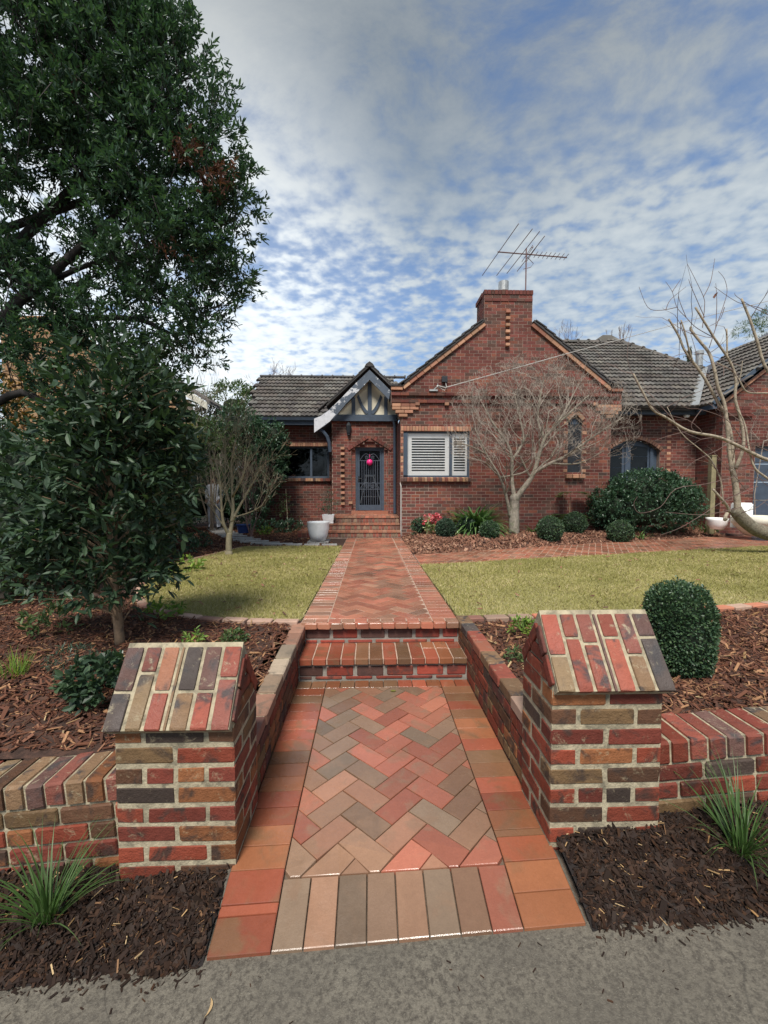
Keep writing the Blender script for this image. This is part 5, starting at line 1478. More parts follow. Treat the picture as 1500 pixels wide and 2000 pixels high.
b = MB(); b.tube([(p.x + 0.03, WY - 0.06, p.z - 0.07), (p.x + 0.05, WY - 0.08, p.z - 0.2), (p.x, WY - 0.08, p.z - 0.3), (q.x + 0.12, WY - 0.08, q.z + 0.1)], 0.01, 5); b.build('service_lead', M['cable'], house)
ca = MB(); ca.tube([(q.x + 0.12, WY - 0.1, q.z + 0.12), at(870, 757, 11.5), at(1000, 721, 10.9), at(1110, 690, 10.4), at(1230, 658, 9.8), at(1350, 625, 9.1), at(1500, 588, 8.3), at(1900, 470, 7.0)], [.012, .012, .011, .009, .007, .006, .006, .006], 5)
tag(ca.build('service_cable', M['cable'], None, at(870, 757, 11.5)), 'pale overhead service cable from the brick gable to the upper right', 'cable', kind='thing')

# tv antenna
ZA = 7.83
def ant(px, py): return on(px, py, (0, 0, ZA), Vector((0, 0, 1)))
an = thing('tv_antenna', (4.2, 11.95, 6.6), 'rusty television antenna with long slanting rods above the chimney', 'antenna')
b = MB(); b.tube([(4.22, 11.9, 6.55), (4.22, 11.9, ZA + 0.05)], 0.018, 6); b.build('mast', M['rust'], an)
A0, A1 = ant(972, 492), ant(1107, 503)
b = MB(); b.tube([A0, A1], 0.016, 6); b.build('boom', M['rust'], an)
for a, c in (((1013, 437), (942, 538)), ((1040, 447), (970, 538)), ((1054, 452), (990, 534)), ((1064, 461), (1010, 530))):
    b = MB(); b.tube([ant(*a), ant(*c)], 0.010, 5); b.build('element', M['rust'], an)
for t in np.linspace(0.42, 0.99, 10):
    c = A0.lerp(A1, t); h = 0.42 if t < .5 else 0.16; b = MB(); b.tube([c + Vector((0, -h, 0.012)), c + Vector((0, h, 0.012))], 0.008, 5); b.build('director', M['rust'], an)
b = MB(); c = A0.lerp(A1, 0.42); b.tube([c + Vector((0, -.2, .03)), c + Vector((0.1, -.2, .1)), c + Vector((0.1, .2, .1)), c + Vector((0, .2, .03))], 0.008, 5); b.tube([c + Vector((0, 0.05, -.02)), c + Vector((0.2, 0.05, -.22)), c + Vector((0.1, 0, -.35)), c + Vector((-.1, 0, -.4))], 0.008, 5); b.build('dipole', M['rust'], an)

# ------------------------------------------------------------------ vegetation helpers
LEAF6 = (np.array([(0, 0, 0), (.30, .42, .10), (.70, .36, .10), (1, 0, -.04), (.70, -.36, .10), (.30, -.42, .10), (.34, 0, -.03), (.72, 0, -.03)]),
         np.array([(0, 6, 1), (6, 7, 2), (6, 2, 1), (7, 3, 2), (0, 5, 6), (5, 4, 6), (4, 7, 6), (4, 3, 7)]))
LEAF2 = (np.array([(0, 0, 0), (.45, .5, .1), (1, 0, 0), (.45, -.5, .1)]), np.array([(0, 2, 1), (0, 3, 2)]))
LEAF4 = (np.array([(0, 0, 0), (.28, .45, .12), (.68, .38, .12), (1, 0, -.05), (.68, -.38, .12), (.28, -.45, .12)]), np.array([(0, 3, 2, 1), (0, 5, 4, 3)]))


def unit(v): return v / np.maximum(np.linalg.norm(v, axis=-1, keepdims=True), 1e-9)


def leaf_arrays(pos, axis, nrm, L, ratio, tmpl=LEAF4):
    T, F = tmpl; n = len(pos)
    a = unit(axis); s = unit(np.cross(nrm, a)); m = np.cross(a, s)
    V = pos[:, None] + a[:, None] * (T[None, :, 0:1] * L[:, None, None]) + s[:, None] * (T[None, :, 1:2] * (L * ratio)[:, None, None]) + m[:, None] * (T[None, :, 2:3] * (L * ratio)[:, None, None])
    return V.reshape(-1, 3), (F[None] + len(T) * np.arange(n)[:, None, None]).reshape(-1, F.shape[1])


def leaf_obj(name, parent, mat, pos, axis, nrm, L, ratio, tmpl=LEAF4, kind=None):
    V, F = leaf_arrays(pos, axis, nrm, L, ratio, tmpl)
    o = bpy.data.objects.new(name, mesh_np(name, V - np.array(WL[parent.name] if parent else (0, 0, 0)), F, F.shape[1], mat))
    reg(o, parent, WL[parent.name] if parent else (0, 0, 0))
    if kind: o['kind'] = kind
    return o


def sprays(centres, out, nleaf, spread, L, whorl=0.6, rng=RNG, ratio=0.32, droop=0.0):
    """leaf sprays: each centre carries nleaf leaves along a short twig pointing 'out'"""
    n = len(centres); k = nleaf
    out = unit(out)
    t = rng.random((n, k)) ** 0.8
    pos = centres[:, None] + out[:, None] * (t * spread)[..., None] + rng.normal(0, spread * 0.12, (n, k, 3))
    rnd = unit(rng.normal(0, 1, (n, k, 3)))
    ax = unit(out[:, None] * whorl + rnd * (1.0) + np.array([0, 0, -droop]))
    nr = unit(rng.normal(0, 0.55, (n, k, 3)) + np.array([0, 0, 1.0]))
    LL = L * rng.uniform(0.65, 1.2, (n, k))
    return pos.reshape(-1, 3), ax.reshape(-1, 3), nr.reshape(-1, 3), LL.reshape(-1)


def blob_points(blobs, n, shell=0.55, rng=RNG):
    """points through a union of ellipsoids, denser to the outside; returns points and outward vectors"""
    w = np.array([b[3] * b[4] * b[5] for b in blobs]) ** (2 / 3); w = w / w.sum()
    idx = rng.choice(len(blobs), n, p=w); B = np.array(blobs, float)[idx]
    d = unit(rng.normal(0, 1, (n, 3))); r = shell + (1 - shell) * rng.random(n) ** 0.6
    p = B[:, :3] + d * B[:, 3:6] * r[:, None]
    return p, unit(d / B[:, 3:6])


class Twigs:
    """recursive bare branches"""
    def __init__(s, seed): s.r = random.Random(seed); s.big = MB(); s.small = MB(); s.tips = []
    def limb(s, pts, r0, r1, n=7, mb=None):
        # smooth a hand measured polyline
        P_ = [Vector(p) for p in pts]; out = []
        for i in range(len(P_) - 1):
            a = P_[max(i - 1, 0)]; b = P_[i]; c = P_[i + 1]; d = P_[min(i + 2, len(P_) - 1)]
            for k in range(4):
                t = k / 4; out.append(0.5 * ((2 * b) + (c - a) * t + (2 * a - 5 * b + 4 * c - d) * t * t + (3 * b - a - 3 * c + d) * t ** 3))
        out.append(P_[-1]); m = len(out)
        rs = [r0 + (r1 - r0) * i / (m - 1) for i in range(m)]
        (mb or s.big).tube(out, rs, n); return out, rs
    def grow(s, p, d, L, r, depth, up=0.25, wob=0.35, fork=2, keep=0.72, spread=0.7, minr=0.0016, bound=None):
        n = 4 if depth > 1 else 3; pts = [p]; q = Vector(p); d = Vector(d).normalized()
        for i in range(n):
            d = (d + Vector((s.r.gauss(0, wob), s.r.gauss(0, wob), s.r.gauss(0, wob) + up)) * 0.45).normalized(); q = q + d * (L / n)
            if bound and not bound(q): break
            pts.append(q.copy())
        if len(pts) < 2: return
        re = max(minr, r * 0.6); m = len(pts)
        (s.big if r > 0.012 else s.small).tube(pts, [r + (re - r) * i / (m - 1) for i in range(m)], 5 if r > 0.012 else 3, cap=False)
        if depth <= 0: s.tips.append(pts[-1]); return
        for k in range(fork + (1 if s.r.random() < 0.35 else 0)):
            j = s.r.randint(max(1, m - 3), m - 1) if k else m - 1
            ax = Vector((s.r.gauss(0, 1), s.r.gauss(0, 1), s.r.gauss(0, 1))); ax = (ax - d * ax.dot(d)).normalized()
            s.grow(pts[j], d + ax * spread * s.r.uniform(0.5, 1.2), L * keep * s.r.uniform(0.75, 1.15), re * 0.82, depth - 1, up, wob, fork, keep, spread, minr, bound)


# ------------------------------------------------------------------ the big evergreen at the upper left
rng = np.random.default_rng(5)
bt = thing('evergreen_tree', (-7.0, 6.9, 0.05), 'huge dark evergreen tree filling the upper left of the view', 'tree')
tb = MB()
T_ = Twigs(3)
T_.limb([(-7.0, 6.9, -0.1), (-6.95, 6.95, 1.5), (-6.9, 7.0, 3.0), (-6.85, 7.1, 4.6), (-6.7, 7.2, 6.4), (-6.5, 7.2, 8.3)], 0.26, 0.08, 9)
T_.limb([(-6.88, 6.95, 2.2), at(0, 630, 6.6), at(70, 560, 6.7), at(150, 490, 6.8), at(190, 450, 6.9), at(250, 395, 7.0)], 0.10, 0.025, 8)
T_.limb([(-6.88, 6.95, 2.6), at(40, 590, 6.9), at(120, 540, 7.0), at(200, 510, 7.1), at(290, 500, 7.2)], 0.065, 0.02, 7)
T_.limb([(-6.88, 6.9, 1.9), at(20, 772, 6.6), at(90, 785, 6.5), at(160, 770, 6.5), at(240, 760, 6.6)], 0.07, 0.02, 7)
T_.limb([(-6.88, 7.05, 3.8), at(180, 330, 7.2), at(280, 230, 7.1), at(350, 160, 7.0)], 0.09, 0.02, 7)
T_.limb([(-6.88, 7.15, 5.0), at(200, 380, 7.3), at(330, 340, 7.2), at(430, 330, 7.1)], 0.07, 0.015, 7)
T_.limb([(-6.88, 7.05, 3.8), at(230, 620, 7.1), at(330, 650, 7.1), at(400, 650, 7.1)], 0.06, 0.012, 7)
T_.big.build('trunk', M['bark_dark'], bt, None, True)
blobs = []
for px, py, Y, r in ((60, 60, 6.6, 1.05), (170, 40, 6.9, 1.05), (260, 60, 6.9, 0.75), (120, 180, 6.7, 1.1), (250, 160, 6.9, 0.95), (335, 130, 6.8, 0.62), (30, 280, 6.6, 1.0), (160, 300, 7.0, 1.1),
                     (290, 270, 6.9, 0.95), (385, 235, 6.8, 0.62), (420, 300, 6.9, 0.52), (60, 420, 6.7, 0.95), (200, 420, 7.1, 1.0), (330, 380, 6.9, 0.95), (430, 370, 6.9, 0.55), (460, 430, 6.9, 0.35),
                     (40, 560, 6.6, 0.8), (170, 560, 7.0, 0.85), (290, 500, 6.9, 0.9), (400, 470, 6.9, 0.65), (440, 530, 6.9, 0.45), (90, 660, 6.6, 0.75), (210, 660, 6.9, 0.8), (320, 610, 6.9, 0.8), (410, 600, 6.9, 0.5),
                     (370, 680, 6.9, 0.48), (280, 720, 6.9, 0.5), (150, 740, 6.7, 0.65), (30, 720, 6.6, 0.6), (300, 30, 6.9, 0.55), (-80, 200, 6.6, 1.3), (-90, 480, 6.6, 1.2), (-60, -60, 6.8, 1.4), (120, -90, 7.0, 1.3), (240, -60, 7.0, 0.8), (20, 150, 7.6, 1.0), (200, 250, 7.8, 1.1), (100, 500, 7.8, 1.0), (320, 450, 7.7, 0.9)):
    c = at(px, py, Y); blobs.append((c.x, c.y, c.z, r, r * 0.95, r * 0.9))
cen, out = blob_points(blobs, 9800, 0.2, rng)
nz = np.sin(cen[:, 0] * 4.1 + 1) * np.sin(cen[:, 2] * 4.7 + 2) + 0.7 * np.sin(cen[:, 0] * 9.3 + cen[:, 2] * 5) * np.sin(cen[:, 2] * 8.1 - cen[:, 1] * 2)
kp = rng.random(len(cen)) < np.clip(0.66 + nz * 0.6, 0.12, 1)
cen, out = cen[kp], out[kp]
edge, eo = blob_points([b for b in blobs if b[0] > -4.3], 520, 0.9, rng)
cen = np.concatenate([cen, edge]); out = np.concatenate([out, eo])
# gaps: thin out pockets so that the sky shows through
gap = np.zeros(len(cen), bool)
for px, py, Y, r in ((60, 395, 6.7, .42), (110, 380, 6.8, .38), (110, 470, 6.8, .45), (60, 140, 6.7, .35), (15, 55, 6.6, .3), (140, 430, 6.9, .4), (70, 330, 6.7, .3), (200, 570, 7, .3), (300, 600, 6.9, .22), (270, 525, 6.9, .25), (60, 610, 6.6, .3), (210, 100, 6.9, .2), (120, 520, 6.8, .35), (30, 450, 6.7, .3), (160, 620, 6.9, .25)):
    c = np.array(at(px, py, Y)); v = unit(c - np.array([0, 0, CAMZ])); q = cen - np.array([0, 0, CAMZ]); dd = np.linalg.norm(q - (q @ v)[:, None] * v, axis=1)
    gap |= dd < r * rng.uniform(0.2, 0.75, len(cen))
cen, out = cen[~gap], out[~gap]
o2 = unit(out + np.array([0.15, 0, 0.55]) + rng.normal(0, 0.35, out.shape))
a = sprays(cen, o2, 17, 0.20, 0.098, 0.9, rng)
crown = leaf_obj('crown', bt, M['leaf_big'], *a, 0.34, LEAF4)
tw = MB(); 
for c, d in list(zip(cen, o2))[::3]: tw.tube([Vector(c) - Vector(d) * 0.35, Vector(c) + Vector(d) * 0.2], [0.008, 0.003], 3, False)
tw.build('twig', M['bark_dark'], bt)
dc = np.concatenate([np.array(at(px, py, 6.45)) + rng.normal(0, 0.10, (k, 3)) for px, py, k in ((360, 285, 14), (372, 300, 10), (395, 305, 8), (430, 335, 12), (415, 345, 10), (440, 360, 8), (395, 350, 6), (330, 490, 7), (130, 160, 8))])
a = sprays(dc, rng.normal(0, .6, dc.shape) + np.array([0, 0, -.3]), 8, 0.12, 0.09, 0.8, rng); leaf_obj('dry_leaves', bt, M['leaf_dead'], *a, 0.32, LEAF4)


def bush(name, label, cat, base, blobs, nspray, nleaf, spread, L, ratio, mat, group=None, tmpl=LEAF4, core=0.62, seed=1, up=0.35, trunk=True, rr=None, shell=0.6, stem_mat='bark'):
    rg = np.random.default_rng(seed); t = thing(name, base, label, cat, group)
    b = Vector(base); B = [(b.x + x, b.y + y, b.z + z, rx, ry, rz) for x, y, z, rx, ry, rz in blobs]
    c, o = blob_points(B, nspray, shell, rg); k = c[:, 2] > b.z + 0.01; c, o = c[k], o[k]
    o = unit(o + np.array([0, 0, up]) + rg.normal(0, .3, o.shape))
    a = sprays(c, o, nleaf, spread, L, 0.7, rg); leaf_obj('foliage', t, M[mat], *a, ratio, tmpl)
    m = MB()
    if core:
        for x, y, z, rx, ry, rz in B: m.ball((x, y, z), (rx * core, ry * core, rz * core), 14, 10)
        tag(m.build('inner_shade', M['core'], t, None, True), kind='stuff')  # dark balls: shade deep in the shrub is put into their colour
    if trunk:
        s = MB(); h = max(x[2] for x in blobs)
        for i in range(4): s.tube([b + Vector((0.03 * i - .05, 0, -0.05)), b + Vector((random.uniform(-.2, .2), random.uniform(-.15, .15), h * 0.5)), b + Vector((random.uniform(-.4, .4), random.uniform(-.3, .3), h))], [0.03, 0.02, 0.008], 5)
        s.build('stem', M[stem_mat], t)
    return t


# sapling with big glossy leaves in front of it
rng = np.random.default_rng(9)
sb = Vector((-2.03, 3.48, float(zyard(-2.03, 3.48)) - 0.02))
sap = thing('laurel_tree', sb, 'young glossy-leaved tree with slim brown trunk in the left mulch bed', 'tree')
T_ = Twigs(8)
tr_pts, _ = T_.limb([sb, at(228, 1180, 3.46), at(222, 1090, 3.45), at(220, 980, 3.45), at(212, 880, 3.45), at(205, 800, 3.45), at(205, 740, 3.45)], 0.038, 0.012, 9)
ctr = []; od = []
for px, py, r, nb in ((150, 1080, .36, 80), (240, 1120, .30, 50), (275, 1115, .2, 34), (120, 1020, .34, 70), (200, 1000, .42, 80), (268, 1010, .31, 60), (312, 950, .22, 34), (150, 930, .34, 70), (230, 920, .42, 80), (295, 885, .29, 60), (335, 860, .14, 12),
                      (180, 850, .3, 80), (260, 840, .4, 80), (312, 830, .2, 30), (200, 775, .34, 70), (270, 770, .3, 50), (230, 730, .22, 26), (90, 1120, .26, 34), (80, 1000, .2, 24), (190, 1150, .2, 16), (250, 1170, .14, 8)):
    c = np.array(at(px, py, 3.45)); d = unit(rng.normal(0, 1, (nb, 3)) * np.array([1, .9, 1])); p = c + d * (r * rng.random(nb) ** 0.5)[:, None] * np.array([1, 1.1, 0.8])
    ctr.append(p); od.append(d)
ctr = np.concatenate(ctr); od = unit(np.concatenate(od) + np.array([0, 0, 0.25])); stem = np.array([-2.08, 3.46, 0]); sd2 = ctr - stem; sd2[:, 2] = 0.3 * np.linalg.norm(sd2[:, :2], axis=1); od = unit(od + unit(sd2))
near = np.argsort(ctr[:, 1])
for p, d in list(zip(ctr, od))[::5]:
    j = min(range(len(tr_pts)), key=lambda i: abs(tr_pts[i].z - (p[2] - 0.25)) ); q = tr_pts[j]
    T_.small.tube([q, (q + Vector(p)) / 2 + Vector((0, 0, 0.05)), Vector(p) + Vector(d) * 0.1], [0.007, 0.005, 0.002], 4, False)
T_.big.build('trunk', M['bark_sap'], sap, None, True); T_.small.build('branch', M['bark_sap'], sap)
P_, A_, N_, L_ = sprays(ctr, od, 8, 0.17, 0.096, 0.8, rng, droop=0.1)
order = np.argsort(P_[:, 1]); fr = order[:260]; rest = order[260:]
leaf_obj('foliage', sap, M['leaf_laurel'], P_[rest], A_[rest], N_[rest], L_[rest], 0.40, LEAF6)
LT, LF = LEAF6
lm = mesh_from('leaf', [tuple(v * np.array([1, .40, .40])) for v in LT], [list(dict.fromkeys(f)) for f in LF], M['leaf_laurel'])
for i in fr:
    a_ = Vector(A_[i]).normalized(); s_ = Vector(N_[i]).cross(a_).normalized(); m_ = a_.cross(s_)
    o = bpy.data.objects.new('leaf', lm); COL.objects.link(o); WL[o.name] = Vector(P_[i]); o.parent = sap
    mm = (Matrix((a_, s_, m_)).transposed() * float(L_[i])).to_4x4(); mm.translation = Vector(P_[i]) - sb; o.matrix_basis = mm

# shrubs at the left edge and along the side fence
bush('laurel_shrub', 'dark large-leaved shrub at the left edge behind the young tree', 'shrub', (-4.15, 4.95, 0.08), [(0, 0, .75, .75, .6, .7), (-.5, .2, 1.3, .8, .6, .7), (.3, .3, 1.35, .6, .5, .6), (-.9, 0, .7, .7, .5, .6)], 520, 9, 0.2, 0.11, 0.42, 'leaf_laurel', 'side hedge shrubs', LEAF6, 0.7, 21)
bush('laurel_shrub', 'tall dark shrub mass under the big tree, behind the lawn corner', 'shrub', (-5.0, 6.6, 0.08), [(0, 0, 1.0, 1.0, .7, 1.0), (.7, .3, 1.5, .9, .7, .8), (-1, .2, 1.4, 1.1, .8, 1.0), (.9, .5, .7, .8, .6, .7)], 1000, 9, 0.2, 0.10, 0.42, 'leaf_laurel', 'side hedge shrubs', LEAF4, 0.75, 22)
bush('autumn_shrub', 'shrub with orange autumn leaves glimpsed at far left under the tree', 'shrub', (-7.0, 8.6, 0.08), [(0, 0, 2.2, 1.0, .8, 1.0), (.8, 0, 2.7, .8, .7, .7), (-.9, .3, 2.9, .9, .7, .8)], 520, 8, 0.2, 0.09, 0.5, 'leaf_autumn', None, LEAF4, 0.0, 23)
bush('side_hedge', 'dark tall hedge shrub left of the stepping path', 'shrub', (-4.65, 9.3, 0.08), [(0, 0, 1.0, .75, .8, 1.0), (-.4, .2, 1.8, 1.0, .8, .9), (.25, .4, 1.8, .6, .7, .6)], 900, 9, 0.2, 0.09, 0.45, 'leaf_laurel', 'side hedge shrubs', LEAF4, 0.68, 24)
bush('side_hedge', 'dense dark hedge shrub beside the person in white', 'shrub', (-6.0, 12.4, 0.06), [(0, 0, 1.2, .7, .9, 1.2), (-.6, .2, 1.9, .9, .9, .8), (.2, .4, 2.1, .6, .8, .7)], 800, 9, 0.2, 0.09, 0.45, 'leaf_laurel', 'side hedge shrubs', LEAF4, 0.68, 25)
bush('side_hedge', 'dark hedge closing the side passage behind the person in white', 'shrub', (-5.3, 16.2, 0.05), [(0, 0, 1.1, 1.0, .5, 1.1), (-1.2, 0, 1.2, 1.0, .5, 1.2), (.8, .1, .9, .5, .4, .9)], 700, 9, 0.2, 0.09, 0.45, 'leaf_laurel', 'side hedge shrubs', LEAF4, 0.8, 31)
bush('privet_tree', 'yellow-green leafy shrub behind the small bare tree', 'shrub', (-5.0, 13.6, 0.06), [(0, .2, 2.6, .8, .7, .8), (-.7, 0, 2.9, .7, .7, .7), (.55, .3, 2.3, .55, .5, .6), (-1.1, .1, 2.2, .6, .6, .6)], 700, 8, 0.22, 0.09, 0.45, 'leaf_mid', None, LEAF4, 0.35, 26)
bush('forsythia', 'golden yellow shrub below the tan gable of the neighbour', 'shrub', (-6.6, 14.4, 0.06), [(0, 0, 3.2, .75, .6, .55), (.5, 0, 2.8, .5, .5, .5)], 260, 7, 0.2, 0.09, 0.45, 'leaf_yellow', None, LEAF4, 0.0, 27)
bush('camellia', 'dark green camellia with glossy leaves against the left house corner', 'shrub', (-4.0, 14.2, 0.06), [(0, 0, 1.3, .8, .6, 1.1), (.25, 0, 2.5, .95, .6, .8), (-.35, 0, 3.2, .8, .6, .65), (.75, .1, 2.9, .45, .5, .6), (.5, 0, 1.9, .7, .5, .6)], 1900, 10, 0.18, 0.085, 0.52, 'leaf_camellia', None, LEAF4, 0.68, 28, shell=0.7)
bush('garden_tree', 'mid green loose tree behind the end of the left roof', 'tree', (-6.3, 20.0, 0.0), [(0, 0, 5.2, 1.3, 1.0, .9), (1.1, 0, 5.0, 1.0, .8, .8), (-1.1, 0, 4.3, .9, .8, .7), (.6, 0, 4.2, 1.3, .8, .8)], 1000, 8, 0.3, 0.14, 0.45, 'leaf_mid', None, LEAF4, 0.3, 29)
bush('viburnum', 'big rounded green shrub under the arched window', 'shrub', (7.35, 11.45, 0.22), [(0, 0, .62, 1.35, .7, .68), (.1, 0, 1.05, 1.0, .6, .55), (-.8, 0, .6, .65, .6, .55), (.95, 0, .7, .6, .55, .62), (.5, -.1, .95, .8, .55, .55)], 3000, 10, 0.14, 0.066, 0.5, 'leaf_camellia', None, LEAF4, 0.72, 30, shell=0.72)

# clipped box balls
def boxball(base, rx, rz, nleaf, L, mat, label, seed, ry=None, tall=0.0, group='clipped box balls'):
    rg = np.random.default_rng(seed); b = Vector(base); t = thing('box_ball', b, label, 'shrub', group)
    ry = ry or rx; c = b + Vector((0, 0, rz * 0.93))
    d = unit(rg.normal(0, 1, (nleaf, 3))); rr = 1 + 0.04 * np.sin(d[:, 0] * 5 + seed) * np.cos(d[:, 2] * 4.3) + 0.03 * np.sin(d[:, 1] * 9 + d[:, 2] * 7 + seed * 2) + rg.normal(0, 0.02, nleaf) + (rg.random(nleaf) < .02) * rg.uniform(.02, .08, nleaf)
    dp = np.sign(d) * np.abs(d) ** (0.82 if tall else 1.0)
    p = np.array(c) + dp * np.array([rx, ry, rz]) * (rr * rg.uniform(0.90, 1.02, nleaf))[:, None]
    k = p[:, 2] > b.z; p, d = p[k], d[k]
    ax = unit(d * 0.9 + rg.normal(0, .7, d.shape) + np.array([0, 0, .25])); nr = unit(rg.normal(0, .6, d.shape) + d * 0.6 + np.array([0, 0, .6]))
    leaf_obj('foliage', t, M[mat], p, ax, nr, L * rg.uniform(.7, 1.2, len(p)), 0.6, LEAF2)
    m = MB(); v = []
    m.ball(c, (rx * .9, ry * .9, rz * .9), 18, 12); m.build('inner_shade', M['core'], t, None, True)  # solid dark ball painted as the shade behind the clipped leaves
    m = MB(); m.tube([b + Vector((0, 0, -.05)), b + Vector((0, 0, rz))], 0.02, 6); m.build('stem', M['bark'], t)
    return t


boxball((at(1322, 1300, 2.80).x, 2.80, 0.08), .198, .315, 15000, 0.021, 'leaf_box', 'large upright clipped box ball behind the right gate pillar', 40, tall=1)
for px, py, rpx, Y, lab, mk in ((870, 1056, 19, 10.1, 'clipped box ball beside the pink flowers', 'leaf_boxdark'), (911, 1046, 18, 10.7, 'clipped box ball in front of the strap-leaved clump', 'leaf_boxdark'), (956, 1058, 18, 9.85, 'clipped box ball left of the maple trunk', 'leaf_box'),
                            (1074, 1052, 25, 10.0, 'clipped box ball right of the maple trunk', 'leaf_box'), (1122, 1036, 22, 11.0, 'slightly yellow box ball below the ferny sapling', 'leaf_box'), (1211, 1054, 23, 10.3, 'clipped box ball in front of the big rounded shrub', 'leaf_box')):
    x = at(px, py, Y).x; r = rpx / FPX * Y; boxball((x, Y, float(zyard(x, Y)) - 0.01), r, r, 2600, 0.04, mk, lab, int(px))
x = at(819, 1040, 10.9).x
bush('gardenia', 'small leafy dark green shrub left of the pink flowers', 'shrub', (x, 10.9, float(zyard(x, 10.9))), [(0, 0, .17, .22, .2, .17), (.05, 0, .25, .16, .15, .12)], 110, 7, 0.09, 0.06, 0.5, 'leaf_camellia', None, LEAF4, 0.7, 41, trunk=False)


# strap leaves and grass tufts
def arcs(base, n, L, w, spread, mat, name, label, cat, seed, droop=1.0, kinds=None, r0=0.03, part='leaf', maxobj=300, seg=7, fold=0.25, group=None):
    rg = random.Random(seed); b = Vector(base); t = thing(name, b, label, cat, group)
    for i in range(n):
        a = rg.uniform(0, 2 * math.pi); le = L * rg.uniform(0.55, 1.1); el = rg.uniform(*spread); ww = w * rg.uniform(.75, 1.2)
        h = Vector((math.cos(a), math.sin(a), 0)); s = Vector((-h.y, h.x, 0)); p = b + h * rg.uniform(0, r0) + s * rg.uniform(-r0, r0); th = el; V = []; F = []
        for k in range(seg + 1):
            tt = k / seg; wk = ww * (0.6 + 0.8 * tt if tt < .4 else (1 - tt) * 1.5 + 0.02) * 0.6
            V += [p - s * wk + Vector((0, 0, wk * fold)), p, p + s * wk + Vector((0, 0, wk * fold))]
            p = p + (h * math.cos(th) + Vector((0, 0, math.sin(th)))) * (le / seg); th -= droop * rg.uniform(.7, 1.3) * (0.4 + 1.2 * tt) * 1.4 / seg
        for k in range(seg):
            q = k * 3; F += [(q, q + 1, q + 4, q + 3), (q + 1, q + 2, q + 5, q + 4)]
        reg(bpy.data.objects.new(part, mesh_from(part, [v - b for v in V], F, M[mat], True)), t, b)
    return t


p = at(90, 1795, 1.62); gx_, gy_ = -1.285, 1.655
arcs((gx_, gy_, float(zverge_l(gx_, gy_)) - 0.01), 90, 0.39, 0.006, (0.6, 1.5), 'leaf_grass', 'grass_tuft', 'bright green grass tuft in the dark mulch before the left pillar', 'grass tuft', 50, 0.9, r0=0.022, part='blade', seg=6, group='grass tufts')
gx_, gy_ = 1.535, 1.67
arcs((gx_, gy_, float(zverge_r(gx_, gy_)) - 0.01), 95, 0.42, 0.006, (0.6, 1.5), 'leaf_grass', 'grass_tuft', 'bright green grass tuft in front of the right street wall', 'grass tuft', 51, 0.85, r0=0.022, part='blade', seg=6, group='grass tufts')
x = at(930, 1030, 11.0).x
arcs((x, 11.05, float(zyard(x, 11.05))), 270, 1.2, 0.062, (0.35, 1.35), 'leaf_strap', 'agapanthus', 'clump of arching green strap leaves under the shuttered window', 'plant', 52, 1.35, r0=0.16, seg=7)
x = at(1010, 1040, 11.2).x
arcs((x + .45, 11.2, float(zyard(x, 11.2))), 40, 0.4, 0.03, (0.3, 1.2), 'leaf_strap', 'strap_plant', 'small strap-leaved plant right of the maple trunk', 'plant', 53, 1.1, r0=0.08)
x = at(1085, 1030, 11.3).x
arcs((x, 11.35, float(zyard(x, 11.3))), 26, 0.4, 0.022, (0.6, 1.4), 'leaf_lime', 'strap_plant', 'pale green strap plant behind the right box balls', 'plant', 54, 0.8, r0=0.06)
x = at(1230, 1035, 10.9).x
arcs((x + .2, 10.75, float(zyard(x, 10.8))), 22, 0.4, 0.03, (0.3, 1.2), 'leaf_strap', 'strap_plant', 'low strap plant at the foot of the big rounded shrub', 'plant', 55, 1.2, r0=0.08)
x = at(1395, 1040, 11.6).x
arcs((x, 11.9, float(zyard(x, 11.6))), 50, 0.55, 0.02, (0.5, 1.4), 'leaf_strap', 'strap_plant', 'grassy clump right of the big rounded shrub', 'plant', 56, 1.0, r0=0.1)

# pink flowers beside the box ball
fx = at(842, 1045, 10.55); fz = float(zyard(fx.x, 10.55)); fp = thing('flowering_plant', (fx.x, 10.55, fz), 'plant with pink blooms over pale variegated leaves by the house wall', 'plant')
rg = np.random.default_rng(60); c = np.array([fx.x, 10.55, fz + 0.2]) + rg.normal(0, 1, (60, 3)) * np.array([.07, .06, .10]); a = sprays(c, rg.normal(0, 1, c.shape) + np.array([0, 0, .5]), 6, 0.06, 0.06, .6, rg); leaf_obj('foliage', fp, M['var_leaf'], *a, .5, LEAF4)
c = np.array([fx.x + .02, 10.5, fz + 0.40]) + rg.normal(0, 1, (34, 3)) * np.array([.10, .07, .065]); a = sprays(c, rg.normal(0, 1, c.shape) + np.array([0, -.3, .6]), 9, 0.03, 0.06, .5, rg); leaf_obj('bloom', fp, M['petal'], *a, .75, LEAF4)
m = MB(); [m.tube([(fx.x, 10.55, fz), (fx.x + random.uniform(-.08, .08), 10.53, fz + .36)], .006, 4) for _ in range(6)]; m.build('stem', M['leaf_mid'], fp)

# low plants in the beds
def lowplant(px, py, Y, r, h, mat, label, seed, L=0.05, n=40, ratio=.42, name='bedding_plant', tm=LEAF4):
    q = at(px, py, Y); z = float(zyard(q.x, Y)); bush(name, label, 'plant', (q.x, Y, z), [(0, 0, h * .45, r, r, h * .55)], n, 7, L * 1.2, L, ratio, mat, None, tm, 0.0, seed, 0.6, False)


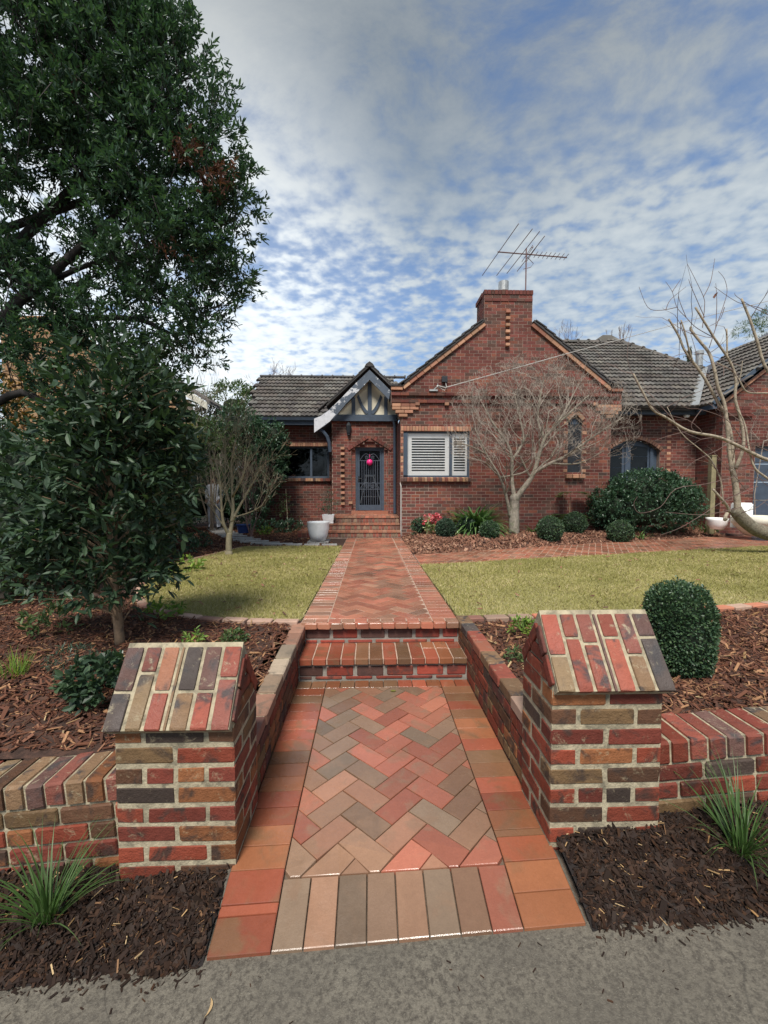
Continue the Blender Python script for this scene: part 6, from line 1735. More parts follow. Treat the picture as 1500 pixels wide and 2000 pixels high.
lowplant(190, 1330, 2.62, .145, .22, 'leaf_laurel', 'shrub with round glossy dark leaves behind the left pillar', 70, .055, 95, .62, 'round_leaf_shrub', LEAF6)
lowplant(245, 1265, 2.85, .10, .14, 'leaf_camellia', 'smaller round-leaved plant at the foot of the slim trunk', 71, .045, 40, .55, 'round_leaf_shrub', LEAF6)
lowplant(140, 1255, 3.0, .13, .16, 'leaf_boxdark', 'dull dark feathery plant in the left mulch bed', 72, .04, 60, .16)
lowplant(375, 1238, 3.35, .06, .11, 'leaf_lime', 'small lime yellow plant behind the left pillar cap', 73, .045, 22, .35)
lowplant(455, 1240, 3.45, .085, .08, 'leaf_mid', 'small round green plant between the left pillar cap and flank wall', 74, .035, 50, .45)
lowplant(320, 1190, 4.1, .10, .12, 'leaf_lime', 'lime green plant at the front corner of the left lawn', 75, .07, 22, .35)
lowplant(365, 1110, 6.5, .15, .16, 'leaf_lime', 'bright yellow-green plant by the left curved edging', 76, .09, 24, .4)
lowplant(100, 1200, 3.75, .16, .18, 'leaf_mid', 'yellowish green plant below the dark shrub at left', 77, .07, 40, .35)
lowplant(1022, 1222, 3.5, .075, .13, 'leaf_lime', 'light green sprig left of the right pillar cap', 78, .04, 36, .4)
lowplant(1003, 1280, 3.0, .05, .09, 'leaf_mid', 'small green plant between right flank wall and pillar', 79, .03, 26, .45)
lowplant(385, 1052, 9.6, .26, .3, 'leaf_camellia', 'low dark shrub left of the slate strips', 80, .07, 70, .45)
lowplant(352, 1060, 8.7, .3, .32, 'leaf_camellia', 'low dark shrub beyond the curved edging under the hedge', 81, .07, 70, .45)
for i, (px, Y, lab) in enumerate(((505, 13.2, 'low dark shrub nearest the blue tub'), (535, 13.3, 'low dark shrub in the middle of the house bed'), (570, 13.4, 'low dark shrub by the cane at the house wall'))): lowplant(px, 1030, Y, .3, .34, 'leaf_camellia', lab, 82 + i, .075, 80, .45)
lowplant(518, 1042, 12.6, .18, .2, 'leaf_lime', 'lime coloured low plant in front of the house bed shrubs', 86, .07, 34, .45)
q = at(25, 1285, 2.95)
arcs((q.x, 2.95, float(zyard(q.x, 2.95))), 60, 0.2, 0.006, (0.8, 1.5), 'leaf_lime', 'feathery_plant', 'feathery light green tuft at the left edge of the mulch bed', 'plant', 90, 0.3, r0=0.06, part='blade', seg=4)

# climber on a cane, ferny sapling by the wall
q = at(563, 1035, 14.3); cz = thing('climber', (q.x, 14.3, 0.05), 'thin climber on a cane against the left house wall', 'plant')
m = MB(); m.tube([(q.x, 14.3, 0), at(558, 955, 14.4)], .014, 5); m.build('cane', M['cane'], cz)
rg = np.random.default_rng(91); c = np.array([q.x - .15, 14.3, .5]) + rg.normal(0, 1, (90, 3)) * np.array([.16, .08, .32]); a = sprays(c, rg.normal(0, 1, c.shape), 5, .08, .06, .6, rg); leaf_obj('foliage', cz, M['leaf_mid'], *a, .4, LEAF4)
q = at(1112, 1030, 11.35); fz = float(zyard(q.x, 11.35)); fs = thing('fern_sapling', (q.x, 11.35, fz), 'ferny green sapling with flat frond tiers below the lancet window', 'plant')
m = MB(); m.tube([(q.x, 11.35, fz), (q.x, 11.35, fz + .6), (q.x + .01, 11.35, fz + 1.05)], [.018, .013, .008], 5); m.build('stem', M['bark_sap'], fs)
rg = np.random.default_rng(92); Pp = []; Aa = []
for z0, n_, R_, dx in ((fz + 1.05, 9, .5, .15), (fz + .45, 12, .6, -.15), (fz + .3, 8, .55, -.35)):
    for i in range(n_):
        a_ = rg.uniform(0, 2 * np.pi); h = np.array([np.cos(a_), np.sin(a_) * .5, 0]); sd_ = np.array([-h[1], h[0], 0])
        for t in np.linspace(.15, 1, 16):
            for sgn in (-1, 1):
                Pp.append(np.array([q.x + dx * .3, 11.35, z0]) + h * R_ * t + np.array([0, 0, .18 * t - .28 * t * t])); Aa.append(h * .5 + sd_ * sgn)
Pp = np.array(Pp); Aa = unit(np.array(Aa)); leaf_obj('frond', fs, M['leaf_mid'], Pp, Aa, np.tile([0, 0, 1.], (len(Pp), 1)) + rg.normal(0, .2, Pp.shape), rg.uniform(.11, .18, len(Pp)), .26, LEAF2)

# ------------------------------------------------------------------ bare trees
# spreading maple in front of the wing
Y0 = 10.75; mb_ = at(1004, 1030, Y0); mz = float(zyard(mb_.x, Y0)); base = Vector((mb_.x, Y0, mz - 0.03))
mp_ = thing('bare_maple', base, 'leafless spreading maple in front of the brick gable wall', 'tree')
T_ = Twigs(17)
T_.limb([base, at(1004, 1005, Y0), at(1005, 975, Y0)], 0.135, 0.115, 10)
T_.big.ball(at(1005, 974, Y0), 0.13, 10, 7)
limbs = [([at(1008, 975, Y0), at(1018, 960, Y0 - .05), at(1043, 923, Y0 - .1), at(1060, 865, Y0 - .15), at(1085, 833, Y0 - .2), at(1150, 772, Y0 - .3)], .085, .018),
         ([at(1043, 923, Y0 - .1), at(1075, 905, Y0 - .3), at(1110, 888, Y0 - .5), at(1167, 847, Y0 - .6), at(1217, 815, Y0 - .6)], .05, .012),
         ([at(1005, 972, Y0), at(1000, 940, Y0 + .05), at(997, 880, Y0 + .1), at(963, 827, Y0 + .1), at(943, 790, Y0 + .15)], .06, .014),
         ([at(997, 1010, Y0), at(990, 975, Y0 - .1), at(977, 933, Y0 - .2), at(950, 887, Y0 - .3), at(927, 835, Y0 - .3)], .05, .012),
         ([at(999, 900, Y0 + .1), at(1022, 862, Y0 + .2), at(1016, 820, Y0 + .3), at(1005, 770, Y0 + .4)], .04, .012),
         ([at(1063, 855, Y0 - .1), at(1050, 820, Y0), at(1055, 780, Y0 + .1), at(1062, 740, Y0 + .2)], .035, .01),
         ([at(950, 887, Y0 - .3), at(915, 870, Y0 - .5), at(885, 865, Y0 - .6)], .022, .008),
         ([at(977, 933, Y0 - .2), at(1030, 920, Y0 - .7), at(1040, 890, Y0 - .9)], .025, .008),
         ([at(1075, 905, Y0 - .3), at(1130, 905, Y0 - .7), at(1180, 880, Y0 - .9)], .025, .008),
         ([at(1085, 833, Y0 - .2), at(1110, 790, Y0 + .2), at(1130, 750, Y0 + .3)], .03, .009)]
EL = at(1050, 800, Y0)
def mbound(q): return q.y < WY - 0.06 and ((q.x - EL.x) / 2.45) ** 2 + ((q.y - Y0) / 1.8) ** 2 + ((q.z - 2.75) / 1.95) ** 2 < 1 and q.z > 1.3
for pts, r0, r1 in limbs:
    out, rs = T_.limb(pts, r0, r1, 7)
    m = len(out)
    for i in range(int(m * .35), m, 2):
        for k in range(2 if i < m - 1 else 6):
            d = (out[min(i + 1, m - 1)] - out[max(i - 1, 0)]).normalized()
            T_.grow(out[i], d + Vector((T_.r.gauss(0, .7), T_.r.gauss(-.15, .6), T_.r.gauss(.25, .5))), 0.66, max(.006, rs[i] * .5), 5, 0.18, 0.42, 2, 0.74, .75, .0024, mbound)
T_.big.build('trunk', M['bark_grey'], mp_, None, True); T_.small.build('twig', M['twig'], mp_)

# small vase-shaped tree on the left lawn
b0 = Vector((at(447, 1081, 8.2).x, 8.2, zup(8.2))); vt = thing('bare_tree', b0, 'small leafless vase-shaped tree standing in the left lawn', 'tree')
T_ = Twigs(23); Yt = 8.2
T_.limb([b0 - Vector((0, 0, .04)), at(447, 1060, Yt), at(448, 1040, Yt)], .062, .052, 9)
T_.big.lathe([(.085, -.03), (.07, .02), (.06, .08)], b0, 9)
for pts, r0, r1 in (([at(447, 1045, Yt), at(436, 1020, Yt - .1), at(432, 980, Yt - .15), at(428, 930, Yt - .1), at(415, 880, Yt)], .034, .010), ([at(449, 1045, Yt), at(455, 1000, Yt + .1), at(453, 950, Yt + .15), at(452, 900, Yt + .1), at(460, 860, Yt)], .042, .010),
                    ([at(452, 1020, Yt + .05), at(470, 985, Yt + .1), at(490, 950, Yt + .1), at(510, 910, Yt)], .028, .008), ([at(441, 1035, Yt - .05), at(425, 1010, Yt + .2), at(405, 985, Yt + .3), at(370, 965, Yt + .3)], .016, .005),
                    ([at(455, 1000, Yt + .1), at(440, 950, Yt + .35), at(440, 900, Yt + .4), at(435, 860, Yt + .4)], .025, .008), ([at(454, 970, Yt + .1), at(475, 930, Yt - .25), at(480, 890, Yt - .3)], .02, .007), ([at(456, 1010, Yt), at(490, 1000, Yt - .2), at(515, 985, Yt - .25)], .010, .004)):
    out, rs = T_.limb(pts, r0, r1, 6); m = len(out)
    for i in range(int(m * .4), m, 2):
        for k in range(2 if i < m - 1 else 4):
            d = (out[min(i + 1, m - 1)] - out[max(i - 1, 0)]).normalized()
            T_.grow(out[i], d + Vector((T_.r.gauss(0, .45), T_.r.gauss(0, .45), T_.r.gauss(.3, .3))), 0.34, max(.004, rs[i] * .5), 3, 0.15, 0.3, 2, 0.74, .6, .0018)
T_.big.build('trunk', M['twig_olive'], vt, None, True); T_.small.build('twig', M['twig_olive'], vt)
# reddish coral-bark maple just behind it
b1 = Vector((at(490, 1020, 11.6).x, 11.6, zup(11.6) - .03)); rt = thing('coral_bark_maple', b1, 'small reddish-twigged bare shrub in front of the camellia', 'tree'); T_ = Twigs(29)
for k in range(5):
    T_.grow(b1, Vector((T_.r.gauss(0, .35), T_.r.gauss(0, .3), 1)), .75, .014, 5, .22, .25, 2, .78, .5, .002)
T_.big.build('trunk', M['twig_red'], rt); T_.small.build('twig', M['twig_red'], rt)

# pruned pale tree leaning in from the right
Yp = 8.0
pt = thing('pruned_tree', (at(1600, 1050, Yp).x, Yp, zup(Yp)), 'leafless pale-barked tree with curved trunk and lopped limbs at the right edge', 'tree'); T_ = Twigs(31)
bx = at(1640, 1060, Yp + .1).x; low = MB()
T_.limb([(bx + .05, Yp + .1, zup(Yp) - .1), (bx - .05, Yp + .1, .28), at(1560, 1052, Yp), at(1500, 1042, Yp), at(1470, 1030, Yp), at(1447, 1010, Yp), at(1436, 995, Yp)], .15, .105, 10, low)
def A(*l): return [at(x, y, Yp + d) for x, y, d in l]
def lop(*l, r0, r1): return T_.limb(A(*l), r0 * .64, r1 * .64, 8)
big = [lop((1440, 1005, 0), (1440, 980, 0), (1436, 945, 0), (1430, 915, 0), r0=.10, r1=.075),
       lop((1430, 925, 0), (1424, 880, 0), (1420, 830, 0), (1415, 790, 0), (1402, 755, 0), (1395, 720, 0), (1385, 690, .05), (1368, 668, .1), (1350, 645, .15), (1350, 638, .15), r0=.055, r1=.032),
       lop((1430, 925, 0), (1432, 900, 0), (1428, 850, .05), (1416, 810, .1), (1400, 782, .1), (1380, 745, .1), (1362, 718, .1), (1348, 700, .1), (1335, 680, .1), (1325, 655, .1), (1306, 623, .1), r0=.05, r1=.026),
       lop((1437, 915, -.05), (1452, 870, -.05), (1447, 820, -.05), (1436, 780, -.05), (1437, 740, -.05), (1425, 705, -.05), (1395, 660, -.1), (1358, 600, -.15), r0=.05, r1=.026),
       lop((1420, 700, -.05), (1420, 670, -.05), (1419, 642, -.05), r0=.026, r1=.022),
       lop((1355, 712, .1), (1345, 680, .05), (1338, 650, 0), (1330, 625, 0), r0=.028, r1=.018),
       lop((1600, 930, -.2), (1530, 905, -.3), (1490, 895, -.3), (1440, 870, -.3), (1400, 853, -.3), (1345, 842, -.3), (1300, 815, -.3), (1275, 800, -.3), (1255, 765, -.3), (1237, 730, -.3), r0=.06, r1=.022),
       lop((1560, 780, -.3), (1500, 725, -.35), (1480, 670, -.35), (1465, 625, -.35), (1448, 583, -.35), r0=.045, r1=.028),
       lop((1560, 770, 0), (1500, 768, 0), (1460, 766, 0), (1445, 745, 0), (1430, 725, 0), (1400, 708, 0), r0=.03, r1=.014),
       lop((1440, 755, 0), (1447, 730, 0), (1450, 705, 0), r0=.016, r1=.011),
       lop((1425, 1000, 0), (1418, 985, -.05), (1405, 970, -.1), (1392, 955, -.1), r0=.045, r1=.03),
       lop((1412, 985, 0), (1408, 940, 0), (1390, 900, 0), (1370, 880, 0), (1330, 845, 0), (1303, 795, 0), r0=.025, r1=.009),
       lop((1600, 1000, -.3), (1500, 935, -.3), (1470, 905, -.25), (1455, 830, -.2), (1440, 800, -.2), r0=.035, r1=.016),
       lop((1420, 1002, 0), (1415, 1015, -.05), (1420, 1012, -.1), r0=.05, r1=.04)]
tw_ = lambda *l, r=.007: T_.limb(A(*l), r, r * .45, 5, T_.small)
for l in (((1395, 660, -.1), (1360, 640, 0), (1340, 620, 0), (1322, 600, 0), (1313, 570, 0), (1300, 550, 0)), ((1322, 600, 0), (1290, 606, 0), (1265, 600, 0), (1248, 560, 0)), ((1372, 640, 0), (1376, 600, 0), (1374, 580, 0), (1355, 540, 0), (1342, 515, 0)), ((1374, 580, 0), (1388, 550, 0), (1396, 505, 0)),
          ((1385, 680, 0), (1398, 640, 0), (1412, 600, 0), (1420, 570, 0), (1415, 545, 0), (1403, 530, 0)), ((1398, 640, 0), (1400, 590, 0), (1398, 553, 0)), ((1530, 620, -.2), (1480, 600, -.2), (1440, 590, -.2), (1395, 560, -.2)), ((1560, 640, -.2), (1480, 605, -.2), (1440, 580, -.25), (1435, 572, -.25)),
          ((1450, 990, -.3), (1380, 1005, -.5), (1320, 1002, -.6), (1300, 1000, -.6)), ((1440, 930, -.3), (1380, 945, -.6), (1320, 955, -.7), (1290, 990, -.7), (1250, 1002, -.7), (1238, 985, -.7), (1245, 970, -.7)), ((1480, 950, -.3), (1420, 975, -.6), (1380, 1000, -.7), (1330, 1030, -.8), (1290, 1045, -.8)),
          ((1500, 880, -.3), (1440, 860, -.4), (1400, 880, -.5), (1350, 905, -.5), (1330, 935, -.5)), ((1410, 930, 0), (1385, 905, -.1), (1350, 895, -.2), (1335, 880, -.2)), ((1460, 960, 0), (1400, 890, -.2), (1380, 870, -.2)), ((1450, 860, 0), (1420, 820, -.2), (1370, 800, -.3), (1345, 798, -.3), (1330, 790, -.3)),
          ((1370, 800, -.3), (1350, 830, -.3), (1360, 845, -.3)), ((1500, 940, -.4), (1445, 925, -.4), (1400, 890, -.4)), ((1430, 905, 0), (1440, 860, -.2), (1455, 835, -.2), (1500, 825, -.2)), ((1470, 870, -.2), (1480, 930, -.2), (1530, 970, -.2)), ((1450, 1000, -.3), (1480, 990, -.4), (1530, 950, -.4)),
          ((1300, 815, -.3), (1270, 790, -.35), (1250, 760, -.4), (1225, 700, -.4), (1235, 640, -.4)), ((1345, 842, -.3), (1310, 850, -.4), (1280, 860, -.4)), ((1303, 795, 0), (1330, 780, 0), (1380, 760, 0), (1450, 745, 0)), ((1313, 570, 0), (1330, 545, 0)), ((1300, 606, 0), (1310, 585, 0), (1340, 560, 0)),
          ((1340, 620, 0), (1328, 590, 0), (1325, 575, 0)), ((1376, 620, 0), (1350, 560, 0), (1345, 545, 0)), ((1415, 600, 0), (1405, 625, 0), (1380, 640, 0))):
    tw_(*l)
for out_, rs_ in big:
    for i in range(6, len(out_), 6):
        d = (out_[min(i + 1, len(out_) - 1)] - out_[i - 1]).normalized()
        T_.grow(out_[i], d * .4 + Vector((T_.r.gauss(-.2, .8), T_.r.gauss(-.2, .5), T_.r.gauss(.2, .6))), T_.r.uniform(.35, .8), .007, 1, .05, .22, 1, .7, .6, .0022)
low.build('trunk', M['bark_low'], pt, None, True); T_.big.build('limb', M['bark_pale'], pt, None, True); T_.small.build('twig', M['twig_purple'], pt)
m = MB(); q = at(1395, 583, Yp); m.prism([q, q + Vector((.05, .01, .06)), q + Vector((.07, 0, .12)), q + Vector((.02, .01, .09)), q + Vector((-.02, .01, .03))], (0, .004, 0)); m.build('dry_leaf', M['leaf_dead'], pt)
# vine on the garage wall, tall conifer and a pine behind the roofs, far bare twigs
T_ = Twigs(37); vn = thing('bare_vine', (11.2, 11.85, 0), 'bare grey vine spread over the garage brick gable', 'vine')
for k in range(16): T_.grow(Vector((10.3 + .22 * k, 11.93, 2.6 + .05 * k)), Vector((T_.r.gauss(0, .6), -.05, 1)), .6, .008, 3, .1, .5, 2, .75, .9, .0025, lambda q: q.y < 11.99 and q.y > 11.6)
T_.small.tube([(11.0, 11.93, 0.0), (10.9, 11.93, 1.2), (11.1, 11.93, 2.7), (13.0, 11.93, 3.3)], .015, 5); T_.small.build('twig', M['twig'], vn)
q = at(1346, 705, 24)
bush('cypress', 'narrow dark cypress rising behind the right roof', 'tree', (q.x, 24, 0), [(0, 0, 8.9 - i * .55 + 0, .14 + .045 * i, .2, .5) for i in range(7)] + [(0, 0, 3, .5, .5, 3)], 500, 7, .16, .12, .25, 'leaf_boxdark', None, LEAF2, .8, 93, 1.0, False)
q = at(1480, 640, 22)
bush('pine_tree', 'flat dark pine crown above the far right roof', 'tree', (q.x + 1.6, 22, 0), [(-1.9, 0, 9.6, 1.0, .5, .25), (-.8, 0, 10.1, 1.0, .5, .3), (.2, 0, 10.6, 1.2, .6, .4), (1.2, 0, 11.3, 1.0, .5, .4)], 420, 9, .22, .2, .12, 'leaf_mid', None, LEAF2, 0, 94, .5)
for i, (px, py, Y, Hh, lab) in enumerate(((1100, 690, 19, 1.1, 'bare branch tips showing above the roof beside the gable'), (1215, 660, 21, .8, 'bare twigs showing over the top of the right roof'), (525, 740, 20, .9, 'bare twigs above the left end of the left roof'), (560, 740, 21, .8, 'thin upright shoots above the left roof ridge'))):
    q = at(px, py, Y); T_ = Twigs(50 + i); tt = thing('bare_treetop', (q.x, Y, 0), lab, 'tree')
    T_.big.tube([(q.x, Y, 0), (q.x + .05, Y, q.z * .5), (q.x, Y, q.z - .6)], [.09, .06, .03], 6)
    for k in range(5): T_.grow(Vector((q.x, Y, q.z - .6)), Vector((T_.r.gauss(0, .5), 0, 1)), Hh * .7, .02, 3, .3, .3, 2, .7, .5, .005)
    T_.big.build('trunk', M['bark'], tt); T_.small.build('twig', M['twig_purple'], tt)
# thin bare tree by the neighbour's gable
q = at(408, 860, 15.5); T_ = Twigs(61); nt_ = thing('bare_tree', (q.x, 15.5, 0), 'thin leafless tree against the neighbour\'s eave', 'tree')
for k in range(4): T_.grow(Vector((q.x, 15.5, 0)), Vector((T_.r.gauss(0, .25), 0, 1)), 2.0, .035, 5, .3, .25, 2, .72, .55, .004)
T_.big.build('trunk', M['bark'], nt_); T_.small.build('twig', M['twig'], nt_)

# ------------------------------------------------------------------ neighbour's house
nh = thing('neighbour_house', (-8.6, 17.2, 0), 'tan brick gable of the neighbouring house behind the trees at left', 'house')
NYY = 17.0; xr = at(372, 800, NYY).x; E1 = at(405, 800, NYY - .4); E0 = at(300, 735, NYY - .4); sl_n = (E0.z - E1.z) / (E0.x - E1.x)
def nspan(k):
    z = k * .172 + .086; top = E1.z - 0.15 + sl_n * (xr - E1.x)
    if z < top: return [(-14, xr)]
    xm = xr + (z - top) / sl_n
    return [(-14, xm)] if xm > -13.5 else []
bs, sp_ = wall_bricks((0, NYY, 0), X, Zv, Yv, 46, nspan, 0.48, .172, .018, .006, 'neigh_brick'); nw = wall_core((0, NYY, 0), X, Zv, Yv, sp_, .172, .25, 'wall', M['neigh_mortar'], nh)
join_bricks(bs, nh)
m = MB(); u_ = Vector((E0.x - E1.x, 0, E0.z - E1.z)).normalized(); e2 = E1 + u_ * 7
m.prism([E1, e2, e2 + Vector((0, 0, .26)), E1 + Vector((0, 0, .26))], (0, .05, 0)); m.build('barge_board', M['stone_white'], nh)
m = MB(); m.prism([E1 + Vector((0.05, .06, .26)), e2 + Vector((0, .06, .26)), e2 + Vector((0, .06, .36)), E1 + Vector((0.05, .06, .36))], (0, 6, 0)); m.build('roof', M['tile'], nh)
m = MB(); m.prism([E1 + Vector((0, .06, 0)), e2 + Vector((0, .06, 0)), e2 + Vector((0, .06, .03)), E1 + Vector((0, .06, .03))], (0, .5, 0)); m.build('soffit', M['stone_white'], nh)
m = MB(); m.box((xr - .02, NYY + .26, 0), (xr + .0, NYY + 5, E1.z)); m.build('wall', M['neigh_mortar'], nh)
fz_ = thing('side_fence', (-6.7, 12, 0), 'tall grey timber side fence behind the hedge at left', 'fence')
for i in range(60):
    m = MB(); m.box((-6.72, 3.2 + i * .22, 0), (-6.70, 3.2 + i * .22 + .205, 1.8)); m.build('paling', M['timber'], fz_)

# ------------------------------------------------------------------ pots, slate strips, post, tub
q = at(622, 1056, 10.35); z = zup(10.35)
pot = MB(); pot.lathe([(.12, .0), (.17, .02), (.22, .14), (.255, .30), (.262, .44), (.268, .465), (.24, .465), (.235, .40), (.20, .38)], (q.x, 10.35, z + .03), 32)
po = pot.build('planter', M['ceramic'], None, (q.x, 10.35, z + .03), True); tag(po, 'large white rounded planter beside the porch steps', 'planter', kind='thing')
s_ = MB(); s_.box((q.x - .25, 10.2, z - .03), (q.x + .25, 10.75, z + .026)); s_.build('slate_paver', M['slate'], None, (q.x, 10.45, z)); tag(bpy.data.objects['slate_paver'], 'grey slate paver under the large white planter', 'paver', 'slate pavers beside the porch', 'thing')
q = at(629, 1018, 12.0); q.x = -1.19; z2 = 0.406
p2 = thing('potted_shrub', (q.x, 12.03, z2), 'small square white pot with a thin dark shrub on the porch step', 'potted plant')
m = MB(); m.prism([(q.x - .14, 11.9, z2), (q.x + .14, 11.9, z2), (q.x + .14, 12.16, z2), (q.x - .14, 12.16, z2)], (0, 0, .02)); 
v = [(q.x + sx * a_, 12.03 + sy * a_, z2 + h) for a_, h in ((.13, .02), (.165, .24), (.145, .24), (.14, .20)) for sx, sy in ((-1, -1), (1, -1), (1, 1), (-1, 1))]
m.add(v, [(i + k, i + (k + 1) % 4, i + 4 + (k + 1) % 4, i + 4 + k) for i in (0, 4, 8) for k in range(4)] + [(12, 13, 14, 15)]); m.build('pot', M['ceramic'], p2)
rg = np.random.default_rng(95); c = np.array([q.x, 12.03, z2 + .5]) + rg.normal(0, 1, (110, 3)) * np.array([.15, .10, .17]); a = sprays(c, rg.normal(0, 1, c.shape), 4, .06, .05, .6, rg); leaf_obj('foliage', p2, M['leaf_camellia'], *a, .4, LEAF4)
m = MB(); [m.tube([(q.x, 12.03, z2 + .2), (q.x + random.uniform(-.1, .1), 12.03, z2 + .5), (q.x + random.uniform(-.2, .2), 12.03 + random.uniform(-.1, .1), z2 + .85)], [.008, .005, .002], 4) for _ in range(9)]; m.build('stem', M['bark'], p2)
# slate strips curving to the side gate
strip = [(-.95, 9.75), (-1.35, 9.78), (-1.75, 9.82), (-2.15, 9.95), (-2.5, 10.2), (-2.85, 10.55), (-3.15, 10.95), (-3.45, 11.4), (-3.75, 11.85), (-4.0, 12.3), (-4.25, 12.75), (-4.5, 13.2), (-4.72, 13.65), (-4.95, 14.1), (-5.15, 14.55)]
for i, (x, y) in enumerate(strip):
    m = MB(); ln = .66 if i > 2 else .34; ang = 0.1 if i > 2 else .1
    m.obox((x, y, zup(y) - .005), (math.cos(ang), math.sin(ang), 0), (-math.sin(ang), math.cos(ang), 0), (0, 0, 1), ln, .17 if i > 2 else .22, .05)
    o = m.build('slate_paver', M['slate'], None, (x, y, zup(y)))
    tag(o, 'grey slate strip of the stepping path to the side gate' if i > 2 else 'small grey slate piece at the back edge of the left lawn', 'paver', 'slate strips of the stepping path' if i > 2 else 'slate pieces behind the left lawn', 'thing')
q = at(475, 1022, 12.9); m = MB(); m.lathe([(.15, 0), (.19, .22), (.21, .23), (.21, .25), (.17, .25), (.16, .2)], (q.x, 12.9, .05), 18); tag(m.build('tub', M['blue'], None, (q.x, 12.9, .05)), 'blue plastic tub by the left house corner', 'tub', kind='thing')
q = at(1389, 960, 11.75); m = MB(); m.box((q.x - .065, 11.68, .1), (q.x + .065, 11.81, 2.25)); m.box((q.x - .075, 11.67, 2.252), (q.x + .075, 11.82, 2.29)); tag(m.build('timber_post', M['timber'], None, (q.x, 11.75, .1)), 'weathered greenish timber post beside the big rounded shrub', 'post', kind='thing')
q = at(1401, 1012, 11.2); m = MB(); m.lathe([(.14, 0), (.22, .12), (.25, .24), (.26, .30), (.22, .30), (.19, .22)], (q.x, 11.2, .28), 20); tag(m.build('planter', M['ceramic'], None, (q.x, 11.2, .28), True), 'round white pot behind the fork of the pruned tree', 'planter', kind='thing')
q = at(1478, 1015, 10.6); m = MB(); m.lathe([(.30, 0), (.42, .10), (.52, .22), (.56, .26), (.56, .29), (.60, .30), (.62, .50), (.55, .50), (.5, .42)], (q.x + .12, 10.6, .16), 28); tag(m.build('stone_bowl', M['stone_white'], None, (q.x, 10.6, .16), True), 'wide cream stone bowl planter behind the curved trunk', 'planter', kind='thing')
q = at(1452, 990, 11.3); m = MB(); m.box((q.x - .18, 11.2, .3), (q.x + .18, 11.5, .95)); m.box((q.x - .16, 11.22, .951), (q.x + .16, 11.48, .98)); tag(m.build('white_box_planter', M['white'], None, (q.x, 11.3, .3)), 'square white planter box behind the stone bowl', 'planter', kind='thing')
# fallen leaves and a shell chip on the path
for px, py, lab, mk, L_ in ((768, 1350, 'yellow fallen leaf on the path below the bottom step', 'leaf_yellow', .045), (405, 1968, 'curled pale dry leaf on the concrete footpath', 'chip_pale', .055)):
    d = ray(px, py); zz = -.262 if py < 1500 else -.40; t = (zz - CAMZ) / d.z; p = Vector((0, 0, CAMZ)) + d * t
    zz = float(zlow(p.x, p.y)) + .004 if py < 1500 else float(zfoot(p.x, p.y)) + .004
    m = MB(); w_ = L_ * (.28 if py < 1500 else .08); n_ = 8; v = []
    for i in range(n_ + 1):
        t = i / n_; k = math.sin(math.pi * t) ** .7; yy = (t - .5) * L_
        P3 = (p.x + yy, p.y + .3 * w_ * k, zz) if py < 1500 else (p.x + .012 * k, p.y + yy, zz)
        if py < 1500: v += [(P3[0], P3[1] - w_ * k, zz + .003), (P3[0], P3[1], zz), (P3[0], P3[1] + w_ * k, zz + .004)]
        else: v += [(P3[0] - w_ * k, P3[1], zz + .002), (P3[0], P3[1], zz), (P3[0] + w_ * k, P3[1], zz + .003)]
    m.add(v, [f for i in range(n_) for f in ((3 * i, 3 * i + 1, 3 * i + 4, 3 * i + 3), (3 * i + 1, 3 * i + 2, 3 * i + 5, 3 * i + 4))])
    tag(m.build('fallen_leaf', M[mk], None, p), lab, 'leaf', kind='thing')

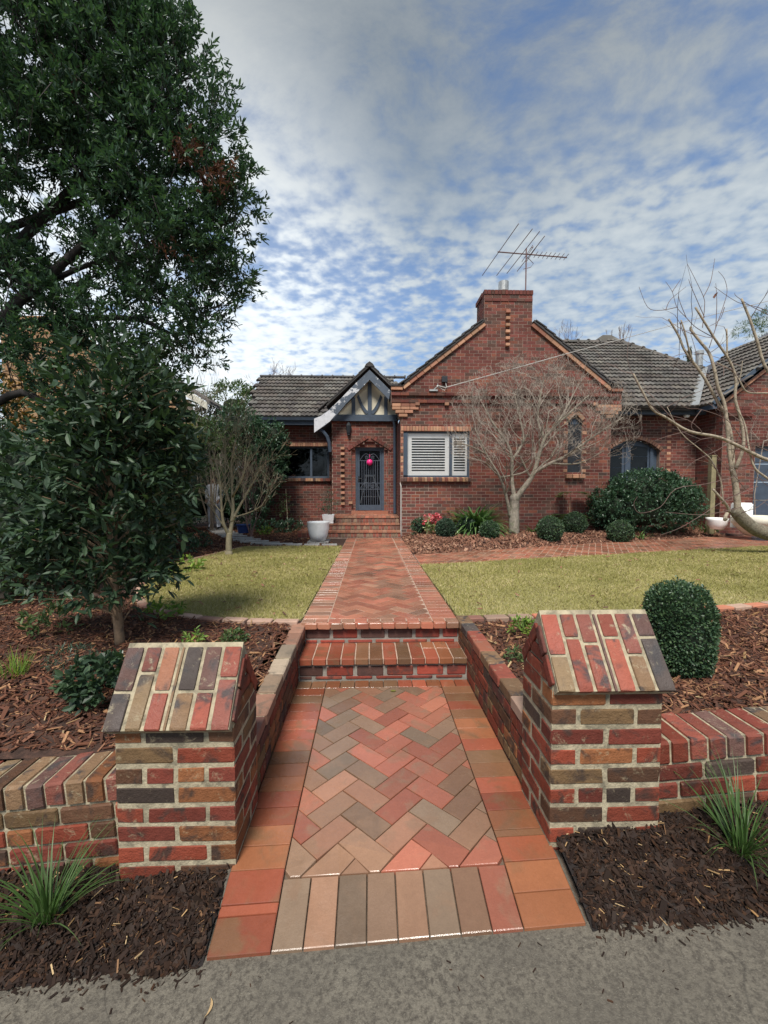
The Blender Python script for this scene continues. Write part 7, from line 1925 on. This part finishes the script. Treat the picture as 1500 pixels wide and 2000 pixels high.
# ------------------------------------------------------------------ the person in white
PYD = 14.5; pc = at(419, 1028, PYD); pz = zup(PYD) - .02
def person():
    root = pc.copy(); root.z = pz
    t = thing('person', root, 'person in loose white overalls standing at the end of the slate path', 'person')
    V_ = {'pel': (0, 0, .96), 'wst': (0, .01, 1.12), 'chs': (0, .02, 1.36), 'nck': (0, .0, 1.52), 'hd1': (0, -.02, 1.62), 'hd2': (0, -.02, 1.72),
          'hl': (-.10, 0, .90), 'kl': (-.12, -.03, .50), 'al': (-.125, .02, .10), 'fl': (-.14, -.14, .045), 'hr': (.10, 0, .90), 'kr': (.115, .0, .50), 'ar': (.12, .05, .10), 'fr': (.14, -.11, .045),
          'sl': (-.19, .02, 1.43), 'el': (-.25, .0, 1.16), 'wl': (-.18, -.18, 1.04), 'sr': (.19, .02, 1.43), 'er': (.26, .03, 1.15), 'wr': (.21, -.14, 1.0)}
    R_ = {'pel': (.165, .13), 'wst': (.16, .12), 'chs': (.19, .13), 'nck': (.058, .058), 'hd1': (.085, .10), 'hd2': (.08, .095), 'hl': (.115, .12), 'kl': (.085, .09), 'al': (.075, .08), 'fl': (.045, .035), 'hr': (.115, .12), 'kr': (.085, .09), 'ar': (.075, .08), 'fr': (.045, .035),
          'sl': (.075, .075), 'el': (.058, .058), 'wl': (.045, .045), 'sr': (.075, .075), 'er': (.058, .058), 'wr': (.045, .045)}
    E_ = [('pel', 'wst'), ('wst', 'chs'), ('chs', 'nck'), ('nck', 'hd1'), ('hd1', 'hd2'), ('pel', 'hl'), ('hl', 'kl'), ('kl', 'al'), ('al', 'fl'), ('pel', 'hr'), ('hr', 'kr'), ('kr', 'ar'), ('ar', 'fr'), ('chs', 'sl'), ('sl', 'el'), ('el', 'wl'), ('chs', 'sr'), ('sr', 'er'), ('er', 'wr')]
    ks = list(V_); me = bpy.data.meshes.new('body'); me.from_pydata([V_[k] for k in ks], [(ks.index(a), ks.index(b)) for a, b in E_], [])
    for m_ in ('cloth', 'skin', 'shoe', 'hair'): me.materials.append(M[m_])
    o = bpy.data.objects.new('body', me); reg(o, t, root)
    sk = o.modifiers.new('skin', 'SKIN'); sk.use_smooth_shade = True
    for i, k in enumerate(ks): me.skin_vertices[0].data[i].radius = R_[k]; me.skin_vertices[0].data[i].use_root = (k == 'pel')
    ss = o.modifiers.new('sub', 'SUBSURF'); ss.levels = ss.render_levels = 2
    dg = bpy.context.evaluated_depsgraph_get(); ev = o.evaluated_get(dg); nm = bpy.data.meshes.new_from_object(ev); o.modifiers.clear(); o.data = nm
    mi = []
    for p in nm.polygons:
        z = p.center.z; mi.append(1 if z > 1.50 else (2 if z < .085 else 0))
    nm.materials.clear(); [nm.materials.append(M[m_]) for m_ in ('cloth', 'skin', 'shoe')]
    nm.polygons.foreach_set('material_index', mi); nm.polygons.foreach_set('use_smooth', [True] * len(mi))
    for v in nm.vertices:      # loose cloth folds
        z = v.co.z
        if .1 < z < 1.45: k = 1 + .035 * math.sin(z * 34 + v.co.x * 9) + .02 * math.sin(z * 61 + v.co.y * 20); v.co.x = v.co.x * k if z > .95 else v.co.x + .006 * math.sin(z * 40 + v.co.y * 15); v.co.y *= k
    # tunic hem hanging over the trousers
    h = MB(); n = 20; prof = [(.175, .135, 1.10), (.20, .155, .98), (.225, .175, .86), (.24, .185, .80)]
    for rx, ry, z in prof:
        for k in range(n): w = 2 * math.pi * k / n; f_ = 1 + .05 * math.sin(5 * w + z * 9); h.v.append((root.x + rx * f_ * math.cos(w), root.y + ry * f_ * math.sin(w), root.z + z))
    for i in range(3):
        for k in range(n): h.f.append([i * n + k, i * n + (k + 1) % n, (i + 1) * n + (k + 1) % n, (i + 1) * n + k])
    h.build('tunic', M['cloth'], t, None, True)
    hm = MB(); hm.ball(root + Vector((0, 0.015, 1.71)), (.098, .112, .105), 14, 10); hm.build('hair', M['hair'], t, None, True)
    fm = MB(); fm.prism([root + Vector((-.012, -.112, 1.63)), root + Vector((.012, -.112, 1.63)), root + Vector((0, -.115, 1.675))], (0, -.025, 0)); fm.build('nose', M['skin'], t)
    em = MB(); [em.ball(root + Vector((s * .034, -.105, 1.675)), .011, 8, 6) for s in (-1, 1)]; em.build('eyes', M['black'], t)
    mm_ = MB(); mm_.ball(root + Vector((0, -.105, 1.60)), (.025, .008, .007), 8, 5); mm_.build('mouth', M['petal'], t)
    er = MB(); [er.ball(root + Vector((s * .092, -.01, 1.66)), (.012, .025, .035), 8, 6) for s in (-1, 1)]; er.build('ears', M['skin'], t)
    for s, wk in ((-1, 'wl'), (1, 'wr')):
        c = root + Vector(V_[wk]); hd = MB(); d = Vector((-.1 * s, -.55, -.8)).normalized(); sd = Vector((1, 0, 0)); pl = c + d * .07
        hd.ball(pl, (.042, .03, .048), 10, 7)
        for i, ln in enumerate((.070, .080, .076, .060)):
            b_ = pl + sd * ((i - 1.5) * .021) + d * .035; hd.tube([b_, b_ + d * ln * .55, b_ + d * ln * .85 + Vector((0, .02, -.01)), b_ + d * ln * .9 + Vector((0, .035, -.01))], [.0095, .009, .008, .006], 6)
        b_ = pl - sd * (s * .035); hd.tube([b_, b_ - sd * s * .02 + d * .03, b_ - sd * s * .018 + d * .055], [.011, .010, .007], 6); hd.build('hand', M['skin'], t, None, True)
    return t


person()
